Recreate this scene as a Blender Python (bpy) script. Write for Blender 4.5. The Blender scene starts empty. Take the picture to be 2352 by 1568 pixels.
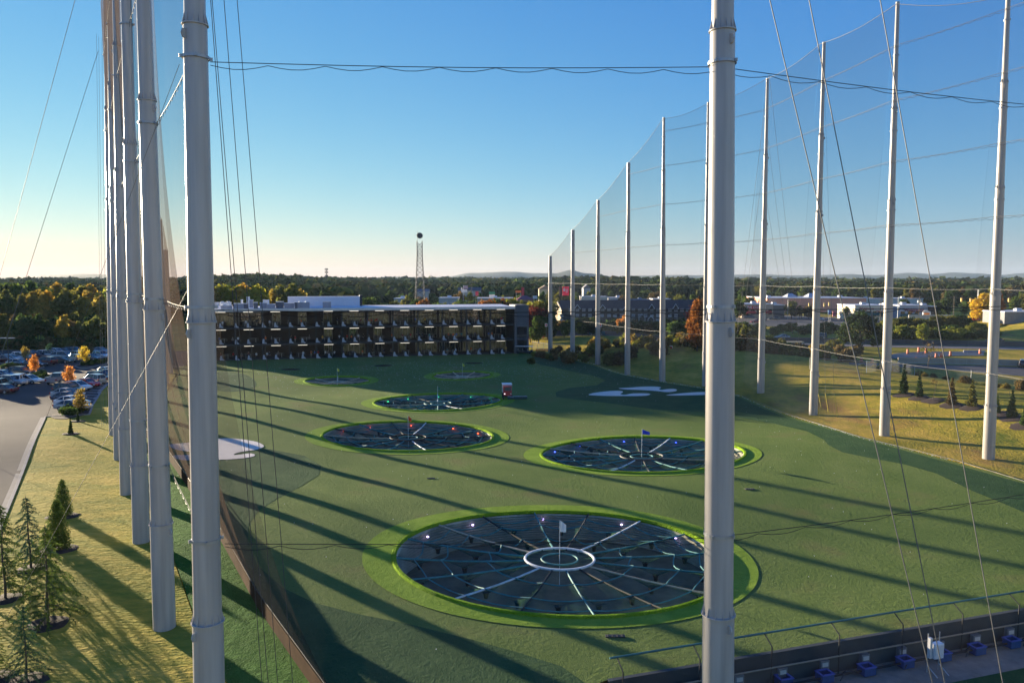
import bpy, bmesh, math, random
import numpy as np
from mathutils import Vector, Matrix, noise
from mathutils.geometry import delaunay_2d_cdt

RND = random.Random(11)
scene = bpy.context.scene
COL = scene.collection
rad = math.radians

# ------------------------------------------------------------------ camera
FPX, CX, CY = 1777.0, 1176.0, 784.0          # focal length and centre in a 2352 px wide frame
PITCH = math.atan(144.0 / FPX)
CAM = Vector((0, 0, 20.0))
cd = bpy.data.cameras.new("camera")
cam = bpy.data.objects.new("camera", cd)
COL.objects.link(cam)
cd.sensor_width = 36.0
cd.lens = FPX / 2352.0 * 36.0
cd.clip_start, cd.clip_end = 0.5, 60000
cam.location = CAM
cam.rotation_euler = (math.pi / 2 - PITCH, 0, 0)
scene.camera = cam

# ------------------------------------------------------------------ sky, sun, exposure
SUN_EL, SUN_AZ = rad(6.4), rad(48)           # elevation, and azimuth left of the camera's forward axis
world = bpy.data.worlds.new("World")
scene.world = world
world.use_nodes = True
nt = world.node_tree
nt.nodes.clear()
sky = nt.nodes.new("ShaderNodeTexSky")
sky.sky_type = 'NISHITA'
sky.sun_disc = False
sky.sun_elevation = SUN_EL
sky.sun_rotation = -SUN_AZ
sky.altitude = 300
sky.air_density = 1.0
sky.dust_density = 0.0
sky.ozone_density = 0.0
# white balance and contrast of the sky, channel by channel
EXPO = 2.0
sep = nt.nodes.new("ShaderNodeSeparateColor")
com = nt.nodes.new("ShaderNodeCombineColor")
nt.links.new(sky.outputs[0], sep.inputs[0])
for i, (gam, gain) in enumerate(((1.38, 0.90), (0.88, 1.09), (0.30, 1.08))):
    pw = nt.nodes.new("ShaderNodeMath")
    pw.operation = 'POWER'
    nt.links.new(sep.outputs[i], pw.inputs[0])
    pw.inputs[1].default_value = gam
    ml = nt.nodes.new("ShaderNodeMath")
    ml.operation = 'MULTIPLY'
    nt.links.new(pw.outputs[0], ml.inputs[0])
    ml.inputs[1].default_value = gain * 0.1 ** gam * 10 / 2 ** EXPO
    nt.links.new(ml.outputs[0], com.inputs[i])
bg = nt.nodes.new("ShaderNodeBackground")
bg.inputs['Strength'].default_value = 0.1
wo = nt.nodes.new("ShaderNodeOutputWorld")
nt.links.new(com.outputs[0], bg.inputs[0])
nt.links.new(bg.outputs[0], wo.inputs[0])

sd = bpy.data.lights.new("sun", 'SUN')
sun = bpy.data.objects.new("sun", sd)
COL.objects.link(sun)
sd.energy = 5.0
sd.angle = rad(0.55)
sd.color = (1.0, 0.84, 0.60)
SUNDIR = Vector((-math.sin(SUN_AZ) * math.cos(SUN_EL), math.cos(SUN_AZ) * math.cos(SUN_EL), math.sin(SUN_EL)))
sun.rotation_euler = SUNDIR.to_track_quat('Z', 'Y').to_euler()
sun.location = (-60, 60, 80)

scene.view_settings.view_transform = 'Standard'
scene.view_settings.look = 'None'
scene.view_settings.gamma = 1
scene.view_settings.exposure = EXPO
try:
    scene.cycles.transparent_max_bounces = 24
    scene.cycles.max_bounces = 6
    scene.cycles.diffuse_bounces = 3
    scene.cycles.glossy_bounces = 3
    scene.cycles.volume_bounces = 0
    scene.cycles.sample_clamp_indirect = 6
except Exception:
    pass

# ------------------------------------------------------------------ small maths
FW = Vector((0, math.cos(PITCH), -math.sin(PITCH)))
UP = Vector((0, math.sin(PITCH), math.cos(PITCH)))


def ray(x, y):
    return FW + Vector((1, 0, 0)) * ((x - CX) / FPX) + UP * ((CY - y) / FPX)


def at(x, y, d):
    """point on the sight line through a photo position, d metres ahead"""
    r = ray(x, y)
    return CAM + r * (d / r.y)


def gz(x, y, z=0.0):
    r = ray(x, y)
    return CAM + r * ((z - 20.0) / r.z)


def smooth(a, b, x):
    t = (x - a) / (b - a)
    t = 0.0 if t < 0 else 1.0 if t > 1 else t
    return t * t * (3 - 2 * t)


def inside(p, poly):
    x, y = p[0], p[1]
    c = False
    j = len(poly) - 1
    for i in range(len(poly)):
        xi, yi = poly[i][0], poly[i][1]
        xj, yj = poly[j][0], poly[j][1]
        if (yi > y) != (yj > y) and x < (xj - xi) * (y - yi) / (yj - yi) + xi:
            c = not c
        j = i
    return c


def segdist(p, a, b):
    ax, ay, bx, by = a[0], a[1], b[0], b[1]
    dx, dy = bx - ax, by - ay
    L = dx * dx + dy * dy
    t = 0 if L == 0 else max(0, min(1, ((p[0] - ax) * dx + (p[1] - ay) * dy) / L))
    return math.hypot(p[0] - ax - t * dx, p[1] - ay - t * dy)


def polydist(p, poly):
    return min(segdist(p, poly[i - 1], poly[i]) for i in range(len(poly)))


def nz(x, y, s, o=0.0):
    return noise.noise(Vector((x / s + o, y / s - o * 1.7, o * 0.37)))


# ------------------------------------------------------------------ layout of the range
LP = [(-12.0, 30.3)] + [tuple(gz(*p)[:2]) for p in
                        ((378, 1445), (325, 1255), (292, 1135), (275, 1055), (263, 1005))]
LP_FAR = [(-55, 112), (-60, 128), (-65.0, 144), (-71.2, 160)]
RP = [tuple(gz(*p)[:2]) for p in ((2270, 1060), (2031, 1005), (1868, 950), (1747, 908), (1620, 888),
                                  (1521, 875), (1441, 857), (1373, 836), (1315, 822), (1264, 810))]
RTOP = [at(x_, y_, p_[1]).z for (x_, y_), p_ in zip(((2316, -14), (2062, 5), (1893, 97), (1763, 180), (1627, 235), (1525, 270), (1443, 374), (1373, 460),
                                                     (1315, 528), (1264, 588)), RP)]
CP = [(8.25, 31.0), (29.6, 39.2), (42, 43.6), (57, 49.5)]
E0, E1 = gz(1403, 1557), gz(2352, 1395)
ED = (E1 - E0).normalized()
EN = Vector((ED.y, -ED.x, 0))                # from the turf's near edge towards the camera
E2 = E0 + ED * 58
B0, B1 = gz(541, 827.3), gz(1181, 811.5)     # two columns of the building front, eleven bays apart
BD = (B1 - B0).normalized()
BN = Vector((BD.y, -BD.x, 0))                # towards the field
BAY = (B1 - B0).length / 11.0
BL = B0 - BD * (BAY * 1.35)                  # left end of the building
FIELD = [tuple(p) for p in (
    (-8.0, 27.0), (1.0, 33.0), (3.6, 36.5), tuple(E0[:2]), tuple(E2[:2]), (57.0, 66.0))]
FIELD += [tuple(gz(*p)[:2]) for p in ((2300, 1097), (2122, 1050), (1966, 1006), (1810, 953), (1694, 906),
                                      (1619, 892), (1530, 879), (1439, 859), (1364, 837), (1272, 816))]
FIELD += [tuple((B1 + BD * 6 - BN * 0.3)[:2]), tuple((BL - BN * 0.3)[:2]), (-75.5, 172)]
FIELD += [(LP_FAR[3][0] + 2, LP_FAR[3][1]), (LP[5][0] + 1.8, LP[5][1] + 2)]
FIELD += [(LP[k][0] + 1.7, LP[k][1] + 0.8) for k in (4, 3, 2, 1)] + [(-10.2, 31.0)]

LD = (Vector(LP[5]) - Vector(LP[0])).normalized()
RD = (Vector(RP[9]) - Vector(RP[0])).normalized()


def left_s(x, y):     # metres outside the left row of poles
    return (x - LP[0][0]) * (-LD.y) + (y - LP[0][1]) * LD.x


def right_s(x, y):
    return (x - RP[0][0]) * RD.y - (y - RP[0][1]) * RD.x


def right_t(x, y):
    return (x - RP[0][0]) * RD.x + (y - RP[0][1]) * RD.y


def und(x, y):
    f = smooth(24, 60, y) * (1 - smooth(170, 187, y))
    return f * (0.26 * math.sin(x * 0.085 + y * 0.045 + 0.6) + 0.20 * math.sin(y * 0.105 - x * 0.05 + 1.0)
                + 0.07 * math.sin(x * 0.21 + 2) * math.sin(y * 0.17))


def tz(x, y):
    """height of the natural ground"""
    h = 0.0
    s = right_s(x, y)
    if s > 0 and y < 330:
        t = right_t(x, y)
        k = (1 - 0.35 * smooth(95, 135, t)) * (1 - smooth(150, 200, t))
        h += k * (3.4 * smooth(0.5, 23, s) * (1 - 0.85 * smooth(31, 48, s)))
        h += 0.22 * nz(x, y, 7, 3) * smooth(3, 9, s) * (1 - smooth(40, 60, s))
    s = left_s(x, y)
    if s > 0:
        h += 0.3 * smooth(0.8, 8.0, s) * (1 - smooth(500, 900, -x))
        h += 0.05 * nz(x, y, 4, 5) * smooth(0.5, 3, s) * (1 - smooth(7, 8.5, s))
    if y > 300:
        f = smooth(400, 1150, y)
        h += f * (2.0 + 4 * nz(x, y, 330, 1.5)) + smooth(1100, 2600, y) * 2.5
        q = x / y
        h += smooth(520, 900, y) * (7.5 * math.exp(-((q + .33) / .08) ** 2) + 3 * math.exp(-((q - .12) / .1) ** 2))
        if x < 0:
            h += smooth(430, 900, y) * 1.5 * smooth(0, 250, -x) * (1 - smooth(300, 700, -x))
    if x > 90 and 150 < y < 420:     # grassy bank at the right, behind the highway
        h += 9.5 * smooth(160, 215, x - (y - 250) * 0.35) * smooth(246, 275, y) * (1 - smooth(330, 420, y))
    h += und(x, y)
    e = (x - E0.x) * EN.x + (y - E0.y) * EN.y
    u = (x - E0.x) * ED.x + (y - E0.y) * ED.y
    if e > -9 and y < 110 and x < 95:
        h = h + (-1.78 - h) * smooth(-3, 2.5, u) * (1 - smooth(58, 66, u))
    return h


def G(x, y):
    """photo position -> point on the ground"""
    p = gz(x, y, 0)
    for _ in range(14):
        p = p.lerp(gz(x, y, tz(p.x, p.y)), 0.7)
    return Vector((p.x, p.y, tz(p.x, p.y)))


def onto(x, y):
    return Vector((x, y, tz(x, y)))


# ------------------------------------------------------------------ tags and object helpers
def tag(o, label=None, cat=None, group=None, kind=None):
    if label: o['label'] = label
    if cat: o['category'] = cat
    if group: o['group'] = group
    if kind: o['kind'] = kind
    return o


def empty(name, loc=(0, 0, 0), rz=0.0, label=None, cat=None, group=None):
    o = bpy.data.objects.new(name, None)
    o.empty_display_size = 0.3
    COL.objects.link(o)
    o.location = loc
    o.rotation_euler = (0, 0, rz)
    return tag(o, label, cat, group)


def link(name, me, m=None, parent=None):
    o = bpy.data.objects.new(name, me)
    COL.objects.link(o)
    if m is not None and not me.materials:
        me.materials.append(m)
    if parent is not None:
        o.parent = parent
    return o


KIDS = {}


def kids(o):
    return [c for c in bpy.data.objects if c.parent == o]


def copy_tree(o, parent=None, tree=None):
    """a thing with copies of its parts and their sub-parts"""
    tree = tree if tree is not None else {}
    c = o.copy()
    COL.objects.link(c)
    if parent is not None:
        c.parent = parent
    for ch in tree.get(o.name, ()):
        copy_tree(ch, c, tree)
    return c


def child_map():
    d = {}
    for o in bpy.data.objects:
        if o.parent:
            d.setdefault(o.parent.name, []).append(o)
    return d


class MB:
    """collects shapes, then links them as one mesh object"""

    def __init__(self):
        self.v, self.f, self.mi = [], [], []
        self.cur = 0

    def add(self, vs, fs):
        b = len(self.v)
        self.v += [tuple(p) for p in vs]
        self.f += [tuple(i + b for i in f) for f in fs]
        self.mi += [self.cur] * len(fs)
        return self

    def box(self, c, s, rz=0.0, rx=0.0, ry=0.0, taper=1.0):
        hx, hy, hz = s[0] / 2, s[1] / 2, s[2] / 2
        m = Matrix.Translation(c) @ Matrix.Rotation(rz, 4, 'Z') @ Matrix.Rotation(ry, 4, 'Y') @ Matrix.Rotation(rx, 4, 'X')
        vs = []
        for z in (-hz, hz):
            k = taper if z > 0 else 1.0
            for x, y in ((-hx, -hy), (hx, -hy), (hx, hy), (-hx, hy)):
                vs.append(m @ Vector((x * k, y * k, z)))
        return self.add(vs, [(3, 2, 1, 0), (4, 5, 6, 7), (0, 1, 5, 4), (1, 2, 6, 5), (2, 3, 7, 6), (3, 0, 4, 7)])

    def lathe(self, prof, n=20, c=(0, 0, 0), cap=True):
        vs, fs = [], []
        for r, z in prof:
            for k in range(n):
                a = 2 * math.pi * k / n
                vs.append((c[0] + r * math.cos(a), c[1] + r * math.sin(a), c[2] + z))
        for i in range(len(prof) - 1):
            for k in range(n):
                k2 = (k + 1) % n
                fs.append((i * n + k, i * n + k2, (i + 1) * n + k2, (i + 1) * n + k))
        if cap:
            fs.append(tuple(range(n - 1, -1, -1)))
            fs.append(tuple((len(prof) - 1) * n + k for k in range(n)))
        return self.add(vs, fs)

    def tube(self, pts, r, n=6, r1=None, cap=True):
        pts = [Vector(p) for p in pts]
        vs, fs = [], []
        m = len(pts)
        for i, p in enumerate(pts):
            t = (pts[min(i + 1, m - 1)] - pts[max(i - 1, 0)])
            t = t.normalized() if t.length > 1e-9 else Vector((0, 0, 1))
            a = Vector((0, 0, 1)) if abs(t.z) < 0.95 else Vector((1, 0, 0))
            u = t.cross(a).normalized()
            w = t.cross(u)
            rr = r if r1 is None else r + (r1 - r) * i / max(1, m - 1)
            for k in range(n):
                an = 2 * math.pi * k / n
                vs.append(p + u * (rr * math.cos(an)) + w * (rr * math.sin(an)))
        for i in range(m - 1):
            for k in range(n):
                k2 = (k + 1) % n
                fs.append((i * n + k, (i + 1) * n + k, (i + 1) * n + k2, i * n + k2))
        if cap:
            fs.append(tuple(range(n)))
            fs.append(tuple((m - 1) * n + k for k in range(n - 1, -1, -1)))
        return self.add(vs, fs)

    def prism(self, poly, ext, fn):
        """poly: 2-D outline, extruded from ext[0] to ext[1]; fn(u, v, w) -> point"""
        n = len(poly)
        vs = [fn(u, v, ext[0]) for u, v in poly] + [fn(u, v, ext[1]) for u, v in poly]
        fs = [tuple(range(n - 1, -1, -1)), tuple(range(n, 2 * n))]
        for i in range(n):
            j = (i + 1) % n
            fs.append((i, j, n + j, n + i))
        return self.add(vs, fs)

    def quad(self, a, b, c, d):
        return self.add((a, b, c, d), [(0, 1, 2, 3)])

    def loft(self, rings, cap=True):
        n = len(rings[0])
        vs = [p for r in rings for p in r]
        fs = []
        for i in range(len(rings) - 1):
            for k in range(n):
                k2 = (k + 1) % n
                fs.append((i * n + k, i * n + k2, (i + 1) * n + k2, (i + 1) * n + k))
        if cap:
            fs.append(tuple(range(n - 1, -1, -1)))
            fs.append(tuple((len(rings) - 1) * n + k for k in range(n)))
        return self.add(vs, fs)

    def mesh(self, name, m, smooth_deg=None, recalc=True):
        me = bpy.data.meshes.new(name)
        me.from_pydata(self.v, [], self.f)
        for x in (m if isinstance(m, (list, tuple)) else [m]):
            me.materials.append(x)
        if any(self.mi):
            me.polygons.foreach_set('material_index', self.mi)
        if recalc:
            bm = bmesh.new()
            bm.from_mesh(me)
            bmesh.ops.recalc_face_normals(bm, faces=bm.faces)
            bm.to_mesh(me)
            bm.free()
        if smooth_deg:
            me.polygons.foreach_set('use_smooth', [True] * len(me.polygons))
            try:
                me.set_sharp_from_angle(angle=rad(smooth_deg))
            except Exception:
                pass
        me.update()
        return me

    def build(self, name, m, parent=None, smooth_deg=None, recalc=True):
        return link(name, self.mesh(name, m, smooth_deg, recalc), None, parent)


# ------------------------------------------------------------------ materials
MATS = {}


def nodes_of(name):
    m = bpy.data.materials.new(name)
    m.use_nodes = True
    n = m.node_tree
    n.nodes.clear()
    return m, n, n.nodes.new, n.links.new


def mat(name, col, rough=0.6, metal=0.0, var=0.15, scale=1.0, bump=0.0, bscale=30.0, emit=0.0, spec=0.5, coord='Object',
        col2=None, stretch=(1, 1, 1), coat=0.0):
    """principled surface with procedural mottling of its colour and optional bump"""
    if name in MATS:
        return MATS[name]
    m, n, N, L = nodes_of(name)
    out = N('ShaderNodeOutputMaterial')
    b = N('ShaderNodeBsdfPrincipled')
    L(b.outputs[0], out.inputs[0])
    b.inputs['Roughness'].default_value = rough
    b.inputs['Metallic'].default_value = metal
    b.inputs['Specular IOR Level'].default_value = spec
    b.inputs['Coat Weight'].default_value = coat
    tc = N('ShaderNodeTexCoord')
    mp = N('ShaderNodeMapping')
    mp.inputs['Scale'].default_value = stretch
    L(tc.outputs[coord], mp.inputs[0])
    no = N('ShaderNodeTexNoise')
    no.inputs['Scale'].default_value = scale
    no.inputs['Detail'].default_value = 6
    no.inputs['Roughness'].default_value = 0.65
    L(mp.outputs[0], no.inputs['Vector'])
    cr = N('ShaderNodeValToRGB')
    cr.color_ramp.elements[0].position = 0.3
    cr.color_ramp.elements[1].position = 0.7
    c0 = [max(0, c * (1 - var)) for c in col[:3]]
    c1 = [min(1, c * (1 + var)) for c in (col2 or col)[:3]]
    cr.color_ramp.elements[0].color = (*c0, 1)
    cr.color_ramp.elements[1].color = (*c1, 1)
    L(no.outputs[0], cr.inputs[0])
    L(cr.outputs[0], b.inputs['Base Color'])
    if emit:
        L(cr.outputs[0], b.inputs['Emission Color'])
        b.inputs['Emission Strength'].default_value = emit
    if bump:
        n2 = N('ShaderNodeTexNoise')
        n2.inputs['Scale'].default_value = bscale
        n2.inputs['Detail'].default_value = 4
        L(mp.outputs[0], n2.inputs['Vector'])
        bp = N('ShaderNodeBump')
        bp.inputs['Strength'].default_value = bump
        bp.inputs['Distance'].default_value = 0.05
        L(n2.outputs[0], bp.inputs['Height'])
        L(bp.outputs[0], b.inputs['Normal'])
    MATS[name] = m
    return m


def grass_mat(name, stops, s1=0.05, s2=0.6, s3=9.0, bump=0.6, bscale=14, coarse=1.4, stretch=(1, 1, 1), spots=None, rough=0.85, dist=0.25,
              streak=None):
    """stops: colours from dark to light; s1..s3: noise scales from broad to fine"""
    m, n, N, L = nodes_of(name)
    out = N('ShaderNodeOutputMaterial')
    b = N('ShaderNodeBsdfPrincipled')
    b.inputs['Roughness'].default_value = rough
    b.inputs['Specular IOR Level'].default_value = 0.04
    L(b.outputs[0], out.inputs[0])
    tc = N('ShaderNodeTexCoord')
    mp = N('ShaderNodeMapping')
    mp.inputs['Scale'].default_value = stretch
    L(tc.outputs['Object'], mp.inputs[0])

    def nn(sc, det=5, vec=None):
        a = N('ShaderNodeTexNoise')
        a.inputs['Scale'].default_value = sc
        a.inputs['Detail'].default_value = det
        a.inputs['Roughness'].default_value = 0.6
        L(vec or mp.outputs[0], a.inputs['Vector'])
        return a.outputs[0]

    def mth(op, a, bb):
        x = N('ShaderNodeMath')
        x.operation = op
        for i, q in enumerate((a, bb)):
            if isinstance(q, (int, float)):
                x.inputs[i].default_value = q
            else:
                L(q, x.inputs[i])
        return x.outputs[0]
    mix = mth('ADD', mth('ADD', mth('MULTIPLY', nn(s1), 0.45), mth('MULTIPLY', nn(s2), 0.33)), mth('MULTIPLY', nn(s3), 0.22))
    cr = N('ShaderNodeValToRGB')
    el = cr.color_ramp.elements
    k = len(stops)
    while len(el) < k:
        el.new(0.5)
    for i, c in enumerate(stops):
        el[i].position = 0.36 + 0.28 * i / (k - 1)
        el[i].color = (*c, 1)
    L(mix, cr.inputs[0])
    colour = cr.outputs[0]
    if spots:
        sc, lo, hi, sp = spots
        r2 = N('ShaderNodeValToRGB')
        r2.color_ramp.elements[0].position = lo
        r2.color_ramp.elements[1].position = hi
        L(nn(sc, 4), r2.inputs[0])
        mx = N('ShaderNodeMix')
        mx.data_type = 'RGBA'
        L(r2.outputs[0], mx.inputs[0])
        L(colour, mx.inputs[6])
        mx.inputs[7].default_value = (*sp, 1)
        colour = mx.outputs[2]
    L(colour, b.inputs['Base Color'])
    bp = N('ShaderNodeBump')
    bp.inputs['Strength'].default_value = bump
    bp.inputs['Distance'].default_value = dist
    h = mth('ADD', nn(bscale, 3), mth('MULTIPLY', nn(bscale * 0.22, 3), coarse))
    L(h, bp.inputs['Height'])
    L(bp.outputs[0], b.inputs['Normal'])
    MATS[name] = m
    return m


def net_mat(name, col, op):
    """knotted netting: see-through, denser the flatter one looks along it"""
    m, n, N, L = nodes_of(name)
    out = N('ShaderNodeOutputMaterial')
    tr = N('ShaderNodeBsdfTransparent')
    df = N('ShaderNodeBsdfDiffuse')
    df.inputs[0].default_value = (*col, 1)
    tl = N('ShaderNodeBsdfTranslucent')
    tl.inputs[0].default_value = (*col, 1)
    m1 = N('ShaderNodeMixShader')
    m1.inputs[0].default_value = 0.35
    L(df.outputs[0], m1.inputs[1])
    L(tl.outputs[0], m1.inputs[2])
    ge = N('ShaderNodeNewGeometry')
    dt = N('ShaderNodeVectorMath')
    dt.operation = 'DOT_PRODUCT'
    L(ge.outputs['Normal'], dt.inputs[0])
    L(ge.outputs['Incoming'], dt.inputs[1])

    def mth(op_, a, bb=None):
        x = N('ShaderNodeMath')
        x.operation = op_
        for i, q in enumerate((a, bb)):
            if q is None:
                continue
            if isinstance(q, (int, float)):
                x.inputs[i].default_value = q
            else:
                L(q, x.inputs[i])
        return x.outputs[0]
    c = mth('MAXIMUM', mth('ABSOLUTE', dt.outputs['Value']), 0.06)
    k = mth('POWER', 1.0 - op, mth('DIVIDE', 1.0, c))
    a = mth('SUBTRACT', 1.0, k)
    m2 = N('ShaderNodeMixShader')
    L(a, m2.inputs[0])
    L(tr.outputs[0], m2.inputs[1])
    L(m1.outputs[0], m2.inputs[2])
    L(m2.outputs[0], out.inputs[0])
    MATS[name] = m
    return m


def leaf_mat(name, trans=0.4):
    """foliage: colour of the object, varied by the mesh's own clump tint"""
    m, n, N, L = nodes_of(name)
    out = N('ShaderNodeOutputMaterial')
    oi = N('ShaderNodeObjectInfo')
    at_ = N('ShaderNodeAttribute')
    at_.attribute_name = 'tint'
    mx = N('ShaderNodeMix')
    mx.data_type = 'RGBA'
    mx.blend_type = 'MULTIPLY'
    mx.inputs[0].default_value = 1
    L(oi.outputs['Color'], mx.inputs[6])
    L(at_.outputs['Color'], mx.inputs[7])
    df = N('ShaderNodeBsdfDiffuse')
    tl = N('ShaderNodeBsdfTranslucent')
    L(mx.outputs[2], df.inputs[0])
    L(mx.outputs[2], tl.inputs[0])
    ms = N('ShaderNodeMixShader')
    ms.inputs[0].default_value = trans
    L(df.outputs[0], ms.inputs[1])
    L(tl.outputs[0], ms.inputs[2])
    L(ms.outputs[0], out.inputs[0])
    MATS[name] = m
    return m


def paint_mat(name, rough=0.35, metal=0.0, coat=0.0):
    """paint or cloth in the colour set on the object"""
    m, n, N, L = nodes_of(name)
    out = N('ShaderNodeOutputMaterial')
    b = N('ShaderNodeBsdfPrincipled')
    oi = N('ShaderNodeObjectInfo')
    no = N('ShaderNodeTexNoise')
    no.inputs['Scale'].default_value = 4
    tc = N('ShaderNodeTexCoord')
    L(tc.outputs['Object'], no.inputs['Vector'])
    mx = N('ShaderNodeMix')
    mx.data_type = 'RGBA'
    mx.blend_type = 'MULTIPLY'
    mx.inputs[0].default_value = 0.25
    L(oi.outputs['Color'], mx.inputs[6])
    L(no.outputs[0], mx.inputs[7])
    L(mx.outputs[2], b.inputs['Base Color'])
    b.inputs['Roughness'].default_value = rough
    b.inputs['Metallic'].default_value = metal
    b.inputs['Coat Weight'].default_value = coat
    b.inputs['Coat Roughness'].default_value = 0.08
    L(b.outputs[0], out.inputs[0])
    MATS[name] = m
    return m


def stripes_mat(name, col, scale, axis='Z', rough=0.5, metal=0.3, depth=0.5, col2=None):
    """ribbed or corrugated cladding"""
    m, n, N, L = nodes_of(name)
    out = N('ShaderNodeOutputMaterial')
    b = N('ShaderNodeBsdfPrincipled')
    tc = N('ShaderNodeTexCoord')
    w = N('ShaderNodeTexWave')
    w.bands_direction = axis
    w.inputs['Scale'].default_value = scale
    w.inputs['Distortion'].default_value = 0
    L(tc.outputs['Object'], w.inputs['Vector'])
    no = N('ShaderNodeTexNoise')
    no.inputs['Scale'].default_value = 0.8
    no.inputs['Detail'].default_value = 5
    L(tc.outputs['Object'], no.inputs['Vector'])
    cr = N('ShaderNodeValToRGB')
    cr.color_ramp.elements[0].color = (*[c * 0.75 for c in col], 1)
    cr.color_ramp.elements[1].color = (*(col2 or [min(1, c * 1.2) for c in col]), 1)
    L(no.outputs[0], cr.inputs[0])
    L(cr.outputs[0], b.inputs['Base Color'])
    b.inputs['Roughness'].default_value = rough
    b.inputs['Metallic'].default_value = metal
    bp = N('ShaderNodeBump')
    bp.inputs['Strength'].default_value = depth
    bp.inputs['Distance'].default_value = 0.1
    L(w.outputs['Fac'], bp.inputs['Height'])
    L(bp.outputs[0], b.inputs['Normal'])
    L(b.outputs[0], out.inputs[0])
    MATS[name] = m
    return m


def pole_mat():
    """white painted steel, faint spiral weld seams and water stains"""
    m, n, N, L = nodes_of('pole_paint')
    out = N('ShaderNodeOutputMaterial')
    b = N('ShaderNodeBsdfPrincipled')
    tc = N('ShaderNodeTexCoord')
    sp = N('ShaderNodeSeparateXYZ')
    L(tc.outputs['Object'], sp.inputs[0])

    def mth(op, a, bb=None):
        x = N('ShaderNodeMath')
        x.operation = op
        for i, q in enumerate((a, bb)):
            if q is None:
                continue
            if isinstance(q, (int, float)):
                x.inputs[i].default_value = q
            else:
                L(q, x.inputs[i])
        return x.outputs[0]
    an = mth('ARCTAN2', sp.outputs[1], sp.outputs[0])
    ph = mth('FRACT', mth('ADD', mth('DIVIDE', an, 2 * math.pi), mth('MULTIPLY', sp.outputs[2], 0.37)))
    seam = mth('LESS_THAN', ph, 0.012)
    mp = N('ShaderNodeMapping')
    mp.inputs['Scale'].default_value = (2.2, 2.2, 0.12)
    L(tc.outputs['Object'], mp.inputs[0])
    no = N('ShaderNodeTexNoise')
    no.inputs['Scale'].default_value = 1.3
    no.inputs['Detail'].default_value = 7
    L(mp.outputs[0], no.inputs['Vector'])
    cr = N('ShaderNodeValToRGB')
    cr.color_ramp.elements[0].position = 0.25
    cr.color_ramp.elements[0].color = (0.33, 0.305, 0.285, 1)
    cr.color_ramp.elements[1].position = 0.65
    cr.color_ramp.elements[1].color = (0.49, 0.46, 0.43, 1)
    L(no.outputs[0], cr.inputs[0])
    L(cr.outputs[0], b.inputs['Base Color'])
    b.inputs['Roughness'].default_value = 0.30
    b.inputs['Specular IOR Level'].default_value = 0.5
    bp = N('ShaderNodeBump')
    bp.inputs['Strength'].default_value = 0.35
    bp.inputs['Distance'].default_value = 0.02
    L(seam, bp.inputs['Height'])
    L(bp.outputs[0], b.inputs['Normal'])
    L(b.outputs[0], out.inputs[0])
    MATS['pole_paint'] = m
    return m


POLE = pole_mat()
TURF = grass_mat('turf', [(0.100, 0.155, 0.040), (0.140, 0.196, 0.052), (0.196, 0.246, 0.074)], 0.028, 0.22, 5, 0.75, 13,
                 spots=(0.11, 0.56, 0.74, (0.165, 0.160, 0.060)))
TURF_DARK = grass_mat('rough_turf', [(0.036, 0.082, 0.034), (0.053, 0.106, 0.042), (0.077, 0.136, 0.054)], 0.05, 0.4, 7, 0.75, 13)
TURF_STRIP = grass_mat('bright_turf_strip', [(0.03, 0.09, 0.012), (0.05, 0.13, 0.018), (0.075, 0.18, 0.03)], 0.2, 1.2, 9, 0.5, 9)
LIME = grass_mat('lime_turf', [(0.15, 0.24, 0.025), (0.20, 0.30, 0.035), (0.26, 0.36, 0.05)], 0.25, 1.2, 9, 0.4, 12)
LIP = grass_mat('lime_lip', [(0.15, 0.27, 0.010), (0.20, 0.34, 0.015), (0.27, 0.42, 0.025)], 0.4, 2, 9, 0.9, 10)
SAND = mat('sand', (0.74, 0.65, 0.55), 0.9, var=0.07, scale=0.6, bump=0.9, bscale=8)
NETG = net_mat('green_netting', (0.06, 0.135, 0.085), 0.095)
NETB = net_mat('safety_netting', (0.030, 0.036, 0.048), 0.092)
NETS = net_mat('side_netting', (0.15, 0.11, 0.085), 0.065)
NETN = net_mat('near_side_netting', (0.045, 0.04, 0.036), 0.036)
NETF = net_mat('fine_netting', (0.10, 0.10, 0.11), 0.02)
LEAF = leaf_mat('leaves', 0.45)
WOODS = leaf_mat('woods_leaves', 0.12)
NEEDLE = leaf_mat('needles', 0.25)
BARK = mat('bark', (0.085, 0.065, 0.05), 0.9, var=0.35, scale=3, bump=0.5)
STEEL = mat('galvanised_steel', (0.42, 0.43, 0.44), 0.5, 0.6)
WIRE = mat('wire_rope', (0.06, 0.058, 0.056), 0.65, 0.2)
WIREL = mat('bright_wire', (0.17, 0.165, 0.155), 0.6, 0.3)
BLACK = mat('black_rope', (0.012, 0.012, 0.013), 0.8)
TEAL = mat('teal_rope', (0.035, 0.18, 0.18), 0.7, var=0.3, scale=2)
WROPE = mat('white_rope', (0.62, 0.64, 0.64), 0.8, var=0.2, scale=3)
TAN = mat('tan_rope', (0.52, 0.40, 0.27), 0.8, var=0.2, scale=3)
CONC = mat('concrete', (0.30, 0.28, 0.26), 0.92, spec=0.1, var=0.16, scale=0.7, bump=0.25, bscale=8)
ASPH = mat('asphalt', (0.088, 0.077, 0.072), 0.95, spec=0.08, var=0.16, scale=0.12, bump=0.4, bscale=10)
ASPHD = mat('dark_asphalt', (0.055, 0.055, 0.06), 0.85, var=0.15, scale=0.2)
WHITE = mat('white_paint', (0.78, 0.78, 0.78), 0.5, var=0.05)
PAINT = paint_mat('car_paint', 0.32, 0.0, 0.8)
CLOTH = paint_mat('cloth', 0.85)
PLAIN = paint_mat('coloured_surface', 0.7)
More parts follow.
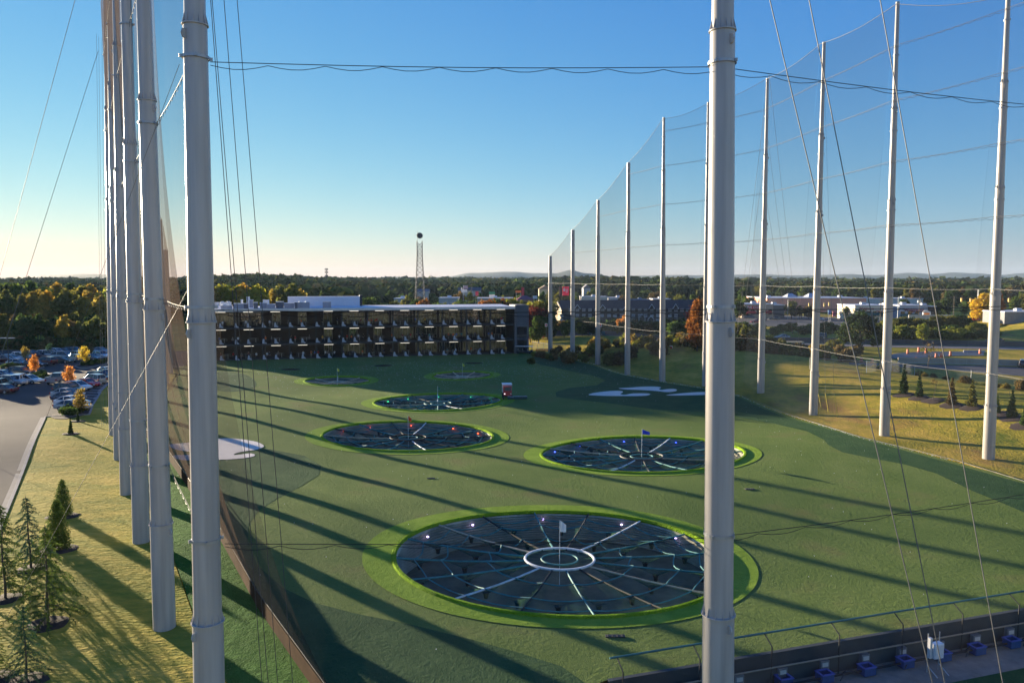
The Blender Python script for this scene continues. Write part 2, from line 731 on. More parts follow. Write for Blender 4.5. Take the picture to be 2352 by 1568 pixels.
GLASS = mat('dark_glass', (0.02, 0.025, 0.03), 0.06, var=0.1, spec=0.8)
RUBBER = mat('rubber', (0.015, 0.015, 0.016), 0.85)
ALLOY = mat('alloy', (0.45, 0.46, 0.47), 0.35, 0.7)
MULCH = mat('mulch', (0.045, 0.026, 0.018), 0.95, var=0.4, scale=5, bump=0.8, bscale=20)
PITWALL = mat('ribbed_steel', (0.36, 0.34, 0.26), 0.6, 0.2, var=0.3, scale=0.6)
PITFLOOR = mat('pit_floor', (0.15, 0.125, 0.075), 0.95, var=0.5, scale=0.4)

# ------------------------------------------------------------------ ground
def sheet(name, outer, holes=(), off=0.0, m=None, res=2.0, zf=None, kind='structure', parent=None, wiggle=False):
    """flat-lying sheet that follows the ground height, cut to an outline"""
    zf = zf or und
    pts, edges = [], []

    def loop(lp):
        b = len(pts)
        dense = []
        for i in range(len(lp)):
            a, c = Vector(lp[i - 1][:2]), Vector(lp[i][:2])
            n_ = max(1, int((c - a).length / res))
            for k in range(n_):
                dense.append(a.lerp(c, k / n_))
        pts.extend(dense)
        for i in range(len(dense)):
            edges.append((b + i, b + (i + 1) % len(dense)))
    loop(outer)
    for h in holes:
        loop(h)
    xs = [p[0] for p in outer]
    ys = [p[1] for p in outer]
    y = min(ys) + res * 0.5
    k = 0
    while y < max(ys):
        x = min(xs) + (res * 0.5 if k % 2 else 0)
        while x < max(xs):
            p = (x, y)
            if inside(p, outer) and polydist(p, outer) > 0.4 * res and not any(
                    inside(p, h) or polydist(p, h) < 0.4 * res for h in holes):
                pts.append(Vector(p))
            x += res
        y += res
        k += 1
    r = delaunay_2d_cdt(pts, edges, [], 0, 1e-5)
    vs = [(p.x, p.y, zf(p.x, p.y) + off) for p in r[0]]
    fs = []
    for f in r[2]:
        cx = sum(r[0][i].x for i in f) / 3
        cy = sum(r[0][i].y for i in f) / 3
        if inside((cx, cy), outer) and not any(inside((cx, cy), h) for h in holes):
            a, b_, c = (r[0][i] for i in f)
            fs.append(tuple(f) if (b_ - a).cross(c - a) > 0 else tuple(reversed(f)))
    me = bpy.data.meshes.new(name)
    me.from_pydata(vs, [], fs)
    me.polygons.foreach_set('use_smooth', [True] * len(fs))
    o = link(name, me, m, parent)
    if kind:
        o['kind'] = kind
    return o


def rounded(pts, n=5):
    """closed Catmull-Rom curve through points"""
    out = []
    m = len(pts)
    for i in range(m):
        p0, p1, p2, p3 = (Vector(pts[(i + k) % m][:2]) for k in (-1, 0, 1, 2))
        for k in range(n):
            t = k / n
            out.append(0.5 * ((2 * p1) + (p2 - p0) * t + (2 * p0 - 5 * p1 + 4 * p2 - p3) * t * t
                              + (3 * p1 - p0 - 3 * p2 + p3) * t * t * t))
    return out


def spaced(a, b, near, grow):
    out = []
    x = a
    while x < b:
        out.append(x)
        x += near(x)
    out.append(b)
    return out


GROUND = grass_mat('dry_grass_ground', [(0.10, 0.13, 0.018), (0.33, 0.265, 0.036), (0.62, 0.40, 0.085)], 0.09, 0.42, 1.7,
                   1.0, 6, 0.7, stretch=(0.8, 0.45, 1), spots=(0.085, 0.585, 0.70, (0.27, 0.145, 0.055)), dist=0.15)


def make_ground():
    xs = spaced(-5200, 5200, lambda x: 2.5 if -75 < x < 115 else 4 if -140 < x < 240 else max(6, 0.12 * abs(x)), 0)
    ys = spaced(-40, 9500, lambda y: 2.5 if y < 230 else 5 if y < 420 else max(8, 0.05 * y), 0)
    nx, ny = len(xs), len(ys)
    vs = []
    drop = []
    for y in ys:
        for x in xs:
            z = tz(x, y)
            q = False
            if 20 < y < 225 and -90 < x < 70 and inside((x, y), FIELD):
                dd = polydist((x, y), FIELD)
                e = (x - E0.x) * EN.x + (y - E0.y) * EN.y
                if not (e > -9):
                    z -= 0.5 * smooth(0, 3, dd)
                q = dd > 5.5
            elif y < 330 and x < 400:
                if lot_dist(x, y) > 0: z -= 0.25 * smooth(0, 3, lot_dist(x, y))
                elif left_s(x, y) > -1.5 and left_s(x, y) < 12 and y < 165: z -= 0.2
            vs.append((x, y, z))
            drop.append(q)
    fs = []
    for j in range(ny - 1):
        for i in range(nx - 1):
            a = j * nx + i
            if not (drop[a] and drop[a + 1] and drop[a + nx] and drop[a + nx + 1]):
                fs.append((a, a + 1, a + nx + 1, a + nx))
    me = bpy.data.meshes.new('ground')
    me.from_pydata(vs, [], fs)
    me.polygons.foreach_set('use_smooth', [True] * len(fs))
    o = link('ground', me, GROUND)
    o['kind'] = 'structure'
    return o


# car park outline: kerb line along the lawn, then away to the left
LOTZ = 1.42
KERB = [tuple(gz(x, y, 0.3)[:2]) for x, y in ((-60, 1390), (8, 1190), (45, 1095), (70, 1035), (92, 985), (104, 957))]
KERB = [(KERB[0][0] + 6, KERB[0][1] - 16)] + KERB
ROWEDGE = [tuple(gz(x, y, 0.3)[:2]) for x, y in ((205, 950), (213, 925), (232, 897), (262, 873))]
LOT = KERB + ROWEDGE + [(-75, 175), (-82, 214), (-185, 214), (-185, 30), (-70, 8)]


def lot_dist(x, y):
    if x > -20 or y > 250:
        return -1
    return polydist((x, y), LOT) if inside((x, y), LOT) else -1


make_ground()

# ------------------------------------------------------------------ targets: outlines measured on the turf
def ellipse_px(xl, xr, yt, yb):
    n_, f_ = gz((xl + xr) / 2, yb).y, gz((xl + xr) / 2, yt).y
    cy, b = (n_ + f_) / 2, (f_ - n_) / 2
    hw = (xr - xl) / 2 / FPX * cy
    a = hw * math.sqrt(max(0.1, 1 - (b / cy) ** 2))
    return Vector((((xl + xr) / 2 - CX) / FPX * (cy - b * b / cy), cy)), a, b


def ell_pts(c, a, b, n=72):
    return [(c.x + a * math.cos(2 * math.pi * k / n), c.y + b * math.sin(2 * math.pi * k / n)) for k in range(n)]


TARGETS = [   # outer edge of the collar, hole, lamp colour, flag colour, names
    dict(o=(823, 1758, 1160, 1443), h=(897, 1688, 1176, 1418), lamp=(0.6, 0.45, 1.0), flag=(0.85, 0.83, 0.82), fz=2.6, n=16,
         w='nearest and largest', ring=WROPE, fl='white'),
    dict(o=(1205, 1757, 997, 1092), h=(1246, 1718, 1001.6, 1085), lamp=(0.05, 0.10, 1.0), flag=(0.01, 0.05, 0.6), fz=2.9, n=16,
         w='blue-lit', ring=MATS['wire_rope'], fl='blue'),
    dict(o=(695, 1168, 963, 1038.5), h=(734, 1131, 967, 1031), lamp=(1.0, 0.10, 0.03), flag=(0.75, 0.10, 0.02), fz=2.6, n=14,
         w='red-lit', ring=MATS['black_rope'], fl='orange-red'),
    dict(o=(826, 1182, 899, 947), h=(855, 1151, 902.7, 943), lamp=(0.05, 0.9, 0.35), flag=(0.02, 0.16, 0.10), fz=2.6, n=14,
         w='green-lit', ring=TEAL, fl='dark green'),
    dict(o=(673, 866, 861, 883.6), h=(696.5, 846, 864, 881), lamp=(1.0, 0.85, 0.7), flag=(0.62, 0.60, 0.05), fz=2.6, n=8,
         w='small eight-spoked', ring=TAN, fl='yellow'),
    dict(o=(972, 1150, 853, 873), h=(992, 1130, 855, 871), lamp=(1.0, 0.8, 0.65), flag=(0.6, 0.6, 0.06), fz=2.6, n=8,
         w='farthest eight-spoked', ring=TAN, fl='pale yellow'),
]
SLOTS = [(643, 687, 846.6, 849.8), (859, 899, 838.6, 841.8), (1068, 1108, 834.0, 837.2)]
HOLES = []
for t in TARGETS:
    t['oc'] = ellipse_px(*t['o'])
    t['hc'] = ellipse_px(*t['h'])
    HOLES.append(ell_pts(*t['hc']))
SL = []
for s_ in SLOTS:
    q = ellipse_px(*s_)
    SL.append(q)
    HOLES.append(ell_pts(*q, 32))

sheet('turf', FIELD, HOLES, 0.02, TURF, 2.0)

pxl = lambda pts: [tuple(gz(x, y)[:2]) for x, y in pts]
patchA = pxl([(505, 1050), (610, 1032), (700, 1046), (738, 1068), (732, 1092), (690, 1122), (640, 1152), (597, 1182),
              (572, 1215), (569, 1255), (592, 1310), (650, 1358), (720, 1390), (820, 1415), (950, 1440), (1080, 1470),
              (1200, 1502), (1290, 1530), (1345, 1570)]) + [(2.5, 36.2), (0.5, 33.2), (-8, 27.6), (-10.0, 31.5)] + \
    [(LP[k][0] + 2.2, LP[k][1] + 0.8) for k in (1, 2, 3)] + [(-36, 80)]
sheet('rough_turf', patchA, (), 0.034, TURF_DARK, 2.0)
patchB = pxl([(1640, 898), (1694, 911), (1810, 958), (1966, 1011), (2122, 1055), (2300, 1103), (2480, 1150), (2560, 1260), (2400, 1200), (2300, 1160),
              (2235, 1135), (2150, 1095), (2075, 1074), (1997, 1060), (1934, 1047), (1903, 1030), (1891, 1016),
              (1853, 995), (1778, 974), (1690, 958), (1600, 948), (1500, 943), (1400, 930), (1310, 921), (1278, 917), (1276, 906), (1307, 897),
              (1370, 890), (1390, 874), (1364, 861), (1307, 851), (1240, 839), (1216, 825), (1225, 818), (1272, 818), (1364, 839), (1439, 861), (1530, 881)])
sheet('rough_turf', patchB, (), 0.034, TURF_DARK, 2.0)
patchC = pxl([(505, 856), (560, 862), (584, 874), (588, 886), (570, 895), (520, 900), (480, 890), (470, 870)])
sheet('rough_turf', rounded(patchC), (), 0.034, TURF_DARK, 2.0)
strip = [(LP[k][0] + 1.5, LP[k][1] + 0.8) for k in (0, 1, 2, 3, 4)] + [(LP[k][0] + 4.6, LP[k][1] + 2.4) for k in (4, 3, 2, 1, 0)]
sheet('bright_turf_strip', strip, (), 0.05, TURF_STRIP, 1.2)


def zpx(pts, ox, oy, k):     # positions read off an enlarged view of the photo
    return [((ox + x / k) / 1.6327, (oy + y / k) / 1.6327) for x, y in pts]


k3 = 2352 / 1100.0
sandA = zpx([(655, 1048), (720, 1032), (860, 1018), (925, 1020), (930, 1030), (912, 1043), (950, 1048), (1020, 1036), (1135, 1035), (1146, 1046), (1080, 1056), (850, 1058), (720, 1055)], 1900, 1000, k3)
sandB = zpx([(898, 995), (1000, 985), (1100, 973), (1200, 971), (1238, 978), (1222, 989), (1240, 999), (1290, 991), (1340, 988), (1366, 997), (1345, 1011), (1280, 1018), (1200, 1011), (1080, 1006), (950, 1004)], 1900, 1000, k3)
sandC = zpx([(1278, 1045), (1370, 1030), (1500, 1015), (1595, 1011), (1650, 1014), (1652, 1026), (1600, 1034), (1500, 1040), (1350, 1047)], 1900, 1000, k3)
sandD = zpx([(118, 600), (180, 580), (360, 567), (740, 515), (960, 513), (1120, 530), (1230, 550), (1306, 588), (1290, 615), (1200, 645), (1100, 658), (1000, 678), (935, 700), (940, 712), (1000, 706), (1130, 690), (1192, 700), (1185, 720),
             (1100, 742), (950, 760), (750, 771), (360, 776), (240, 766), (153, 735), (190, 715), (360, 710), (520, 692), (360, 672), (200, 646)], 600, 1500, 3.36)
for pts in (sandA, sandB, sandC, sandD):
    sheet('sand_bunker', rounded(pxl(pts), 4), (), 0.06, SAND, 1.2)

RP16 = 0
SHEETN = NETG
for ti, t in enumerate(TARGETS):
    (oc, oa, ob), (hc, ha, hb) = t['oc'], t['hc']
    pit = empty('target_pit', (0, 0, 0), 0, None, 'golf target', 'golf targets sunk in the turf')
    pit['label'] = '%s golf target pit with %s turf collar' % (t['w'], 'lime green')
    sheet('turf_collar', ell_pts(oc, oa, ob, 90), [ell_pts(hc, ha, hb)], 0.05, LIME, 1.6, kind=None, parent=pit)
    depth = 2.3 if ha > 6 else 1.4
    mb = MB()
    n = 72
    rows = []
    rows.append([(x, y, und(x, y) + 0.04) for x, y in ell_pts(hc, ha, hb)])
    for q in range(22):      # horizontal ribs of the steel lining
        z = -0.22 - (depth - 0.22) * q / 21
        k = 0.985 if q % 2 else 0.985 - 0.11 / ha
        rows.append([(x, y, und(hc.x, hc.y) + z + (und(x, y) - und(hc.x, hc.y)) * (1 - q / 21)) for x, y in ell_pts(hc, ha * k, hb * k)])
    mb.loft(rows, cap=False)
    mb.build('pit_wall', PITWALL, pit)
    mb = MB()
    mb.tube([(x, y, und(x, y) + 0.02) for x, y in ell_pts(hc, ha, hb)] + [(hc.x + ha, hc.y, und(hc.x + ha, hc.y) + 0.02)], 0.2 if ha > 6 else 0.1, 6)
    mb.build('turf_lip', LIP, pit, 40)
    zf0 = und(hc.x, hc.y) - depth + 0.02
    if ti > 3:
        PITF = mat('dark_pit_floor', (0.04, 0.04, 0.035), 0.9)
    else:
        PITF = PITFLOOR
    mb = MB()
    mb.add([(x, y, zf0) for x, y in ell_pts(hc, ha * 0.99, hb * 0.99)], [tuple(range(n))])
    mb.build('pit_floor', PITF, pit)
    # lamps on the wall
    lm = bpy.data.materials.new('lamp_glow_%d' % ti)
    lm.use_nodes = True
    bs = lm.node_tree.nodes['Principled BSDF']
    bs.inputs['Emission Color'].default_value = (*t['lamp'], 1)
    bs.inputs['Emission Strength'].default_value = 2.2 if ti < 4 else 0.8
    bs.inputs['Base Color'].default_value = (*t['lamp'], 1)
    angs = (152, 126, 94, 60, 33) if ti < 4 else (215, 325)
    for a in angs:
        a = rad(a)
        x, y = hc.x + ha * 0.955 * math.cos(a), hc.y + hb * 0.955 * math.sin(a)
        mb = MB()
        mb.lathe([(0.02, -0.07), (0.07, -0.05), (0.10, 0), (0.07, 0.05), (0.02, 0.07)], 8, (x, y, und(x, y) - 0.35 - 0.012 * hb))
        mb.build('lamp', lm, pit, 60)
    # net hung from the rim
    net = empty('target_net', (0, 0, 0), 0, 'dark green sagging net over the %s target pit' % t['w'], 'net', 'nets over the golf targets')
    NS = t['n']
    zc = und(hc.x, hc.y)
    rings = (0.0, 0.11, 0.21, 0.33, 0.45, 0.58, 0.72, 0.86, 1.0)
    off = 0.13 + ti * 0.21

    def ncone(r, th):
        x, y = hc.x + ha * r * math.cos(th), hc.y + hb * r * math.sin(th)
        z = zc + (und(x, y) - zc) * r - 0.38 * (1 - r) - 0.05
        return x, y, z
    mb = MB()
    SEG = 6
    vs, fs = [], []
    for ri, r in enumerate(rings):
        for s in range(NS * SEG):
            th = off + 2 * math.pi * s / (NS * SEG)
            x, y, z = ncone(r, th)
            u = (s % SEG) / SEG
            sag = math.sin(math.pi * u)
            depthf = {0.33: 0.75, 0.45: 0.28, 0.58: 1.0, 0.72: 0.30, 0.86: 0.95}.get(r, 0.0)
            vs.append((x, y, z - sag * depthf * (0.085 * ha if ha > 6 else 0.3)))
    M_ = NS * SEG
    for i in range(len(rings) - 1):
        for s in range(M_):
            s2 = (s + 1) % M_
            fs.append((i * M_ + s, i * M_ + s2, (i + 1) * M_ + s2, (i + 1) * M_ + s))
    mb.add(vs, fs)
    mb.build('net_sheet', SHEETN, net, 60, recalc=False)
    rr = (0.07 if ti == 0 else 0.08 if ti < 4 else 0.13)
    cols = [TEAL, TEAL, WROPE, BLACK, TEAL, BLACK, TAN, TEAL] if ti < 4 else [TAN]
    for s in range(NS):
        th = off + 2 * math.pi * s / NS
        p = []
        for r in (0.20, 0.4, 0.6, 0.8, 1.0):
            x, y, z = ncone(r, th)
            p.append((x, y, z + 0.05 - 0.12 * math.sin(math.pi * (r - 0.2) / 0.8)))
        mb = MB()
        mb.tube(p, rr, 5)
        mb.build('radial_rope', cols[s % len(cols)], net)
    for r, mm, k in ((0.21, t['ring'], 1.35), (0.11, TEAL, 1.0)):
        mb = MB()
        mb.tube([Vector(ncone(r, 2 * math.pi * q / 40)) + Vector((0, 0, 0.1)) for q in range(41)], rr * k, 6)
        mb.build('centre_ring', mm, net, 50)
    if ti < 4:
        for r in (0.45, 0.72, 0.88):
            mb = MB()
            for s in range(NS):
                p = []
                for q in range(5):
                    th = off + 2 * math.pi * (s + q / 4) / NS
                    x, y, z = ncone(r - 0.035 * math.sin(math.pi * q / 4), th)
                    p.append((x, y, z - 0.02 * ha * math.sin(math.pi * q / 4)))
                mb.tube(p, rr * 0.7, 4, cap=False)
            mb.build('ring_rope', TEAL if r != 0.72 else WROPE if ti == 9 else TEAL, net)
        for r in (0.58, 0.86):      # funnels below the nets
            for s in range(NS):
                th = off + 2 * math.pi * (s + 0.5) / NS
                x, y, z = ncone(r, th)
                z -= 0.085 * ha
                q = 0.014 * ha
                mb = MB()
                mb.lathe([(q * 1.5, .15), (q, -.05), (q * .8, -.3)], 6, (x, y, z - 0.1))
                mb.build('ball_funnel', MATS['black_rope'], net)
    fl = empty('target_flag', (0, 0, 0), 0, '%s flag on a thin pole in the centre of the %s target' % (t['fl'], t['w']), 'flag', 'flags in the targets')
    mb = MB()
    mb.tube([(hc.x, hc.y, zf0), (hc.x, hc.y, zc + t['fz'])], 0.03 if ti < 4 else 0.022, 6)
    mb.build('flag_pole', WROPE, fl)
    mb = MB()
    w_, h_ = (0.42, 0.85) if ti != 1 else (0.85, 0.55)
    if ti > 1: w_, h_ = 0.4, 0.6
    P = []
    for i in range(4):
        for j in range(3):
            P.append((hc.x + 0.04 + w_ * i / 3, hc.y + 0.07 * math.sin(i * 1.9 + j * 0.4), zc + t['fz'] - 0.03 - h_ * j / 2 * (1 - 0.12 * i) - 0.1 * i))
    F_ = [(a * 3 + b, a * 3 + b + 1, a * 3 + b + 4, a * 3 + b + 3) for a in range(3) for b in range(2)]
    mb.add(P, F_)
    mb.build('flag_cloth', mat('flag_%d' % ti, t['flag'], 0.8, var=0.1), fl)

for i, (hc, ha, hb) in enumerate(SL):
    pit = empty('target_slot', (0, 0, 0), 0, ['dark slot target, leftmost of three near the building',
                'dark slot target, middle of three near the building', 'dark slot target, rightmost of three near the building'][i],
                'golf target', 'small slot targets near the building')
    mb = MB()
    mb.loft([[(x, y, und(x, y) + 0.05) for x, y in ell_pts(hc, ha, hb, 32)], [(x, y, und(x, y) - 0.9) for x, y in ell_pts(hc, ha, hb, 32)]], cap=False)
    mb.add([(x, y, und(x, y) - 0.88) for x, y in ell_pts(hc, ha, hb, 32)], [tuple(range(32))])
    mb.build('pit_wall', mat('slot_liner', (0.03, 0.02, 0.018), 0.8), pit)
    mb = MB()
    mb.tube([(x, y, und(x, y) + 0.06) for x, y in ell_pts(hc, ha, hb, 32)] + [(hc.x + ha, hc.y, und(hc.x + ha, hc.y) + 0.06)], 0.05, 5)
    mb.build('rim', MATS['black_rope'], pit)

# ------------------------------------------------------------------ poles
JOINTS = [6.2, 18.3, 29.6, 40.6]
RADII = [(0.665, 0.645), (0.595, 0.565), (0.53, 0.475), (0.43, 0.375), (0.325, 0.245)]


def make_pole(x, y, top, label, group, base=None, k=1.0, seed=0, joints=JOINTS, px=None):
    """px: two photo positions on the pole's axis, which fix its slight lean"""
    z0 = tz(x, y) - 0.3 if base is None else base
    root = empty('net_pole', (x, y, 0), 0.7 * seed, label, 'pole', group)
    if px:
        a, b = at(*px[0], y), at(*px[1], y)
        lean = (a.x - b.x) / (a.z - b.z)
        root.location = (b.x - lean * b.z, y, 0)
        root.rotation_euler = (Matrix.Rotation(math.atan(lean), 3, 'Y') @ Matrix.Rotation(0.7 * seed, 3, 'Z')).to_euler()
    zs = [z0] + [j for j in joints if j < top - 4] + [top]
    skip = 0 if len(zs) >= 6 else 0
    for i in range(len(zs) - 1):
        r0, r1 = RADII[i + skip]
        mb = MB()
        prof = []
        m = 6
        for q in range(m + 1):
            f = q / m
            prof.append(((r0 + (r1 - r0) * f) * k, zs[i] + (zs[i + 1] - zs[i]) * f))
        mb.lathe(prof, 32)
        mb.build('shaft_section', POLE, root, 40)
        if i < len(zs) - 2:
            ru = RADII[i + 1 + skip][0] * k
            mb = MB()
            zj = zs[i + 1]
            mb.lathe([(r1 * k + 0.02, zj - 0.03), (r1 * k + 0.055, zj - 0.02), (r1 * k + 0.055, zj + 0.03), (ru * 0.9, zj + 0.035)], 32, cap=False)
            for q in range(12):
                a = 2 * math.pi * q / 12 + 0.2
                ca, sa = math.cos(a), math.sin(a)
                t_ = 0.012
                pts = [(ru * 0.97, zj + 0.03), (r1 * k + 0.05, zj + 0.03), (ru * 0.98 + 0.005, zj + 0.42)]
                mb.prism(pts, (-t_, t_), lambda u, v, w: (u * ca - w * sa, u * sa + w * ca, v))
            mb.build('collar', POLE, root, 30)
            mb = MB()
            a = 4.2 + seed
            ca, sa = math.cos(a), math.sin(a)
            mb.prism([(r1 * k - 0.03, zj - 0.62), (r1 * k + 0.14, zj - 0.58), (r1 * k + 0.20, zj - 0.42), (r1 * k + 0.14, zj - 0.26), (r1 * k - 0.03, zj - 0.22)],
                     (-0.03, 0.03), lambda u, v, w: (u * ca - w * sa, u * sa + w * ca, v))
            mb.build('lifting_lug', POLE, root)
    for zc_ in CABLEZ:
        if zc_ < top - 1:
            mb = MB()
            r_ = 0.0
            for i in range(len(zs) - 1):
                if zs[i] <= zc_ <= zs[i + 1]:
                    r_ = RADII[i + skip][0] * k
            mb.lathe([(r_ + 0.005, zc_ - 0.06), (r_ + 0.02, zc_ - 0.055), (r_ + 0.02, zc_ + 0.055), (r_ + 0.005, zc_ + 0.06)], 24, cap=False)
            for a in (0.4, 1.9, 3.7, 5.1):
                mb.box(((r_ + 0.05) * math.cos(a), (r_ + 0.05) * math.sin(a), zc_), (0.14, 0.06, 0.12), a)
            mb.build('cable_bracket', STEEL, root)
    return root


CABLEZ = [9.6, 18.9, 28.4, 38.0, 47.0]
nth = ['nearest', 'second', 'third', 'fourth', 'fifth', 'sixth', 'seventh', 'eighth', 'ninth', 'tenth', 'eleventh', 'twelfth']
make_pole(LP[0][0], LP[0][1], 54.5, 'massive white steel net pole standing nearest the camera beside the left lawn', 'white poles of the left net', 0.0, 0.92, 0, px=((449, 100), (479, 1500)))
for i in range(1, 6):
    p = LP[i]
    make_pole(p[0], p[1], 54.5 if i < 5 else 53.6, 'white net pole, %s from the camera along the left lawn' % nth[i], 'white poles of the left net', None, 0.92, i, px=(((340, 294), (378, 1440)), ((298, 294), (325, 1250)), ((273, 294), (292, 1130)), ((258, 294), (275, 1050)), ((248, 294), (263, 1003)))[i - 1])
for i, p in enumerate(LP_FAR):
    make_pole(p[0], p[1], [46, 38, 30.9, 25.9][i], 'grey net pole seen behind the row at the left, %s towards the building' % nth[i].replace('nearest', 'first'),
              'white poles of the left net', None, 0.95, i)
make_pole(CP[0][0], CP[0][1], 54.5, 'massive white steel net pole in front of the blue-lit target', 'white poles of the near net', -0.5, 1.0, 0.55, px=((1659.5, 100), (1650, 1400)))
for i in (1, 2, 3):
    make_pole(CP[i][0], CP[i][1], 54.5, 'white pole of the near net past the trench, %s beyond the frame' % nth[i - 1].replace('nearest', 'first'), 'white poles of the near net', -2, 1.0, i)
for i, p in enumerate(RP):
    make_pole(p[0], p[1], RTOP[i], 'white net pole along the grassy bank, %s' % ('nearest the camera' if i == 0 else '%s from the camera' % nth[i] if i < 9 else 'beside the building, the shortest'),
              'white poles of the right net', None, 0.92, i * 0.4, px=(((2316, -14), (2270, 1058)), ((2062, 5), (2031, 1003)), ((1893, 97), (1868, 948)), ((1763, 180), (1747, 906)), ((1627, 235), (1620, 886)), ((1525, 270), (1521, 873)), ((1444, 374), (1441, 855)), ((1374, 460), (1373, 834)), ((1316, 528), (1315, 820)), ((1264, 588), (1264, 808)))[i])
for i, (x, y) in enumerate([(55.5, 70.2)]):
    make_pole(x, y, 55, 'white pole between the right row and the near corner', 'white poles of the right net', None, 0.98, 3)

# ------------------------------------------------------------------ netting
def net_panel(parent, a_top, b_top, a_bot, b_bot, m, nu=8, nv=10, bulge=0.0, nrm=Vector((0, 0, 0)), sagtop=0.5, pw=1.0):
    vs, fs = [], []
    for j in range(nv + 1):
        v = j / nv
        for i in range(nu + 1):
            u = i / nu
            p0, p1 = Vector(a_top).lerp(Vector(b_top), u), Vector(a_bot).lerp(Vector(b_bot), u)
            p = p0.lerp(p1, v ** pw)
            p.z = p0.z + (p1.z - p0.z) * v
            p.z -= sagtop * math.sin(math.pi * u) * (1 - v)
            p += nrm * (bulge * math.sin(math.pi * v) * (0.35 + 0.65 * math.sin(math.pi * u)) + 0.25 * bulge * math.sin(5 * u + 9 * v))
            vs.append(p)
    for j in range(nv):
        for i in range(nu):
            a = j * (nu + 1) + i
            fs.append((a, a + 1, a + nu + 2, a + nu + 1))
    mb = MB()
    mb.add(vs, fs)
    return mb.build('net_panel', m, parent, 80, recalc=False)


def scallop(mb, a, b, n, drop, r):
    a, b = Vector(a), Vector(b)
    for i in range(n):
        p = []
        for q in range(6):
            u = (i + q / 5) / n
            v = a.lerp(b, u)
            v.z -= drop * math.sin(math.pi * q / 5) + 0.05
            p.append(v)
        mb.tube(p, r, 4, cap=False)


def cable(parent, pts, z, r, m, scal=0, name='net_cable', sag=0.15, tops=None):
    mb = MB()
    for i in range(len(pts) - 1):
        if tops and z > min(tops[i], tops[i + 1]) + 0.2:
            continue
        a, b = Vector((*pts[i], z)), Vector((*pts[i + 1], z))
        p = []
        for q in range(9):
            v = a.lerp(b, q / 8)
            v.z -= sag * math.sin(math.pi * q / 8)
            p.append(v)
        mb.tube(p, r, 5, cap=False)
        if scal:
            scallop(mb, a - Vector((0, 0, sag * 0.6)), b - Vector((0, 0, sag * 0.6)), scal, 0.16, r * 0.8)
    if mb.v:
        return mb.build(name, m, parent)


RN = Vector((RD.y, -RD.x, 0))        # outward from the right row
rnet = empty('safety_net', (0, 0, 0), 0, 'tall dark see-through net hung along the right row of poles', 'net', 'safety nets round the range')
rp2 = [(55.5, 70.2)] + RP
rt2 = [55] + RTOP
inw = [4.6, 4.6, 4.2, 3.9, 3.6, 2.2, 0.8, 0.6, 0.6, 0.6, 0.6]
for i in range(len(rp2) - 1):
    a, b = Vector((*rp2[i], 0)), Vector((*rp2[i + 1], 0))
    oa, ob = a - RN * 0.75, b - RN * 0.75
    ia, ib = a - RN * inw[i], b - RN * inw[i + 1]
    net_panel(rnet, (oa.x, oa.y, rt2[i] - 0.3), (ob.x, ob.y, rt2[i + 1] - 0.3), (ia.x, ia.y, und(ia.x, ia.y) + 0.1), (ib.x, ib.y, und(ib.x, ib.y) + 0.1),
              NETB, 8, 12, -0.3, RN, 0.55)
# top edge rope
mb = MB()
for i in range(len(rp2) - 1):
    a, b = Vector((*rp2[i], rt2[i] - 0.3)) - RN * 0.75, Vector((*rp2[i + 1], rt2[i + 1] - 0.3)) - RN * 0.75
    p = [a.lerp(b, q / 10) - Vector((0, 0, 0.55 * math.sin(math.pi * q / 10))) for q in range(11)]
    mb.tube(p, 0.03, 5, cap=False)
mb.build('net_cable', WIRE, rnet)
for z in (9.8, 18.9, 26.6, 34.3, 41.6, 48.1):
    cable(rnet, [tuple((Vector(p) - Vector(RN[:2]) * 0.7)) for p in rp2], z, 0.024, WIREL if z < 20 else WIRE, 0 if z < 20 else 12, tops=rt2)
mb = MB()
p = [Vector((*rp2[i], 0)) - RN * (inw[i] - 0.05) for i in range(len(rp2))]
mb.tube([Vector((q.x, q.y, und(q.x, q.y) + 0.14)) for q in p], 0.028, 5)
mb.build('bottom_rope', WIREL, rnet)

LN = Vector((LD.y, -LD.x, 0))        # from the left row towards the field
lnet = empty('safety_net', (0, 0, 0), 0, 'brownish see-through net hung inside the left row of poles', 'net', 'safety nets round the range')
lp2 = LP + LP_FAR
lt2 = [54, 54, 54, 54, 54, 53.3, 46, 38, 30.6, 25.6]
lin = [5.2, 5.2, 5.2, 5.2, 4.6, 3.0, 2.0, 2.0, 2.0, 2.0]
for i in range(len(lp2) - 1):
    a, b = Vector((*lp2[i], 0)), Vector((*lp2[i + 1], 0))
    oa, ob = a + LN * (0.5 if i else -0.25) + Vector((LD.x, LD.y, 0)) * (0 if i else 0.3), b + LN * 0.5
    ia, ib = a + LN * lin[i], b + LN * lin[i + 1]
    net_panel(lnet, (oa.x, oa.y, lt2[i]), (ob.x, ob.y, lt2[i + 1]), (ia.x, ia.y, und(ia.x, ia.y) + 0.9 * (i < 5)), (ib.x, ib.y, und(ib.x, ib.y) + 0.9 * (i < 5)), NETS if i else NETN, 8, 26, 0.15, LN, 0.4, 5.0 if i == 0 else 4.0)
for z in (9.6, 18.9, 28.4, 38.0, 47.0):
    cable(lnet, [tuple(Vector(p) + Vector(LN[:2]) * (0.5 if k_ else -0.2)) for k_, p in enumerate(lp2)], z, 0.014, WIRE, 14, tops=lt2)
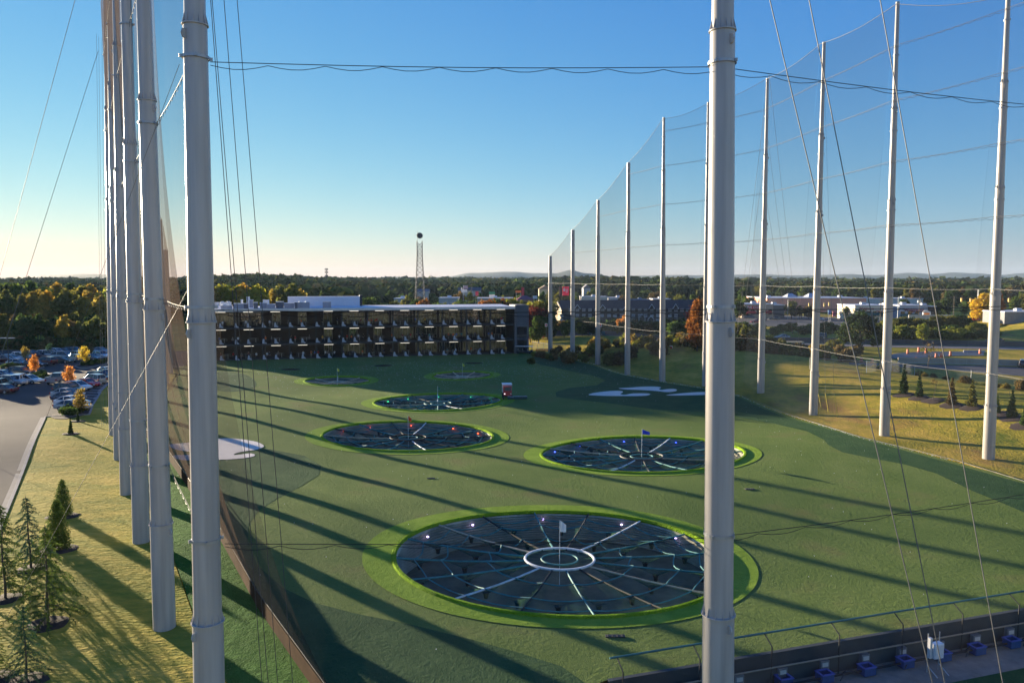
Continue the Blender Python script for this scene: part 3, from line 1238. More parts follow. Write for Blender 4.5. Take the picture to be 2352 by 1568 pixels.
# skirt boards along the foot of the left net
mb = MB()
for i in range(5):
    a, b = Vector((*lp2[i], 0)) + LN * lin[i], Vector((*lp2[i + 1], 0)) + LN * lin[i + 1]
    for q in range(4):
        p0, p1 = a.lerp(b, q / 4), a.lerp(b, (q + 1) / 4)
        mb.quad((p0.x, p0.y, und(p0.x, p0.y)), (p1.x, p1.y, und(p1.x, p1.y)), (p1.x, p1.y, und(p1.x, p1.y) + 0.95), (p0.x, p0.y, und(p0.x, p0.y) + 0.95))
sk = mb.build('net_skirt', mat('brown_mesh', (0.05, 0.030, 0.018), 0.95, var=0.3, scale=0.6, spec=0.03), lnet, recalc=False)
sm = sk.modifiers.new('thick', 'SOLIDIFY')
sm.thickness = 0.05
mb = MB()
mb.tube([Vector((*lp2[i], 1.0)) + LN * lin[i] + Vector((0, 0, und(*(Vector(lp2[i]) + Vector(LN[:2]) * lin[i])))) for i in range(6)], 0.025, 6)
mb.build('bottom_rope', WIRE, lnet)

bnet = empty('safety_net', (0, 0, 0), 0, 'very fine net between the two nearest poles, in front of the whole range', 'net', 'safety nets round the range')
bp = [LP[0]] + CP
for i in range(len(bp) - 1):
    a, b = Vector((*bp[i], 0)), Vector((*bp[i + 1], 0))
    d = (b - a).normalized()
    n_ = Vector((-d.y, d.x, 0))
    oa, ob = a + n_ * 0.75, b + n_ * 0.75
    net_panel(bnet, (oa.x, oa.y, 54), (ob.x, ob.y, 54), (oa.x, oa.y, 0.3), (ob.x, ob.y, 0.3), NETF, 8, 10, 0.2, n_, 0.4)
for z, m_, sc in ((9.2, BLACK, 9), (18.75, BLACK, 9), (28.4, BLACK, 9), (38, WIRE, 9)):
    cable(bnet, [tuple(Vector(bp[i]) + Vector((0.25, 0.6) if i == 0 else (0, 0.6))) for i in range(len(bp))], z, 0.017, m_, sc, sag=0.12)


def guy(p0, p1, r, label, m=WIRE, group='guy wires'):
    mb = MB()
    p0, p1 = Vector(p0), Vector(p1)
    L = (p1 - p0).length
    mb.tube([p0.lerp(p1, q / 8) - Vector((0, 0, 0.002 * L * math.sin(math.pi * q / 8))) for q in range(9)], r, 6)
    o = mb.build('guy_wire', m)
    return tag(o, label, 'wire', group)


# halyards hanging beside the nearest left pole
for i, (xa, xb, dz) in enumerate(((484, 532, 31), (487.6, 540, 31.6), (514.8, 565, 32.3), (545, 597, 33))):
    a, b = at(xa, 0, dz), at(xb, 640, dz)
    d = (b - a) / (b.z - a.z)
    guy(a + d * (54 - a.z), a + d * (0.5 - a.z), 0.014, 'thin hanging wire right of the nearest left pole, %s' % (nth[i].replace('nearest', 'first') + ' from the pole'), WIRE, 'wires hanging beside the nearest left pole')
for i, (xa, xb, dz) in enumerate(((1770, 2143, 25), (1860, 2171, 26), (2023, 2304, 27))):
    a, b = at(xa, 0, dz + 2), at(xb, 1568, dz)
    d = (b - a) / (b.z - a.z)
    guy(a + d * (50 - a.z), a + d * (-1.5 - a.z), 0.017, 'steel guy wire slanting across the right of the range, %s of three' % ('leftmost', 'middle', 'rightmost')[i], WIREL, 'guy wires over the trench')
guy(at(412, 148, 30), G(8, 1216), 0.010, 'guy wire from the nearest left pole down to the kerb', WIREL)
guy(at(430, 668, 30), G(10, 1428), 0.010, 'lower guy wire from the nearest left pole down to the saplings', WIREL)
guy(Vector((LP[5][0], LP[5][1], 47.5)), G(-70, 1040), 0.025, 'guy wire from the farthest left pole to the car park', WIREL)
a, b = at(172, 0, 70), at(5, 610, 74)
d = (b - a) / (b.z - a.z)
guy(a + d * (54 - a.z), a + d * (2 - a.z), 0.022, 'guy wire crossing the sky at the far left', WIREL)
for i, (xa, dz) in enumerate(((226, 98), (231, 99), (238, 99.5), (243, 100))):
    a = at(xa, 700, dz)
    guy(Vector((a.x + 1.2, a.y, 50)), Vector((a.x - 0.3, a.y, 1)), 0.014, 'thin wire hanging beside the farthest left pole, %s' % nth[i].replace('nearest', 'first'), WIREL, 'wires hanging beside the farthest left pole')
for i, (xb, zb) in enumerate(((1690, 5), (1704, 9), (1842, 6), (1822, 10), (1802, 14))):
    p = RP[3]
    e_ = at(xb, 680, p[1] + 16)
    guy((p[0], p[1], (54, 44, 54, 44, 34)[i]), Vector((e_.x, e_.y, zb)), 0.02, 'faint stay wire fanning from the fourth pole on the bank, %s from left' % nth[i].replace('nearest', 'first'), WIREL, 'stay wires of the fourth pole on the bank')

# ------------------------------------------------------------------ driving-range building
def Bp(u, w, z):
    p = BL + BD * u + BN * w
    return Vector((p.x, p.y, z))


def project(p):
    v = Vector(p) - CAM
    d = v.dot(FW)
    return CX + FPX * v.x / d, CY - FPX * v.dot(UP) / d


def hitB(x, w, z=8):
    lo, hi = -30, 130
    for _ in range(40):
        m_ = (lo + hi) / 2
        if project(Bp(m_, w, z))[0] < x:
            lo = m_
        else:
            hi = m_
    return lo


BANG = math.atan2(BD.y, BD.x)
BLEN = BAY * 12.35
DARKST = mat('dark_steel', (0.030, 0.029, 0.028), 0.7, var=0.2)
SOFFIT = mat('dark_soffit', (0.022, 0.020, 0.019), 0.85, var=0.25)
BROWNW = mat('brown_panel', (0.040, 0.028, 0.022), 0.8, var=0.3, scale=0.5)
ROOFW = mat('roof_membrane', (0.60, 0.60, 0.63), 0.6, var=0.08, scale=0.3)
FASCIA = mat('metal_fascia', (0.55, 0.56, 0.58), 0.45, 0.3, var=0.08)
DIVW = mat('divider_white', (0.46, 0.46, 0.48), 0.6, var=0.06)
FRAMEW = mat('pale_frame', (0.36, 0.34, 0.31), 0.6, var=0.1)
STRIP = mat('strip_light', (1.0, 0.90, 0.76), 0.5, var=0.02, emit=0.30)
WARMGL = mat('bar_window', (0.026, 0.030, 0.017), 0.12, var=0.8, scale=0.6, emit=0.07, spec=0.6, col2=(0.065, 0.065, 0.038))
CLAD = stripes_mat('blue_grey_cladding', (0.10, 0.125, 0.16), 9.0, 'X', 0.5, 0.35, 0.5)
bld = empty('driving_range_building', (0, 0, 0), 0, 'long three-storey open-fronted golf range building with rows of tee bays', 'building')


def bbox_(mb, u0, u1, w0, w1, z0, z1):
    c = Bp((u0 + u1) / 2, (w0 + w1) / 2, (z0 + z1) / 2)
    mb.box(c, (u1 - u0, abs(w1 - w0), z1 - z0), BANG)


LV = [0.05, 4.0, 8.05]
CEIL = [3.55, 7.62, 12.0]
BACK = -8.0
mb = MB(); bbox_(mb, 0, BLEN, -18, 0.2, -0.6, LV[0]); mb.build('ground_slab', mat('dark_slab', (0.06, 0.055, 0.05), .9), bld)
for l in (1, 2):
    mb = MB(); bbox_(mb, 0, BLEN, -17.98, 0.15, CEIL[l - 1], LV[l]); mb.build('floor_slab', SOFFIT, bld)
    mb = MB(); bbox_(mb, 0, BLEN - 0.02, 0.15, 0.32, CEIL[l - 1] - 0.03, LV[l] - 0.06); mb.build('slab_edge', DARKST, bld)
# roof: fascia strip at the front, membrane rising to the back
mb = MB()
prof = [(0.75, 12.02), (0.78, 12.5), (-14.97, 12.78), (-14.97, 12.2)]
mb.prism(prof, (-0.3, BLEN + 0.02), lambda a, b, u: Bp(u, a, b))
mb.build('roof', ROOFW, bld)
mb = MB()
bbox_(mb, -0.32, BLEN + 0.05, 0.78, 0.93, 11.98, 12.66)
mb.build('fascia', FASCIA, bld)
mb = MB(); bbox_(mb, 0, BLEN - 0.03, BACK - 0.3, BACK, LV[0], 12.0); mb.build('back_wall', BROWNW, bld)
for u0 in (-0.05, BLEN - 0.22):
    mb = MB(); bbox_(mb, u0, u0 + 0.25, -17.9, 0.1, -0.4, 12.2); mb.build('end_wall', BROWNW, bld)
for k in range(13):
    u = BAY * (0.35 + k)
    mb = MB()
    bbox_(mb, u - 0.19, u + 0.19, -0.75, -0.37, LV[0], 12.0)
    bbox_(mb, u - 0.24, u + 0.24, -0.8, -0.32, 11.6, 12.0)
    mb.build('column', DARKST, bld)
rb = random.Random(5)
# which rear bays are glazed, level by level (0 none, 1 half, 2 full)
GLZ = [[0, 0, 0, 0, 0, 1, 2, 1, 1, 2, 2, 2, 2], [1, 0, 0, 0, 0, 1, 1, 1, 2, 2, 2, 2, 2], [2, 2, 2, 1, 1, 1, 2, 2, 2, 2, 2, 2, 2]]
for l in range(3):
    for k in range(-1, 12):
        u0, u1 = BAY * (0.35 + k), BAY * (1.35 + k)
        u0 = max(u0, 0.3)
        g = GLZ[l][k + 1]
        if k >= 0 or True:
            a, b = (u0 + 0.35, u1 - 0.35) if g == 2 else (u0 + 0.32 * BAY, u0 + 0.64 * BAY)
            if g and b - a > 1:
                z0, z1 = LV[l] + 0.15, CEIL[l] - 0.75
                mb = MB(); bbox_(mb, a, b, BACK, BACK + 0.05, z0, z1)
                wn = mb.build('window', WARMGL if (l + k) % 3 else GLASS, bld)
                mb = MB()
                n_ = 4 if g == 2 else 2
                for q in range(n_ + 1):
                    uu = a + (b - a) * q / n_
                    bbox_(mb, uu - 0.05, uu + 0.05, BACK + 0.05, BACK + 0.13, z0, z1)
                bbox_(mb, a - 0.05, b + 0.05, BACK + 0.055, BACK + 0.14, z1, z1 + 0.12)
                if g == 2 and rb.random() < 0.6:
                    bbox_(mb, a - 0.05, b + 0.05, BACK + 0.055, BACK + 0.12, z0 + 0.95, z0 + 1.02)
                mb.build('frame', FRAMEW, wn)
        if k >= -1:
            um = (u0 + u1) / 2
            mb = MB(); bbox_(mb, um - 1.25, um + 1.05, -1.5, -1.3, CEIL[l] - 0.28, CEIL[l] - 0.16)
            mb.build('ceiling_light', STRIP, bld)
            mb = MB(); bbox_(mb, u0 + 0.5, u1 - 0.5, -5.2, -5.1, CEIL[l] - 0.32, CEIL[l] - 0.25)
            mb.build('heater_rail', FRAMEW, bld)
# tee dividers: tall at the back, low toe at the front
BOOT = [(-0.45, 0), (-0.42, 0.5), (-0.30, 1.0), (-0.24, 1.12), (0.02, 1.12), (0.08, 1.0), (0.16, 0.55), (0.34, 0.36), (0.66, 0.22), (0.70, 0.0)]
BANGD = BANG - rad(28)
dv = Vector((math.cos(BANGD), math.sin(BANGD), 0))
dn = Vector((-dv.y, dv.x, 0))
for l in range(3):
    for k in range(24):
        c = Bp(BAY * (0.35 + k / 2) + (0.35 if k % 2 == 0 else 0.0), -0.05, LV[l] - 0.02)
        mb = MB()
        mb.prism(BOOT, (-0.07, 0.07), lambda a, b, w: c + dv * a + dn * w + Vector((0, 0, b)))
        mb.build('bay_divider', DIVW, bld)
# stair tower at the right end
ST0, ST1 = BLEN + 0.05, BLEN + 3.9
mb = MB()
bbox_(mb, ST0, ST0 + 0.55, -5.5, 0.6, -0.3, 13.0)
bbox_(mb, ST1 - 0.42, ST1, -5.5, 0.6, -0.3, 13.0)
mb.build('stair_tower_pier', mat('tower_pier', (0.095, 0.105, 0.125), 0.7, 0.0), bld)
mb = MB()
bbox_(mb, ST0 + 0.55, ST1 - 0.42, 0.15, 0.45, 7.4, 12.9)
mb.build('stair_tower_screen', CLAD, bld)
mb = MB()
bbox_(mb, ST0 + 0.56, ST1 - 0.43, -5.4, 0.2, 12.85, 13.05)
bbox_(mb, ST0 + 0.56, ST1 - 0.43, -5.45, -5.2, -0.3, 12.85)
bbox_(mb, ST0 + 1.9, ST1 - 0.43, -3.2, -3.0, 0.0, 7.4)
mb.build('stair_tower_core', mat('tower_grey', (0.07, 0.08, 0.095), 0.7), bld)
for z in (3.6, 7.1):
    mb = MB(); bbox_(mb, ST0 + 0.56, ST1 - 0.43, -5.1, 0.4, z, z + 0.25); mb.build('stair_landing', MATS['tower_pier'], bld)
    mb = MB()
    for q in range(8):
        uu = ST0 + 0.7 + q * 0.36
        bbox_(mb, uu, uu + 0.03, 0.3, 0.33, z + 0.25, z + 1.25)
    bbox_(mb, ST0 + 0.56, ST1 - 0.43, 0.29, 0.34, z + 1.25, z + 1.3)
    mb.build('railing', STEEL, bld)
# raised plant screen on the roof
ua, ub = hitB(661, -12, 14.5), hitB(826, -12, 14.5)
mb = MB(); bbox_(mb, ua, ub, -14.9, -11.5, 12.6, at(745, 681, Bp((ua + ub) / 2, -12, 0).y).z); mb.build('roof_screen', mat('white_cladding', (0.62, 0.63, 0.68), 0.55, var=0.06, scale=0.5), bld)
mb = MB(); bbox_(mb, ub, ub + 0.7, -14.8, -11.6, 12.6, 15.6); mb.build('roof_screen_end', DARKST, bld)

UNITM = [mat('unit_grey', (0.33, 0.31, 0.33), 0.6, var=0.12, scale=2), mat('unit_dark', (0.12, 0.11, 0.12), 0.6, var=0.2, scale=2), mat('unit_white', (0.68, 0.67, 0.66), 0.6)]
units = [(300, 455, 150, 208, 0, -4), (455, 510, 152, 205, 1, -4.2), (600, 655, 135, 206, 1, -4), (690, 790, 138, 206, 0, -5), (795, 915, 160, 208, 0, -3.6), (925, 1035, 123, 205, 1, -5),
         (1042, 1188, 142, 204, 0, -5), (1195, 1240, 130, 210, 1, -3.6), (1243, 1415, 130, 206, 0, -4.4), (1607, 1728, 122, 204, 0, -4.6), (30, 82, 135, 172, 2, -8), (100, 265, 135, 165, 2, -12),
         (735, 822, 100, 138, 2, -11), (498, 540, 55, 112, 2, -10), (540, 590, 98, 128, 0, -10), (412, 438, 98, 132, 2, -11), (120, 280, 178, 212, 0, -3.2)]
uname = ['grey', 'dark', 'white']
for i, (xa, xb, yt, yb, mi, w) in enumerate(sorted(units)):
    X0, X1 = (800 + xa / 3.92) / 1.6327, (800 + xb / 3.92) / 1.6327
    Y0, Y1 = (1100 + yt / 3.92) / 1.6327, (1100 + yb / 3.92) / 1.6327
    u0, u1 = hitB(X0, w, 13.5), hitB(X1, w, 13.5)
    zr = 12.5 + (0.78 - w) * 0.0178
    zt = max(zr + 0.5, at((X0 + X1) / 2, Y0, Bp((u0 + u1) / 2, w, 0).y).z)
    root = empty('rooftop_unit', tuple(Bp((u0 + u1) / 2, w, zr)), BANG, '%s rooftop air-handling unit, %s from the left on the range building' % (uname[mi], nth[i].replace('nearest', 'first') if i < 12 else '%dth' % (i + 1)), 'rooftop unit', 'units on the roof of the range building')
    L_, h_ = u1 - u0, zt - zr
    mb = MB()
    mb.box((0, -0.8, h_ / 2 - 0.05), (L_, 1.6, h_ + 0.1))
    mb.box((0, 0.02, h_ * 0.5), (L_ * 0.5, 0.06, h_ * 0.6))
    mb.build('casing', UNITM[mi], root)
    mb = MB()
    mb.box((0, -0.8, h_ + 0.06), (L_ + 0.12, 1.72, 0.10))
    if L_ > 2.5:
        for q in (-0.28, 0.28):
            mb.lathe([(0.4, 0), (0.4, 0.22), (0.3, 0.25)], 12, (q * L_, -0.8, h_ + 0.1))
    mb.build('lid', UNITM[(mi + 1) % 3] if mi == 1 else UNITM[2], root)

# furniture in the bays
ft = None
for l in range(3):
    for k in range(0, 12):
        p = Bp(BAY * (0.85 + k) + rb.uniform(-0.8, 0.8), -4.6, LV[l])
        if ft is None:
            ft = empty('bar_table', p, BANG)
            mb = MB(); mb.box((0, 0, 1.02), (1.7, 0.7, 0.06)); mb.build('tabletop', mat('pale_top', (0.14, 0.12, 0.10), 0.4), ft)
            for sx in (-0.6, 0.6):
                mb = MB(); mb.lathe([(0.25, 0), (0.05, 0.03), (0.05, 1.0)], 10, (sx, 0, 0)); mb.build('leg', STEEL, ft)
            mb = MB(); mb.box((0, 0.9, 0.42), (2.4, 0.6, 0.25)); mb.box((0, 1.18, 0.75), (2.4, 0.16, 0.6)); mb.build('bench', mat('bench_cover', (0.06, 0.055, 0.055), 0.7), ft)
            cm = child_map()
            o = ft
        else:
            o = copy_tree(ft, None, cm)
            o.location = p
        tag(o, 'bar table with bench in the %s bay from the left, %s floor' % (('%dth' % (k + 1)) if k > 2 else ('first', 'second', 'third')[k], ('ground', 'middle', 'top')[l]), 'table', 'tables in the tee bays')

# ------------------------------------------------------------------ people
SKIN = mat('skin', (0.42, 0.27, 0.19), 0.6, var=0.1)
HAIR = mat('hair', (0.03, 0.022, 0.016), 0.7)
JEANS = mat('dark_trousers', (0.035, 0.04, 0.06), 0.85, var=0.2)
KHAKI = mat('pale_trousers', (0.30, 0.27, 0.22), 0.85, var=0.15)


def person_mesh(name, pose, trousers):
    """one continuous skinned body; pose gives joints (x right, y forward, z up)"""
    J, E, Rr = [], [], []

    def v(p, r):
        J.append(p); Rr.append(r)
        return len(J) - 1
    lean = pose.get('lean', 0.0)
    sh = lambda z: lean * max(0, z - 0.95)
    pel = v((0, 0, 0.95), 0.15)
    wa = v((0, sh(1.15), 1.15), 0.135); E.append((pel, wa))
    ch = v((0, sh(1.36), 1.36), 0.155); E.append((wa, ch))
    nk = v((0, sh(1.52) + 0.01, 1.52), 0.06); E.append((ch, nk))
    hd = v((0, sh(1.62) + 0.03, 1.63), 0.10); E.append((nk, hd))
    hd2 = v((0, sh(1.72) + 0.02, 1.74), 0.075); E.append((hd, hd2))
    for s_ in (-1, 1):
        hip = v((0.10 * s_, 0, 0.88), 0.095); E.append((pel, hip))
        kx, ky = pose.get('knee', (0.11, 0.03))
        kn = v((kx * s_, ky, 0.48), 0.062); E.append((hip, kn))
        an = v((pose.get('foot', 0.12) * s_, -0.02, 0.09), 0.042); E.append((kn, an))
        to = v((pose.get('foot', 0.12) * s_ + 0.02 * s_, 0.16, 0.045), 0.04); E.append((an, to))
        so = v((0.19 * s_, sh(1.43), 1.43), 0.062); E.append((ch, so))
        e, h = pose['arm'][0 if s_ < 0 else 1]
        el = v(e, 0.045); E.append((so, el))
        ha = v(h, 0.036); E.append((el, ha))
        fi = v((h[0], h[1] + 0.05, h[2] - 0.07), 0.028); E.append((ha, fi))
    me = bpy.data.meshes.new(name + '_cage')
    me.from_pydata(J, E, [])
    o = bpy.data.objects.new(name + '_cage', me)
    COL.objects.link(o)
    sk_ = o.modifiers.new('skin', 'SKIN')
    o.modifiers.new('sub', 'SUBSURF').levels = 1
    for i, r in enumerate(Rr):
        me.skin_vertices[0].data[i].radius = (r, r * 0.85, )
    me.skin_vertices[0].data[0].use_root = True
    dg = bpy.context.evaluated_depsgraph_get()
    out = bpy.data.meshes.new_from_object(o.evaluated_get(dg))
    out.name = name
    bpy.data.objects.remove(o)
    out.materials.clear()
    for m_ in (CLOTH, SKIN, trousers, HAIR, RUBBER):
        out.materials.append(m_)
    hands = [pose['arm'][0][1], pose['arm'][1][1]]
    for p in out.polygons:
        c = p.center
        i = 0
        if c.z < 0.075: i = 4
        elif c.z < 0.98: i = 2
        if c.z > 1.5: i = 1
        if c.z > 1.70 or (c.z > 1.57 and c.y < sh(1.62) - 0.01): i = 3
        if min((Vector(h) - c).length for h in hands) < 0.17: i = 1
        p.material_index = i
        p.use_smooth = True
    return out


POSES = [dict(arm=(((-0.24, -0.03, 1.17), (-0.25, 0.05, 0.92)), ((0.24, -0.03, 1.17), (0.25, 0.05, 0.92)))),
         dict(arm=(((-0.25, 0.02, 1.18), (-0.12, 0.28, 1.22)), ((0.24, -0.04, 1.17), (0.26, 0.03, 0.92)))),
         dict(arm=(((-0.17, 0.30, 1.18), (-0.04, 0.45, 0.92)), ((0.17, 0.30, 1.18), (0.05, 0.45, 0.93))), lean=0.42, foot=0.2, knee=(0.17, 0.08)),
         dict(arm=(((-0.26, 0.12, 1.22), (-0.10, 0.32, 1.40)), ((0.25, 0.12, 1.22), (0.08, 0.33, 1.38))))]
PM = [person_mesh('person', POSES[i % 4], JEANS if i < 4 else KHAKI) for i in range(8)]
PN = ['standing', 'reaching out', 'bending forward', 'lifting both hands']
SHIRT = [('orange', (0.75, 0.16, 0.02)), ('white', (0.75, 0.75, 0.76)), ('red', (0.55, 0.03, 0.03)), ('black', (0.015, 0.015, 0.017)), ('grey', (0.18, 0.18, 0.19)), ('blue', (0.05, 0.17, 0.55)),
         ('teal', (0.04, 0.30, 0.30)), ('navy', (0.02, 0.03, 0.09)), ('maroon', (0.16, 0.02, 0.03)), ('yellow', (0.75, 0.42, 0.03))]
# placed where figures show in the photograph: level, position along the front in bays, depth, shirt, pose
PLACE = [(2, 0.9, -1.2, 1, 0), (2, 1.3, -3, 3, 1), (2, 1.75, -1.4, 1, 1), (2, 2.1, -5, 7, 0), (2, 2.62, -0.9, 1, 0), (2, 3.35, -1.0, 4, 2), (2, 3.8, -1.6, 0, 3), (2, 4.6, -4, 3, 0),
         (2, 5.2, -5, 7, 1), (2, 5.5, -3, 3, 0), (2, 6.1, -3, 8, 0), (2, 6.25, -2.4, 4, 1), (2, 6.4, -3.2, 2, 0), (2, 6.52, -2.2, 2, 3), (2, 6.68, -2.8, 0, 0), (2, 6.75, -3.6, 2, 1), (2, 8.3, -3, 5, 3), (2, 8.7, -3.4, 9, 0),
         (2, 9.4, -2.4, 1, 0), (2, 9.6, -3.6, 3, 1), (2, 9.8, -2, 3, 0), (2, 10.3, -3, 7, 3), (2, 10.75, -2.6, 4, 0), (2, 10.9, -3.4, 8, 1), (2, 11.3, -3, 3, 0), (2, 11.9, -2.4, 2, 1), (2, 12.0, -3.4, 7, 0),
         (1, 0.75, -2, 5, 3), (1, 1.25, -1.2, 4, 0), (1, 1.45, -1.0, 1, 2), (1, 2.45, -1.4, 0, 0), (1, 2.68, -1.0, 4, 1), (1, 3.42, -1.6, 3, 3), (1, 3.56, -1.1, 2, 0), (1, 4.1, -2, 4, 0), (1, 4.6, -1.3, 9, 0), (1, 5.25, -2, 1, 3),
         (1, 5.55, -2.6, 2, 0), (1, 5.72, -1.6, 0, 1), (1, 6.0, -2.8, 1, 0), (1, 6.2, -3.2, 3, 1), (1, 6.4, -2.6, 4, 0), (1, 6.65, -3.0, 7, 3), (1, 7.35, -3, 0, 0), (1, 7.75, -2.2, 8, 0), (1, 8.1, -3.2, 2, 3), (1, 8.45, -2.8, 3, 0),
         (1, 8.6, -3.4, 7, 1), (1, 8.85, -2.2, 6, 0), (1, 9.4, -3, 3, 3), (1, 9.65, -2.6, 0, 0), (1, 9.83, -1.8, 0, 1), (1, 9.98, -2.4, 5, 0), (1, 10.2, -3, 6, 0), (1, 10.5, -3.2, 3, 0), (1, 10.8, -3.6, 7, 3), (1, 11.35, -2.4, 5, 1), (1, 11.5, -2.8, 0, 0), (1, 11.9, -3, 3, 1),
         (0, 0.8, -1.6, 8, 0), (0, 1.25, -2, 2, 1), (0, 1.55, -1.4, 4, 0), (0, 1.8, -2.6, 8, 3), (0, 2.1, -1.2, 1, 0), (0, 2.5, -1.0, 1, 2), (0, 2.58, -2.2, 7, 0), (0, 2.9, -3, 4, 1), (0, 3.4, -1.0, 4, 2), (0, 3.85, -1.4, 1, 0), (0, 4.15, -2.4, 0, 3),
         (0, 4.28, -3, 5, 0), (0, 4.42, -2.4, 2, 0), (0, 4.7, -2, 1, 3), (0, 4.8, -3, 4, 0), (0, 5.05, -1.8, 1, 1), (0, 5.4, -3, 7, 0), (0, 5.75, -2.2, 4, 3), (0, 6.15, -2.6, 0, 0), (0, 6.55, -2.4, 3, 1), (0, 7.0, -2.6, 7, 0), (0, 7.3, -3, 4, 0),
         (0, 9.55, -1.0, 6, 0), (0, 9.92, -0.9, 1, 2), (0, 10.6, -2.6, 0, 0), (0, 10.95, -1.2, 5, 2), (0, 11.55, -2, 4, 0), (0, 12.1, -2.4, 9, 3)]
FLOORN = ['ground', 'middle', 'top']
seen = {}
for l, u, w, c, ps in PLACE:
    bay = int(u - 0.35) + 1
    key = (l, bay, c)
    seen[key] = seen.get(key, 0) + 1
for l, u, w, c, ps in PLACE:
    bay = max(1, int(u - 0.35) + 1)
    o = link('person', PM[ps + (4 if (l + c) % 3 == 0 else 0)])
    o.location = Bp(BAY * u, w, LV[l] + 0.01)
    o.rotation_euler = (0, 0, BANG + rb.uniform(-0.9, 0.9) + (math.pi if w < -1.7 and ps != 2 else math.pi * 0.9))
    sc = rb.uniform(0.95, 1.06)
    o.scale = (sc, sc, sc)
    o.color = (*SHIRT[c][1], 1)
    near = 'at the tee' if w > -1.7 else 'by the tables' if w < -2.5 else 'behind the tee'
    tag(o, 'person in %s top %s %s, bay %d, %s floor' % (SHIRT[c][0], PN[ps], near, bay, FLOORN[l]), 'person', 'people in the tee bays')

# ------------------------------------------------------------------ vehicles
LAMPW = mat('headlight_lens', (0.75, 0.77, 0.8), 0.15, var=0.05)
LAMPR = mat('tail_light_lens', (0.35, 0.01, 0.01), 0.2, var=0.1)


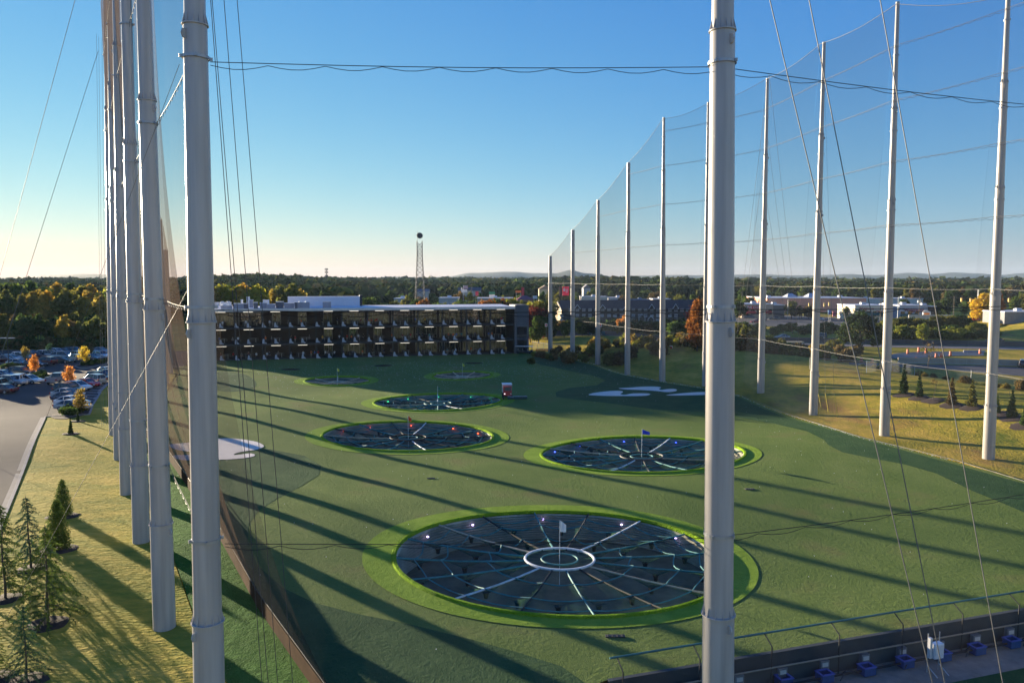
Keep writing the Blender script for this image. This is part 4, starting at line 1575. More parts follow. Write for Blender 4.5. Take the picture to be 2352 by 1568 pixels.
def make_car(style):
    root = empty(style, (0, 0, 0))
    P = {  # length, width, body stations (x, z bottom, z top, half width), greenhouse (x, z) base/roof points
        'sedan': dict(L=4.8, W=1.82, st=[(-2.4, .45, .78, .70), (-2.32, .3, .93, .83), (-1.6, .24, .98, .90), (0, .22, .95, .91), (1.1, .24, .92, .90), (1.9, .28, .80, .86), (2.32, .34, .72, .78), (2.42, .42, .62, .68)],
                      gh=[(-1.95, .95), (-1.15, 1.38), (0.05, 1.45), (1.15, .93)]),
        'coupe': dict(L=4.7, W=1.85, st=[(-2.3, .45, .85, .72), (-2.2, .3, .98, .86), (-1.5, .22, 1.0, .92), (0, .2, .93, .90), (1.0, .22, .90, .90), (1.9, .26, .80, .86), (2.3, .32, .66, .74), (2.38, .42, .56, .6)],
                      gh=[(-1.9, .98), (-0.75, 1.32), (0.1, 1.36), (1.0, .90)]),
        'hatchback': dict(L=4.4, W=1.8, st=[(-2.15, .45, .9, .76), (-2.1, .3, 1.0, .84), (-1.4, .24, 1.02, .90), (0, .22, .98, .90), (1.0, .24, .96, .89), (1.7, .28, .86, .84), (2.1, .34, .72, .74), (2.2, .42, .6, .6)],
                          gh=[(-2.05, 1.0), (-1.6, 1.44), (0.15, 1.52), (1.15, .96)]),
        'suv': dict(L=4.8, W=1.92, st=[(-2.35, .5, 1.0, .82), (-2.3, .36, 1.12, .90), (-1.5, .30, 1.12, .95), (0, .3, 1.1, .95), (1.0, .3, 1.08, .94), (1.9, .33, 1.0, .90), (2.3, .38, .86, .82), (2.4, .46, .7, .7)],
                    gh=[(-2.25, 1.1), (-2.0, 1.68), (0.2, 1.76), (1.05, 1.08)]),
        'van': dict(L=5.1, W=1.98, st=[(-2.5, .5, 1.0, .84), (-2.45, .34, 1.1, .94), (-1.5, .28, 1.1, .98), (0.4, .28, 1.06, .98), (1.5, .3, 1.0, .95), (2.2, .34, .86, .88), (2.5, .42, .7, .72)],
                    gh=[(-2.42, 1.08), (-2.25, 1.72), (0.6, 1.8), (1.75, 1.0)]),
        'pickup': dict(L=5.7, W=1.98, st=[(-2.8, .55, 1.02, .9), (-2.75, .5, 1.06, .95), (-0.6, .44, 1.06, .97), (0.9, .42, 1.06, .97), (1.5, .42, 1.10, .96), (2.3, .44, 1.06, .93), (2.75, .48, .92, .84), (2.85, .55, .8, .74)],
                       gh=[(-0.75, 1.05), (-0.6, 1.76), (0.7, 1.8), (1.45, 1.08)]),
    }[style]
    mb = MB()
    rings = []
    for x, zb, zt, hw in P['st']:
        zm = zb + (zt - zb) * 0.55
        rings.append([(x, -hw * .86, zb), (x, -hw * .97, zb + .12), (x, -hw, zm), (x, -hw * .93, zt - .05), (x, -hw * .80, zt),
                      (x, hw * .80, zt), (x, hw * .93, zt - .05), (x, hw, zm), (x, hw * .97, zb + .12), (x, hw * .86, zb)])
    mb.loft(rings)
    g = P['gh']
    hb, ht = P['W'] / 2 * .86, P['W'] / 2 * .68
    # roof and pillars in body colour
    (x0, z0), (x1, z1), (x2, z2), (x3, z3) = g
    mb.loft([[(x1 - .06, -ht, z1 - .02), (x1 - .06, -ht * .9, z1 + .05), (x1 - .06, ht * .9, z1 + .05), (x1 - .06, ht, z1 - .02)],
             [((x1 + x2) / 2, -ht, z2 - .01), ((x1 + x2) / 2, -ht * .9, z2 + .07), ((x1 + x2) / 2, ht * .9, z2 + .07), ((x1 + x2) / 2, ht, z2 - .01)],
             [(x2 + .06, -ht, z2 - .04), (x2 + .06, -ht * .9, z2 + .03), (x2 + .06, ht * .9, z2 + .03), (x2 + .06, ht, z2 - .04)]])
    for s_ in (-1, 1):
        for (xa, za), (xb, zb_) in (((x0, z0), (x1, z1)), ((x3, z3), (x2, z2)), (((x1 + x2) / 2 - .25, z0), ((x1 + x2) / 2 - .22, z2))):
            mb.tube([(xa, s_ * hb * 1.0, za), (xb, s_ * ht * 1.01, zb_)], .05, 4)
    if style == 'pickup':
        mb.box((-1.75, -.9, 1.2), (2.05, .1, .32)); mb.box((-1.75, .9, 1.2), (2.05, .1, .32)); mb.box((-2.75, 0, 1.2), (.08, 1.88, .32))
    body = mb.build('body', PAINT, root, 35)
    mb = MB()
    mb.loft([[(x0, -hb, z0 - .02), (x3, -hb, z3 - .02), (x3, hb, z3 - .02), (x0, hb, z0 - .02)],
             [(x1, -ht, z1), (x2, -ht, z2), (x2, ht, z2), (x1, ht, z1)]])
    mb.build('windows', GLASS, root)
    wr = .33 if style in ('sedan', 'coupe', 'hatchback') else .38
    wx = P['L'] * .285
    for sx in (-1, 1):
        for sy in (-1, 1):
            mb = MB()
            yc = sy * (P['W'] / 2 - .1)
            prof = [(wr * .55, -.12), (wr * .95, -.12), (wr, -.06), (wr, .06), (wr * .95, .12), (wr * .55, .12)]
            n = 16
            rr_ = [[(sx * wx + r * math.cos(2 * math.pi * k / n), yc + z, wr + r * math.sin(2 * math.pi * k / n)) for k in range(n)] for r, z in prof]
            mb.loft(rr_)
            wh = mb.build('wheel', RUBBER, root, 40)
            mb = MB()
            mb.loft([[(sx * wx + r * math.cos(2 * math.pi * k / 10), yc + sy * z, wr + r * math.sin(2 * math.pi * k / 10)) for k in range(10)] for r, z in ((wr * .6, .12), (wr * .55, .135), (wr * .2, .13))])
            mb.build('rim', ALLOY, wh)
    st = P['st']
    for sy in (-1, 1):
        f = st[-2]; b = st[1]
        mb = MB(); mb.box((f[0] - .06, sy * f[3] * .82, f[2] - .10), (.26, .32, .13)); mb.build('headlight', LAMPW, root)
        mb = MB(); mb.box((b[0] - .03, sy * b[3] * .84, b[2] - .17), (.2, .26, .2)); mb.build('tail_light', LAMPR, root)
    return root


PROTO = {}
for st_ in ('sedan', 'coupe', 'hatchback', 'suv', 'van', 'pickup'):
    PROTO[st_] = make_car(st_)
    PROTO[st_].name = {'suv': 'parked_suv', 'pickup': 'pickup_truck', 'van': 'parked_van'}.get(st_, 'parked_' + st_)
CMAP = child_map()
used_proto = set()
CARC = {'silver': (.42, .43, .45), 'white': (.75, .75, .76), 'dark blue': (.02, .04, .10), 'black': (.012, .012, .014), 'red': (.50, .012, .018), 'grey': (.16, .17, .18), 'light grey': (.30, .31, .33),
        'maroon': (.10, .02, .025), 'dark green': (.02, .06, .05), 'light blue': (.25, .38, .50), 'tan': (.32, .28, .22), 'teal': (.05, .18, .20), 'blue': (.05, .22, .42), 'dark grey': (.06, .062, .068)}


def place_car(style, px, py, ang, col, label, group, size=1.0, z=None):
    if style not in used_proto:
        used_proto.add(style)
        o = PROTO[style]
    else:
        o = copy_tree(PROTO[style], None, CMAP)
    p = G(px, py)
    o.location = (p.x, p.y, p.z + 0.03 if z is None else z)
    o.rotation_euler = (0, 0, rad(ang))
    o.scale = (size, size, size)
    for c in [o] + [c for c in o.children]:
        c.color = (*CARC[col], 1)
        for d in c.children:
            d.color = (*CARC[col], 1)
    return tag(o, label, 'car' if style not in ('pickup', 'van') else style, group)


GR = 'cars in the car park'
ROW = 'in the row along the lawn'
for a in (
        ('sedan', 168, 942, -4, 'silver', 'silver sedan parked nearest the shrub bed ' + ROW),
        ('sedan', 166, 932, -6, 'white', 'white sedan parked second from the shrub bed ' + ROW),
        ('sedan', 158, 922, -6, 'dark blue', 'dark blue sedan parked third from the shrub bed ' + ROW),
        ('sedan', 156, 913, -8, 'silver', 'silver sedan parked between the dark sedan and the black estate car'),
        ('suv', 161, 905, -8, 'black', 'black estate car with glossy roof ' + ROW),
        ('hatchback', 180, 896, -14, 'white', 'white hatchback parked behind the largest orange sapling'),
        ('coupe', 200, 888, -20, 'red', 'bright red car ' + ROW),
        ('suv', 214, 882, 155, 'light grey', 'light grey estate car parked beside the red car'),
        ('suv', 228, 876, -24, 'black', 'large black SUV at the far bend of the row along the lawn'),
        ('sedan', 243, 867, -30, 'dark grey', 'dark sedan half hidden behind the farthest left pole'),
        ('sedan', 247, 860, -30, 'white', 'pale car behind the dark sedan at the far bend'),
        ('pickup', 134, 880, 98, 'light grey', 'pale grey pickup truck seen from behind left of the orange sapling'),
        ('suv', 27, 886, -4, 'light grey', 'light grey SUV at the front of the left block of cars'),
        ('suv', 2, 893, 96, 'teal', 'teal car cut by the left edge of the photo'),
        ('sedan', 4, 903, 170, 'maroon', 'dark red car nearest the camera at the left edge'),
        ('suv', 48, 881, 100, 'white', 'white estate car seen from behind next to the light grey SUV'),
        ('sedan', 68, 880, -12, 'white', 'low white car nose out beside the white estate car'),
        ('sedan', 10, 868, -6, 'light blue', 'light blue sedan behind the light grey SUV'),
        ('sedan', -8, 874, -6, 'silver', 'silver sedan at the left edge behind the light grey SUV'),
        ('suv', 50, 863, -6, 'black', 'black SUV beside the shrub island'),
        ('sedan', 43, 840, -4, 'silver', 'silver sedan alone in front of the far block of cars'),
        ('suv', 103, 838, 168, 'maroon', 'maroon SUV behind the orange sapling on the island'),
        ('sedan', 80, 842, -8, 'dark grey', 'dark car hidden behind the island sapling'),
        ('sedan', 142, 834, -4, 'dark green', 'dark green sedan in the front of the far block of cars'),
        ('suv', 171, 831, 150, 'grey', 'grey SUV seen from the front beside the dark green sedan'),
        ('van', 146, 825, -5, 'silver', 'silver van behind the dark green sedan'),
        ('suv', 172, 823, 150, 'tan', 'tan estate car in the far block of cars'),
        ('suv', 234, 823, -30, 'white', 'white SUV near the farthest left pole'),
        ('sedan', 212, 827, -20, 'grey', 'grey sedan right of the yellow sapling'),
        ('sedan', 216, 815, -10, 'maroon', 'maroon car behind the yellow sapling'),
        ('sedan', 232, 811, -14, 'silver', 'silver sedan behind the white SUV'),
        ('suv', 130, 817, -4, 'white', 'white SUV in the back row of the far block'),
        ('van', 113, 822, -4, 'white', 'white van left of the silver van'),
        ('sedan', 150, 813, -4, 'dark blue', 'dark blue car in the back row of the far block'),
        ('suv', 172, 813, -4, 'dark grey', 'dark grey SUV at the right end of the back row'),
        ('sedan', 92, 823, -4, 'maroon', 'dark red sedan left of the white van'),
        ('pickup', 38, 827, 20, 'white', 'white pickup truck beside the leaning lamp pole'),
        ('sedan', 12, 831, -6, 'maroon', 'dark red sedan at the far left of the back rows'),
        ('sedan', 26, 829, -6, 'white', 'white sedan near the lamp pole'),
        ('suv', -3, 829, -6, 'black', 'black SUV at the left edge of the back rows'),
        ('suv', 72, 822, -4, 'grey', 'grey SUV behind the yellowing small tree')):
    place_car(*a, GR, 1.10)

GR = 'cars on and beside the highway'
for a in (
        ('sedan', 1797, 778, 176, 'silver', 'silver sedan driving on the highway left of the pine'),
        ('suv', 1463, 754, 172, 'white', 'white SUV with dark stripe in front of the long hotel'),
        ('pickup', 1272, 770, 176, 'white', 'white pickup truck on the highway beside the shortest pole'),
        ('sedan', 1258, 775, 172, 'dark blue', 'dark blue car on the highway beside the building corner'),
        ('pickup', 1370, 771, 175, 'teal', 'teal pickup truck behind the third pole from the building'),
        ('van', 1880, 777, 174, 'dark grey', 'dark van on the highway behind the third pole on the bank'),
        ('sedan', 2285, 786, 178, 'black', 'black car on the highway behind the nearest pole on the bank'),
        ('suv', 2350, 843, 60, 'dark grey', 'dark SUV with red tail lights beside the concrete barrier')):
    place_car(*a, GR, 1.0)
GR = 'cars outside the shops'
for a in (
        ('sedan', 1738, 742, 172, 'red', 'red car outside the red-awning restaurant'),
        ('sedan', 1746, 738, 170, 'black', 'black car behind the red car at the shops'),
        ('sedan', 1778, 735, 172, 'dark grey', 'dark car right of the restaurant awning'),
        ('sedan', 1878, 736, 174, 'white', 'white sedan outside the salmon retail block'),
        ('suv', 1958, 742, 174, 'blue', 'bright blue car at the junction'),
        ('sedan', 1975, 743, 174, 'dark blue', 'dark blue car following the bright blue car'),
        ('suv', 2050, 743, 174, 'white', 'white SUV waiting at the junction'),
        ('sedan', 2150, 742, 172, 'black', 'black car outside the green-awning shops'),
        ('sedan', 2165, 740, 172, 'silver', 'silver car outside the green-awning shops'),
        ('sedan', 1720, 731, 172, 'grey', 'grey car at the left of the restaurant'),
        ('sedan', 2205, 737, 176, 'white', 'white car in the raised lot right of the pine'),
        ('sedan', 2235, 737, 176, 'red', 'red car in the raised lot right of the pine')):
    place_car(*a, GR, 1.15)

# ------------------------------------------------------------------ ball picker, cart, barrier
pk = empty('ball_picker', tuple(G(1165, 915)), rad(-86), 'red-cabbed ball collecting tractor with white box towing a gang of pickers', 'tractor')
RED = mat('red_cab', (0.40, 0.02, 0.03), 0.4, var=0.1)
mb = MB()
mb.box((0.55, 0, 1.05), (1.2, 1.35, 0.75)); mb.box((1.2, 0, 0.95), (0.35, 1.2, 0.5))
for sx, sy in ((0.05, .6), (0.05, -.6), (1.1, .6), (1.1, -.6)):
    mb.box((sx, sy, 1.75), (0.1, 0.1, 0.75))
mb.box((0.58, 0, 2.14), (1.3, 1.4, 0.1))
mb.build('cab', RED, pk)
mb = MB(); mb.box((0.58, 0, 1.76), (1.0, 1.12, 0.66)); mb.build('windscreen', mat('cab_glass', (0.10, 0.11, 0.14), 0.1), pk)
mb = MB(); mb.box((-0.95, 0, 1.65), (1.7, 1.55, 1.35)); mb.build('cargo_box', mat('white_box', (0.55, 0.53, 0.52), 0.6), pk)
mb = MB(); mb.box((-0.95, 0, 2.36), (1.8, 1.65, 0.08)); mb.build('box_roof', WHITE, pk)
mb = MB(); mb.box((-0.2, 0, 0.62), (2.9, 1.0, 0.3)); mb.build('chassis', DARKST, pk)
for sx in (-1.2, 0.9):
    for sy in (-.68, .68):
        mb = MB(); mb.loft([[(sx + r * math.cos(2 * math.pi * k / 14), sy + z, 0.42 + r * math.sin(2 * math.pi * k / 14)) for k in range(14)] for r, z in ((.3, -.13), (.42, -.1), (.42, .1), (.3, .13))])
        mb.build('wheel', RUBBER, pk, 40)
for sy in (-.5, .5):
    mb = MB(); mb.box((1.4, sy, 1.0), (.06, .2, .16)); mb.build('headlight', mat('lit_lamp', (1, .75, .8), .3, emit=.5) if sy < 0 else LAMPW, pk)
mb = MB(); mb.tube([(1.3, .1, .6), (2.1, .9, .5)], .05, 6); mb.build('tow_bar', STEEL, pk)
a0, a1 = Vector(G(1166, 918)), Vector(G(1211, 916))
gang = empty('picker_gang', tuple((a0 + a1) / 2), math.atan2((a1 - a0).y, (a1 - a0).x), 'low gang of disc rollers on the turf in front of the red tractor', 'ball picker')
GL = (a1 - a0).length
for k in range(5):
    mb = MB()
    for q in range(7):
        x = -GL / 2 + GL * (k + (q + .5) / 7) / 5 * 1.0
        mb.loft([[(x + z, .22 * math.cos(2 * math.pi * t_ / 10), .24 + .22 * math.sin(2 * math.pi * t_ / 10)) for t_ in range(10)] for z in (-.03, .03)])
    mb.tube([(-GL / 2 + GL * k / 5, 0, .24), (-GL / 2 + GL * (k + 1) / 5, 0, .24)], .04, 5)
    mb.box((-GL / 2 + GL * (k + .5) / 5, .3, .42), (GL / 5 * .9, .35, .18))
    mb.build('roller', mat('picker_green', (0.05, 0.10, 0.09), 0.7), gang)
mb = MB(); mb.tube([(-GL / 2, .1, .5), (GL / 2, .1, .5)], .05, 6); mb.build('beam', STEEL, gang)

gc = empty('golf_cart', tuple(G(1204, 812)), rad(170), 'dark golf cart with long white canopy parked beside the stair tower', 'golf cart')
mb = MB(); mb.box((0, 0, 2.0), (4.6, 1.5, 0.09)); mb.build('canopy', WHITE, gc)
mb = MB()
for sx in (-2.1, -.7, .7, 2.1):
    for sy in (-.65, .65): mb.tube([(sx, sy, .5), (sx, sy, 1.96)], .03, 5)
mb.build('canopy_post', BLACK, gc)
mb = MB(); mb.box((0, 0, .5), (4.4, 1.3, .3)); mb.box((-2.0, 0, .8), (.5, 1.25, .5)); mb.build('body', DARKST, gc)
for sx in (-1.1, .2, 1.4):
    mb = MB(); mb.box((sx, 0, .85), (.5, 1.2, .12)); mb.box((sx + .25, 0, 1.1), (.1, 1.2, .45)); mb.build('seat', mat('seat_cover', (.25, .24, .23), .6), gc)
for sx in (-1.6, 1.6):
    for sy in (-.6, .6):
        mb = MB(); mb.loft([[(sx + r * math.cos(2 * math.pi * k / 12), sy + z, .26 + r * math.sin(2 * math.pi * k / 12)) for k in range(12)] for r, z in ((.2, -.1), (.26, -.08), (.26, .08), (.2, .1))]); mb.build('wheel', RUBBER, gc)

br = empty('mesh_barrier', tuple(G(1245, 811)), rad(5), 'red and green mesh barrier on the turf between the golf cart and the shortest pole', 'barrier')
mb = MB()
for z in (.55, .75, .95, 1.15): mb.box((0, 0, z), (3.2, .05, .12))
for x in (-1.6, -.8, 0, .8, 1.6): mb.box((x, .03, .85), (.07, .06, .75))
mb.build('red_mesh', mat('red_mesh', (.50, .05, .02), .7), br)
mb = MB()
for z in (.12, .3): mb.box((.6, -.4, z), (2.4, .05, .12))
for x in (-.5, .6, 1.7): mb.box((x, -.37, .2), (.07, .06, .4))
mb.build('green_mesh', mat('green_mesh', (.03, .22, .08), .7), br)
mb = MB()
for x in (-1.6, 1.6): mb.tube([(x, .07, 0), (x, .07, 1.3)], .04, 5)
mb.build('post', STEEL, br)

LAWN = grass_mat('golden_lawn', [(0.12, 0.155, 0.020), (0.30, 0.255, 0.036), (0.50, 0.355, 0.07)], 0.15, 0.7, 2.4, 1.0, 5, 0.7, stretch=(0.45, 1.0, 1), spots=(0.12, 0.60, 0.72, (0.20, 0.25, 0.03)), dist=0.16)
# ------------------------------------------------------------------ car park, roads, paths
sheet('car_park', LOT, (), 0.03, ASPH, 5.0, zf=tz)
kl = [Vector((*p, 0)) for p in rounded(KERB + ROWEDGE, 4)[:4 * (len(KERB) + len(ROWEDGE) - 1)]]
kl = [Vector((*p, 0)) for p in KERB + ROWEDGE]


def kerb(name, line, w=0.35, h=0.14, m=CONC, closed=False):
    mb = MB()
    L = list(line)
    dense = []
    rng = range(len(L)) if closed else range(len(L) - 1)
    for i in rng:
        a, b = L[i], L[(i + 1) % len(L)]
        n_ = max(1, int((b - a).length / 2))
        dense += [a.lerp(b, q / n_) for q in range(n_)]
    if not closed:
        dense.append(L[-1])
    N_ = len(dense)
    rings = []
    for i in range(N_):
        t_ = (dense[(i + 1) % N_] - dense[i - 1]) if closed else (dense[min(i + 1, N_ - 1)] - dense[max(i - 1, 0)])
        t_.z = 0
        t_.normalize()
        n2 = Vector((-t_.y, t_.x, 0))
        p = dense[i]
        z = tz(p.x, p.y)
        rings.append([(p.x - n2.x * w / 2, p.y - n2.y * w / 2, z - 0.2), (p.x - n2.x * w / 2, p.y - n2.y * w / 2, z + h), (p.x + n2.x * w / 2, p.y + n2.y * w / 2, z + h), (p.x + n2.x * w / 2, p.y + n2.y * w / 2, z - 0.2)])
    if closed:
        rings.append(rings[0])
    mb.loft(rings, cap=not closed)
    o = mb.build(name, m)
    o['kind'] = 'structure'
    return o


kerb('kerb', kl, 0.28)
gut = []
for i in range(len(kl) - 1):
    gut.append((kl[i], kl[i + 1]))
mb = MB()
for a, b in gut:
    n2 = Vector((-(b - a).y, (b - a).x, 0)).normalized()
    for q in range(4):
        p0, p1 = a.lerp(b, q / 4) + n2 * .14, a.lerp(b, (q + 1) / 4) + n2 * .14
        r0, r1 = p0 + n2 * .42, p1 + n2 * .42
        mb.quad((p0.x, p0.y, tz(p0.x, p0.y) + .045), (p1.x, p1.y, tz(p1.x, p1.y) + .045), (r1.x, r1.y, tz(r1.x, r1.y) + .045), (r0.x, r0.y, tz(r0.x, r0.y) + .045))
o = mb.build('gutter', mat('pale_concrete', (0.24, 0.22, 0.20), 0.92, spec=0.1, var=0.1, scale=1.5))
o['kind'] = 'structure'
for px, py in ((78, 1034), (88, 1012), (45, 1160), (75, 1132)):
    pass
# planted islands
lawn = KERB + ROWEDGE + [(-77, 170), (LP_FAR[3][0] + 1.5, LP_FAR[3][1]), (LP[5][0] + 2.2, LP[5][1] + 2)] + [(LP[k][0] + 1.45, LP[k][1] + 0.75) for k in (4, 3, 2, 1, 0)] + [(-8, 12), (KERB[0][0] + 6, 4)]
sheet('lawn', lawn, (), 0.05, LAWN, 1.6, zf=tz)
islA = [G(x, y) for x, y in ((118, 960), (150, 963), (200, 952), (207, 940), (185, 938), (150, 946), (125, 950))]
islB = [G(x, y) for x, y in ((62, 873), (90, 878), (112, 872), (116, 862), (106, 857), (80, 858), (66, 864))]
islC = [G(x, y) for x, y in ((172, 842), (200, 845), (256, 834), (256, 830), (220, 832), (185, 838))]
islD = [G(x, y) for x, y in ((-20, 848), (30, 847), (95, 845), (92, 840), (30, 842), (-20, 843))]
for isl in (islA, islB, islC, islD):
    lp = rounded(isl, 3)
    o = sheet('mulch_bed', lp, (), 0.10, MULCH, 1.5, zf=tz)
    if isl is not islA:
        kerb('kerb', [Vector((*p, 0)) for p in lp], 0.2, 0.16, CONC, True)


def strip_road(name, left, right, m, off=0.05, n=14):
    """road sheet between two photo-measured edges"""
    mb = MB()
    def resample(e):
        out = []
        pts = [gz(*q) for q in e]
        tot = [0]
        for i in range(len(pts) - 1):
            tot.append(tot[-1] + (pts[i + 1] - pts[i]).length)
        for k in range(n + 1):
            d = tot[-1] * k / n
            i = max(j for j in range(len(tot)) if tot[j] <= d + 1e-6)
            i = min(i, len(pts) - 2)
            out.append(pts[i].lerp(pts[i + 1], (d - tot[i]) / (tot[i + 1] - tot[i])))
        return out
    A, B_ = resample(left), resample(right)
    rows = [[(a.lerp(b, q / 4).x, a.lerp(b, q / 4).y) for q in range(5)] for a, b in zip(A, B_)]
    vs = [(x, y, tz(x, y) + off) for r in rows for x, y in r]
    fs = [(i * 5 + j, i * 5 + j + 1, i * 5 + j + 6, i * 5 + j + 5) for i in range(n) for j in range(4)]
    mb.add(vs, fs)
    o = mb.build(name, m, None, 60)
    o['kind'] = 'structure'
    return o


ROADG = mat('road_grey', (0.11, 0.105, 0.10), 0.92, spec=0.1, var=0.12, scale=0.15)
strip_road('highway', [(1100, 766), (1270, 768), (1500, 772), (1800, 777), (2100, 784), (2500, 791), (3000, 796)], [(1100, 771), (1270, 774), (1500, 780), (1800, 786), (2100, 793), (2500, 801), (3000, 807)], ROADG, 0.07, 40)
strip_road('near_carriageway', [(1100, 772), (1270, 775.5), (1500, 782), (1800, 789), (2100, 797), (2500, 804), (3000, 811)], [(1100, 774), (1270, 778), (1500, 786), (1800, 795), (2100, 803), (2500, 811), (3000, 819)], mat('worn_road', (0.20, 0.18, 0.165), 0.92, spec=0.1, var=0.12, scale=0.2), 0.07, 40)
strip_road('side_road', [(1950, 838), (2060, 840), (2150, 843), (2352, 848), (2600, 852)], [(1950, 848), (2060, 852), (2150, 856), (2352, 866), (2600, 880)], mat('side_asphalt', (0.13, 0.12, 0.115), 0.92, spec=0.1, var=0.14, scale=0.2), 0.07, 20)
strip_road('shop_car_park', [(1680, 722), (1800, 724), (1960, 731), (2080, 735)], [(1690, 748), (1800, 750), (1960, 752), (2080, 752)], ASPHD, 0.1, 20)
strip_road('wet_track', [(2035, 822), (2060, 816), (2120, 812), (2200, 812), (2260, 814)], [(2045, 828), (2070, 830), (2120, 826), (2200, 822), (2260, 822)], mat('wet_asphalt', (0.085, 0.085, 0.09), 0.5, var=0.4, scale=0.1, spec=0.2), 0.09, 16)


def barrier_line(name, pts, h, w, m, label, cat='barrier', z=0):
    mb = MB()
    P = [gz(*p) for p in pts]
    dense = []
    for i in range(len(P) - 1):
        n_ = max(1, int((P[i + 1] - P[i]).length / 6))
        dense += [P[i].lerp(P[i + 1], q / n_) for q in range(n_)]
    dense.append(P[-1])
    rings = []
    for i, p in enumerate(dense):
        t_ = dense[min(i + 1, len(dense) - 1)] - dense[max(i - 1, 0)]
        n2 = Vector((-t_.y, t_.x, 0)).normalized()
        zz = tz(p.x, p.y)
        prof = [(-w / 2, -0.1), (-w / 2, .08), (-w * .28, .32), (-w * .18, h), (w * .18, h), (w * .28, .32), (w / 2, .08), (w / 2, -0.1)]
        rings.append([(p.x + n2.x * a, p.y + n2.y * a, zz + b) for a, b in prof])
    mb.loft(rings)
    return tag(mb.build(name, m), label, cat)


barrier_line('median_barrier', [(1150, 772), (1270, 774.8), (1500, 781), (1800, 787.6), (2100, 795), (2500, 802.5), (2900, 808)], 1.5, 0.8, mat('dark_barrier', (0.085, 0.08, 0.08), 0.85, var=0.25, scale=0.3), 'long dark concrete median barrier along the highway')
barrier_line('concrete_barrier', [(2062, 838), (2150, 840), (2352, 845), (2500, 848)], 1.35, 0.7, mat('tan_barrier', (0.42, 0.34, 0.25), 0.9, var=0.15, scale=0.4), 'sunlit tan concrete barrier beside the side road')

# orange drums
drum = None
DR = [(2039, 819, 'left of the shallow puddle'), (1978, 831, 'beside the pine, left one'), (2003, 833.5, 'right of the pine trunk'), (1958, 826, 'behind the pine trunk'), (2104, 832, 'standing at the end of the tan barrier'),
      (2183, 817, 'far one beside the highway, left of the board sign'), (2150, 822, 'on the heap right of the puddle'), (2162, 821, 'second on the heap right of the puddle'), (2110, 808, 'small one by the highway shoulder'), (2127, 811, 'behind the puddle'),
      (2251, 812, 'right of the board sign near the highway'), (2085, 812, 'in the dry grass left of the puddle')]
DOR = mat('drum_orange', (0.70, 0.13, 0.03), 0.6)
for x, y, w_ in DR:
    p = G(x, y)
    if drum is None:
        drum = empty('traffic_drum', p)
        mb = MB(); mb.lathe([(.34, .06), (.31, .5), (.27, 1.15), (.22, 1.2)], 14); mb.build('body', DOR, drum, 40)
        for z in (.38, .78):
            mb = MB(); mb.lathe([(.335 - z * .06, z), (.33 - z * .06, z + .2)], 14, cap=False); mb.build('band', WHITE, drum, 40)
        mb = MB(); mb.lathe([(.42, 0), (.42, .05), (.34, .08)], 14); mb.build('base', RUBBER, drum)
        dm = child_map(); o = drum
    else:
        o = copy_tree(drum, None, dm)
        o.location = p
    o.scale = (1.0, 1.0, 1.0)
    tag(o, 'orange and white traffic drum ' + w_, 'traffic drum', 'traffic drums at the road works')

# ------------------------------------------------------------------ chain-link fence beyond the bank, signs, poles
CHAIN = net_mat('chain_link', (0.30, 0.30, 0.29), 0.14)


def fence(pts, h, label, step=6.0):
    root = empty('chain_link_fence', (0, 0, 0), 0, label, 'fence')
    P = [G(*p) for p in pts]
    dense = []
    for i in range(len(P) - 1):
        n_ = max(1, int((P[i + 1] - P[i]).length / step))
        dense += [P[i].lerp(P[i + 1], q / n_) for q in range(n_)]
    dense.append(P[-1])
    dense = [onto(p.x, p.y) for p in dense]
    mb = MB()
    for a, b in zip(dense[:-1], dense[1:]):
        mb.quad(a, b, b + Vector((0, 0, h)), a + Vector((0, 0, h)))
    mb.build('mesh_panel', CHAIN, root, recalc=False)
    mb = MB()
    mb.tube([p + Vector((0, 0, h)) for p in dense], .03, 5)
    mb.build('top_rail', STEEL, root)
    for p in dense:
        mb = MB(); mb.tube([p - Vector((0, 0, .2)), p + Vector((0, 0, h + .1))], .045, 6); mb.build('post', STEEL, root)


fence([(1860, 848), (1990, 856), (2100, 866), (2230, 876), (2352, 890), (2500, 905)], 2.1, 'grey chain-link fence along the back of the grassy bank')
fence([(1222, 800), (1262, 806), (1300, 808)], 2.0, 'chain-link fence beside the stair tower', 3)


def post_thing(name, px, py, top_px, r, m, label, cat, group=None, d=None, ztop=None):
    p = G(px, py) if d is None else onto(*at(px, py, d)[:2])
    zt = ztop if ztop is not None else at(px, top_px, p.y).z
    root = empty(name, p, 0, label, cat, group)
    mb = MB(); mb.tube([(0, 0, -.3), (0, 0, zt - p.z)], r, 8, r * .7); mb.build('pole', m, root, 50)
    return root, p, zt - p.z


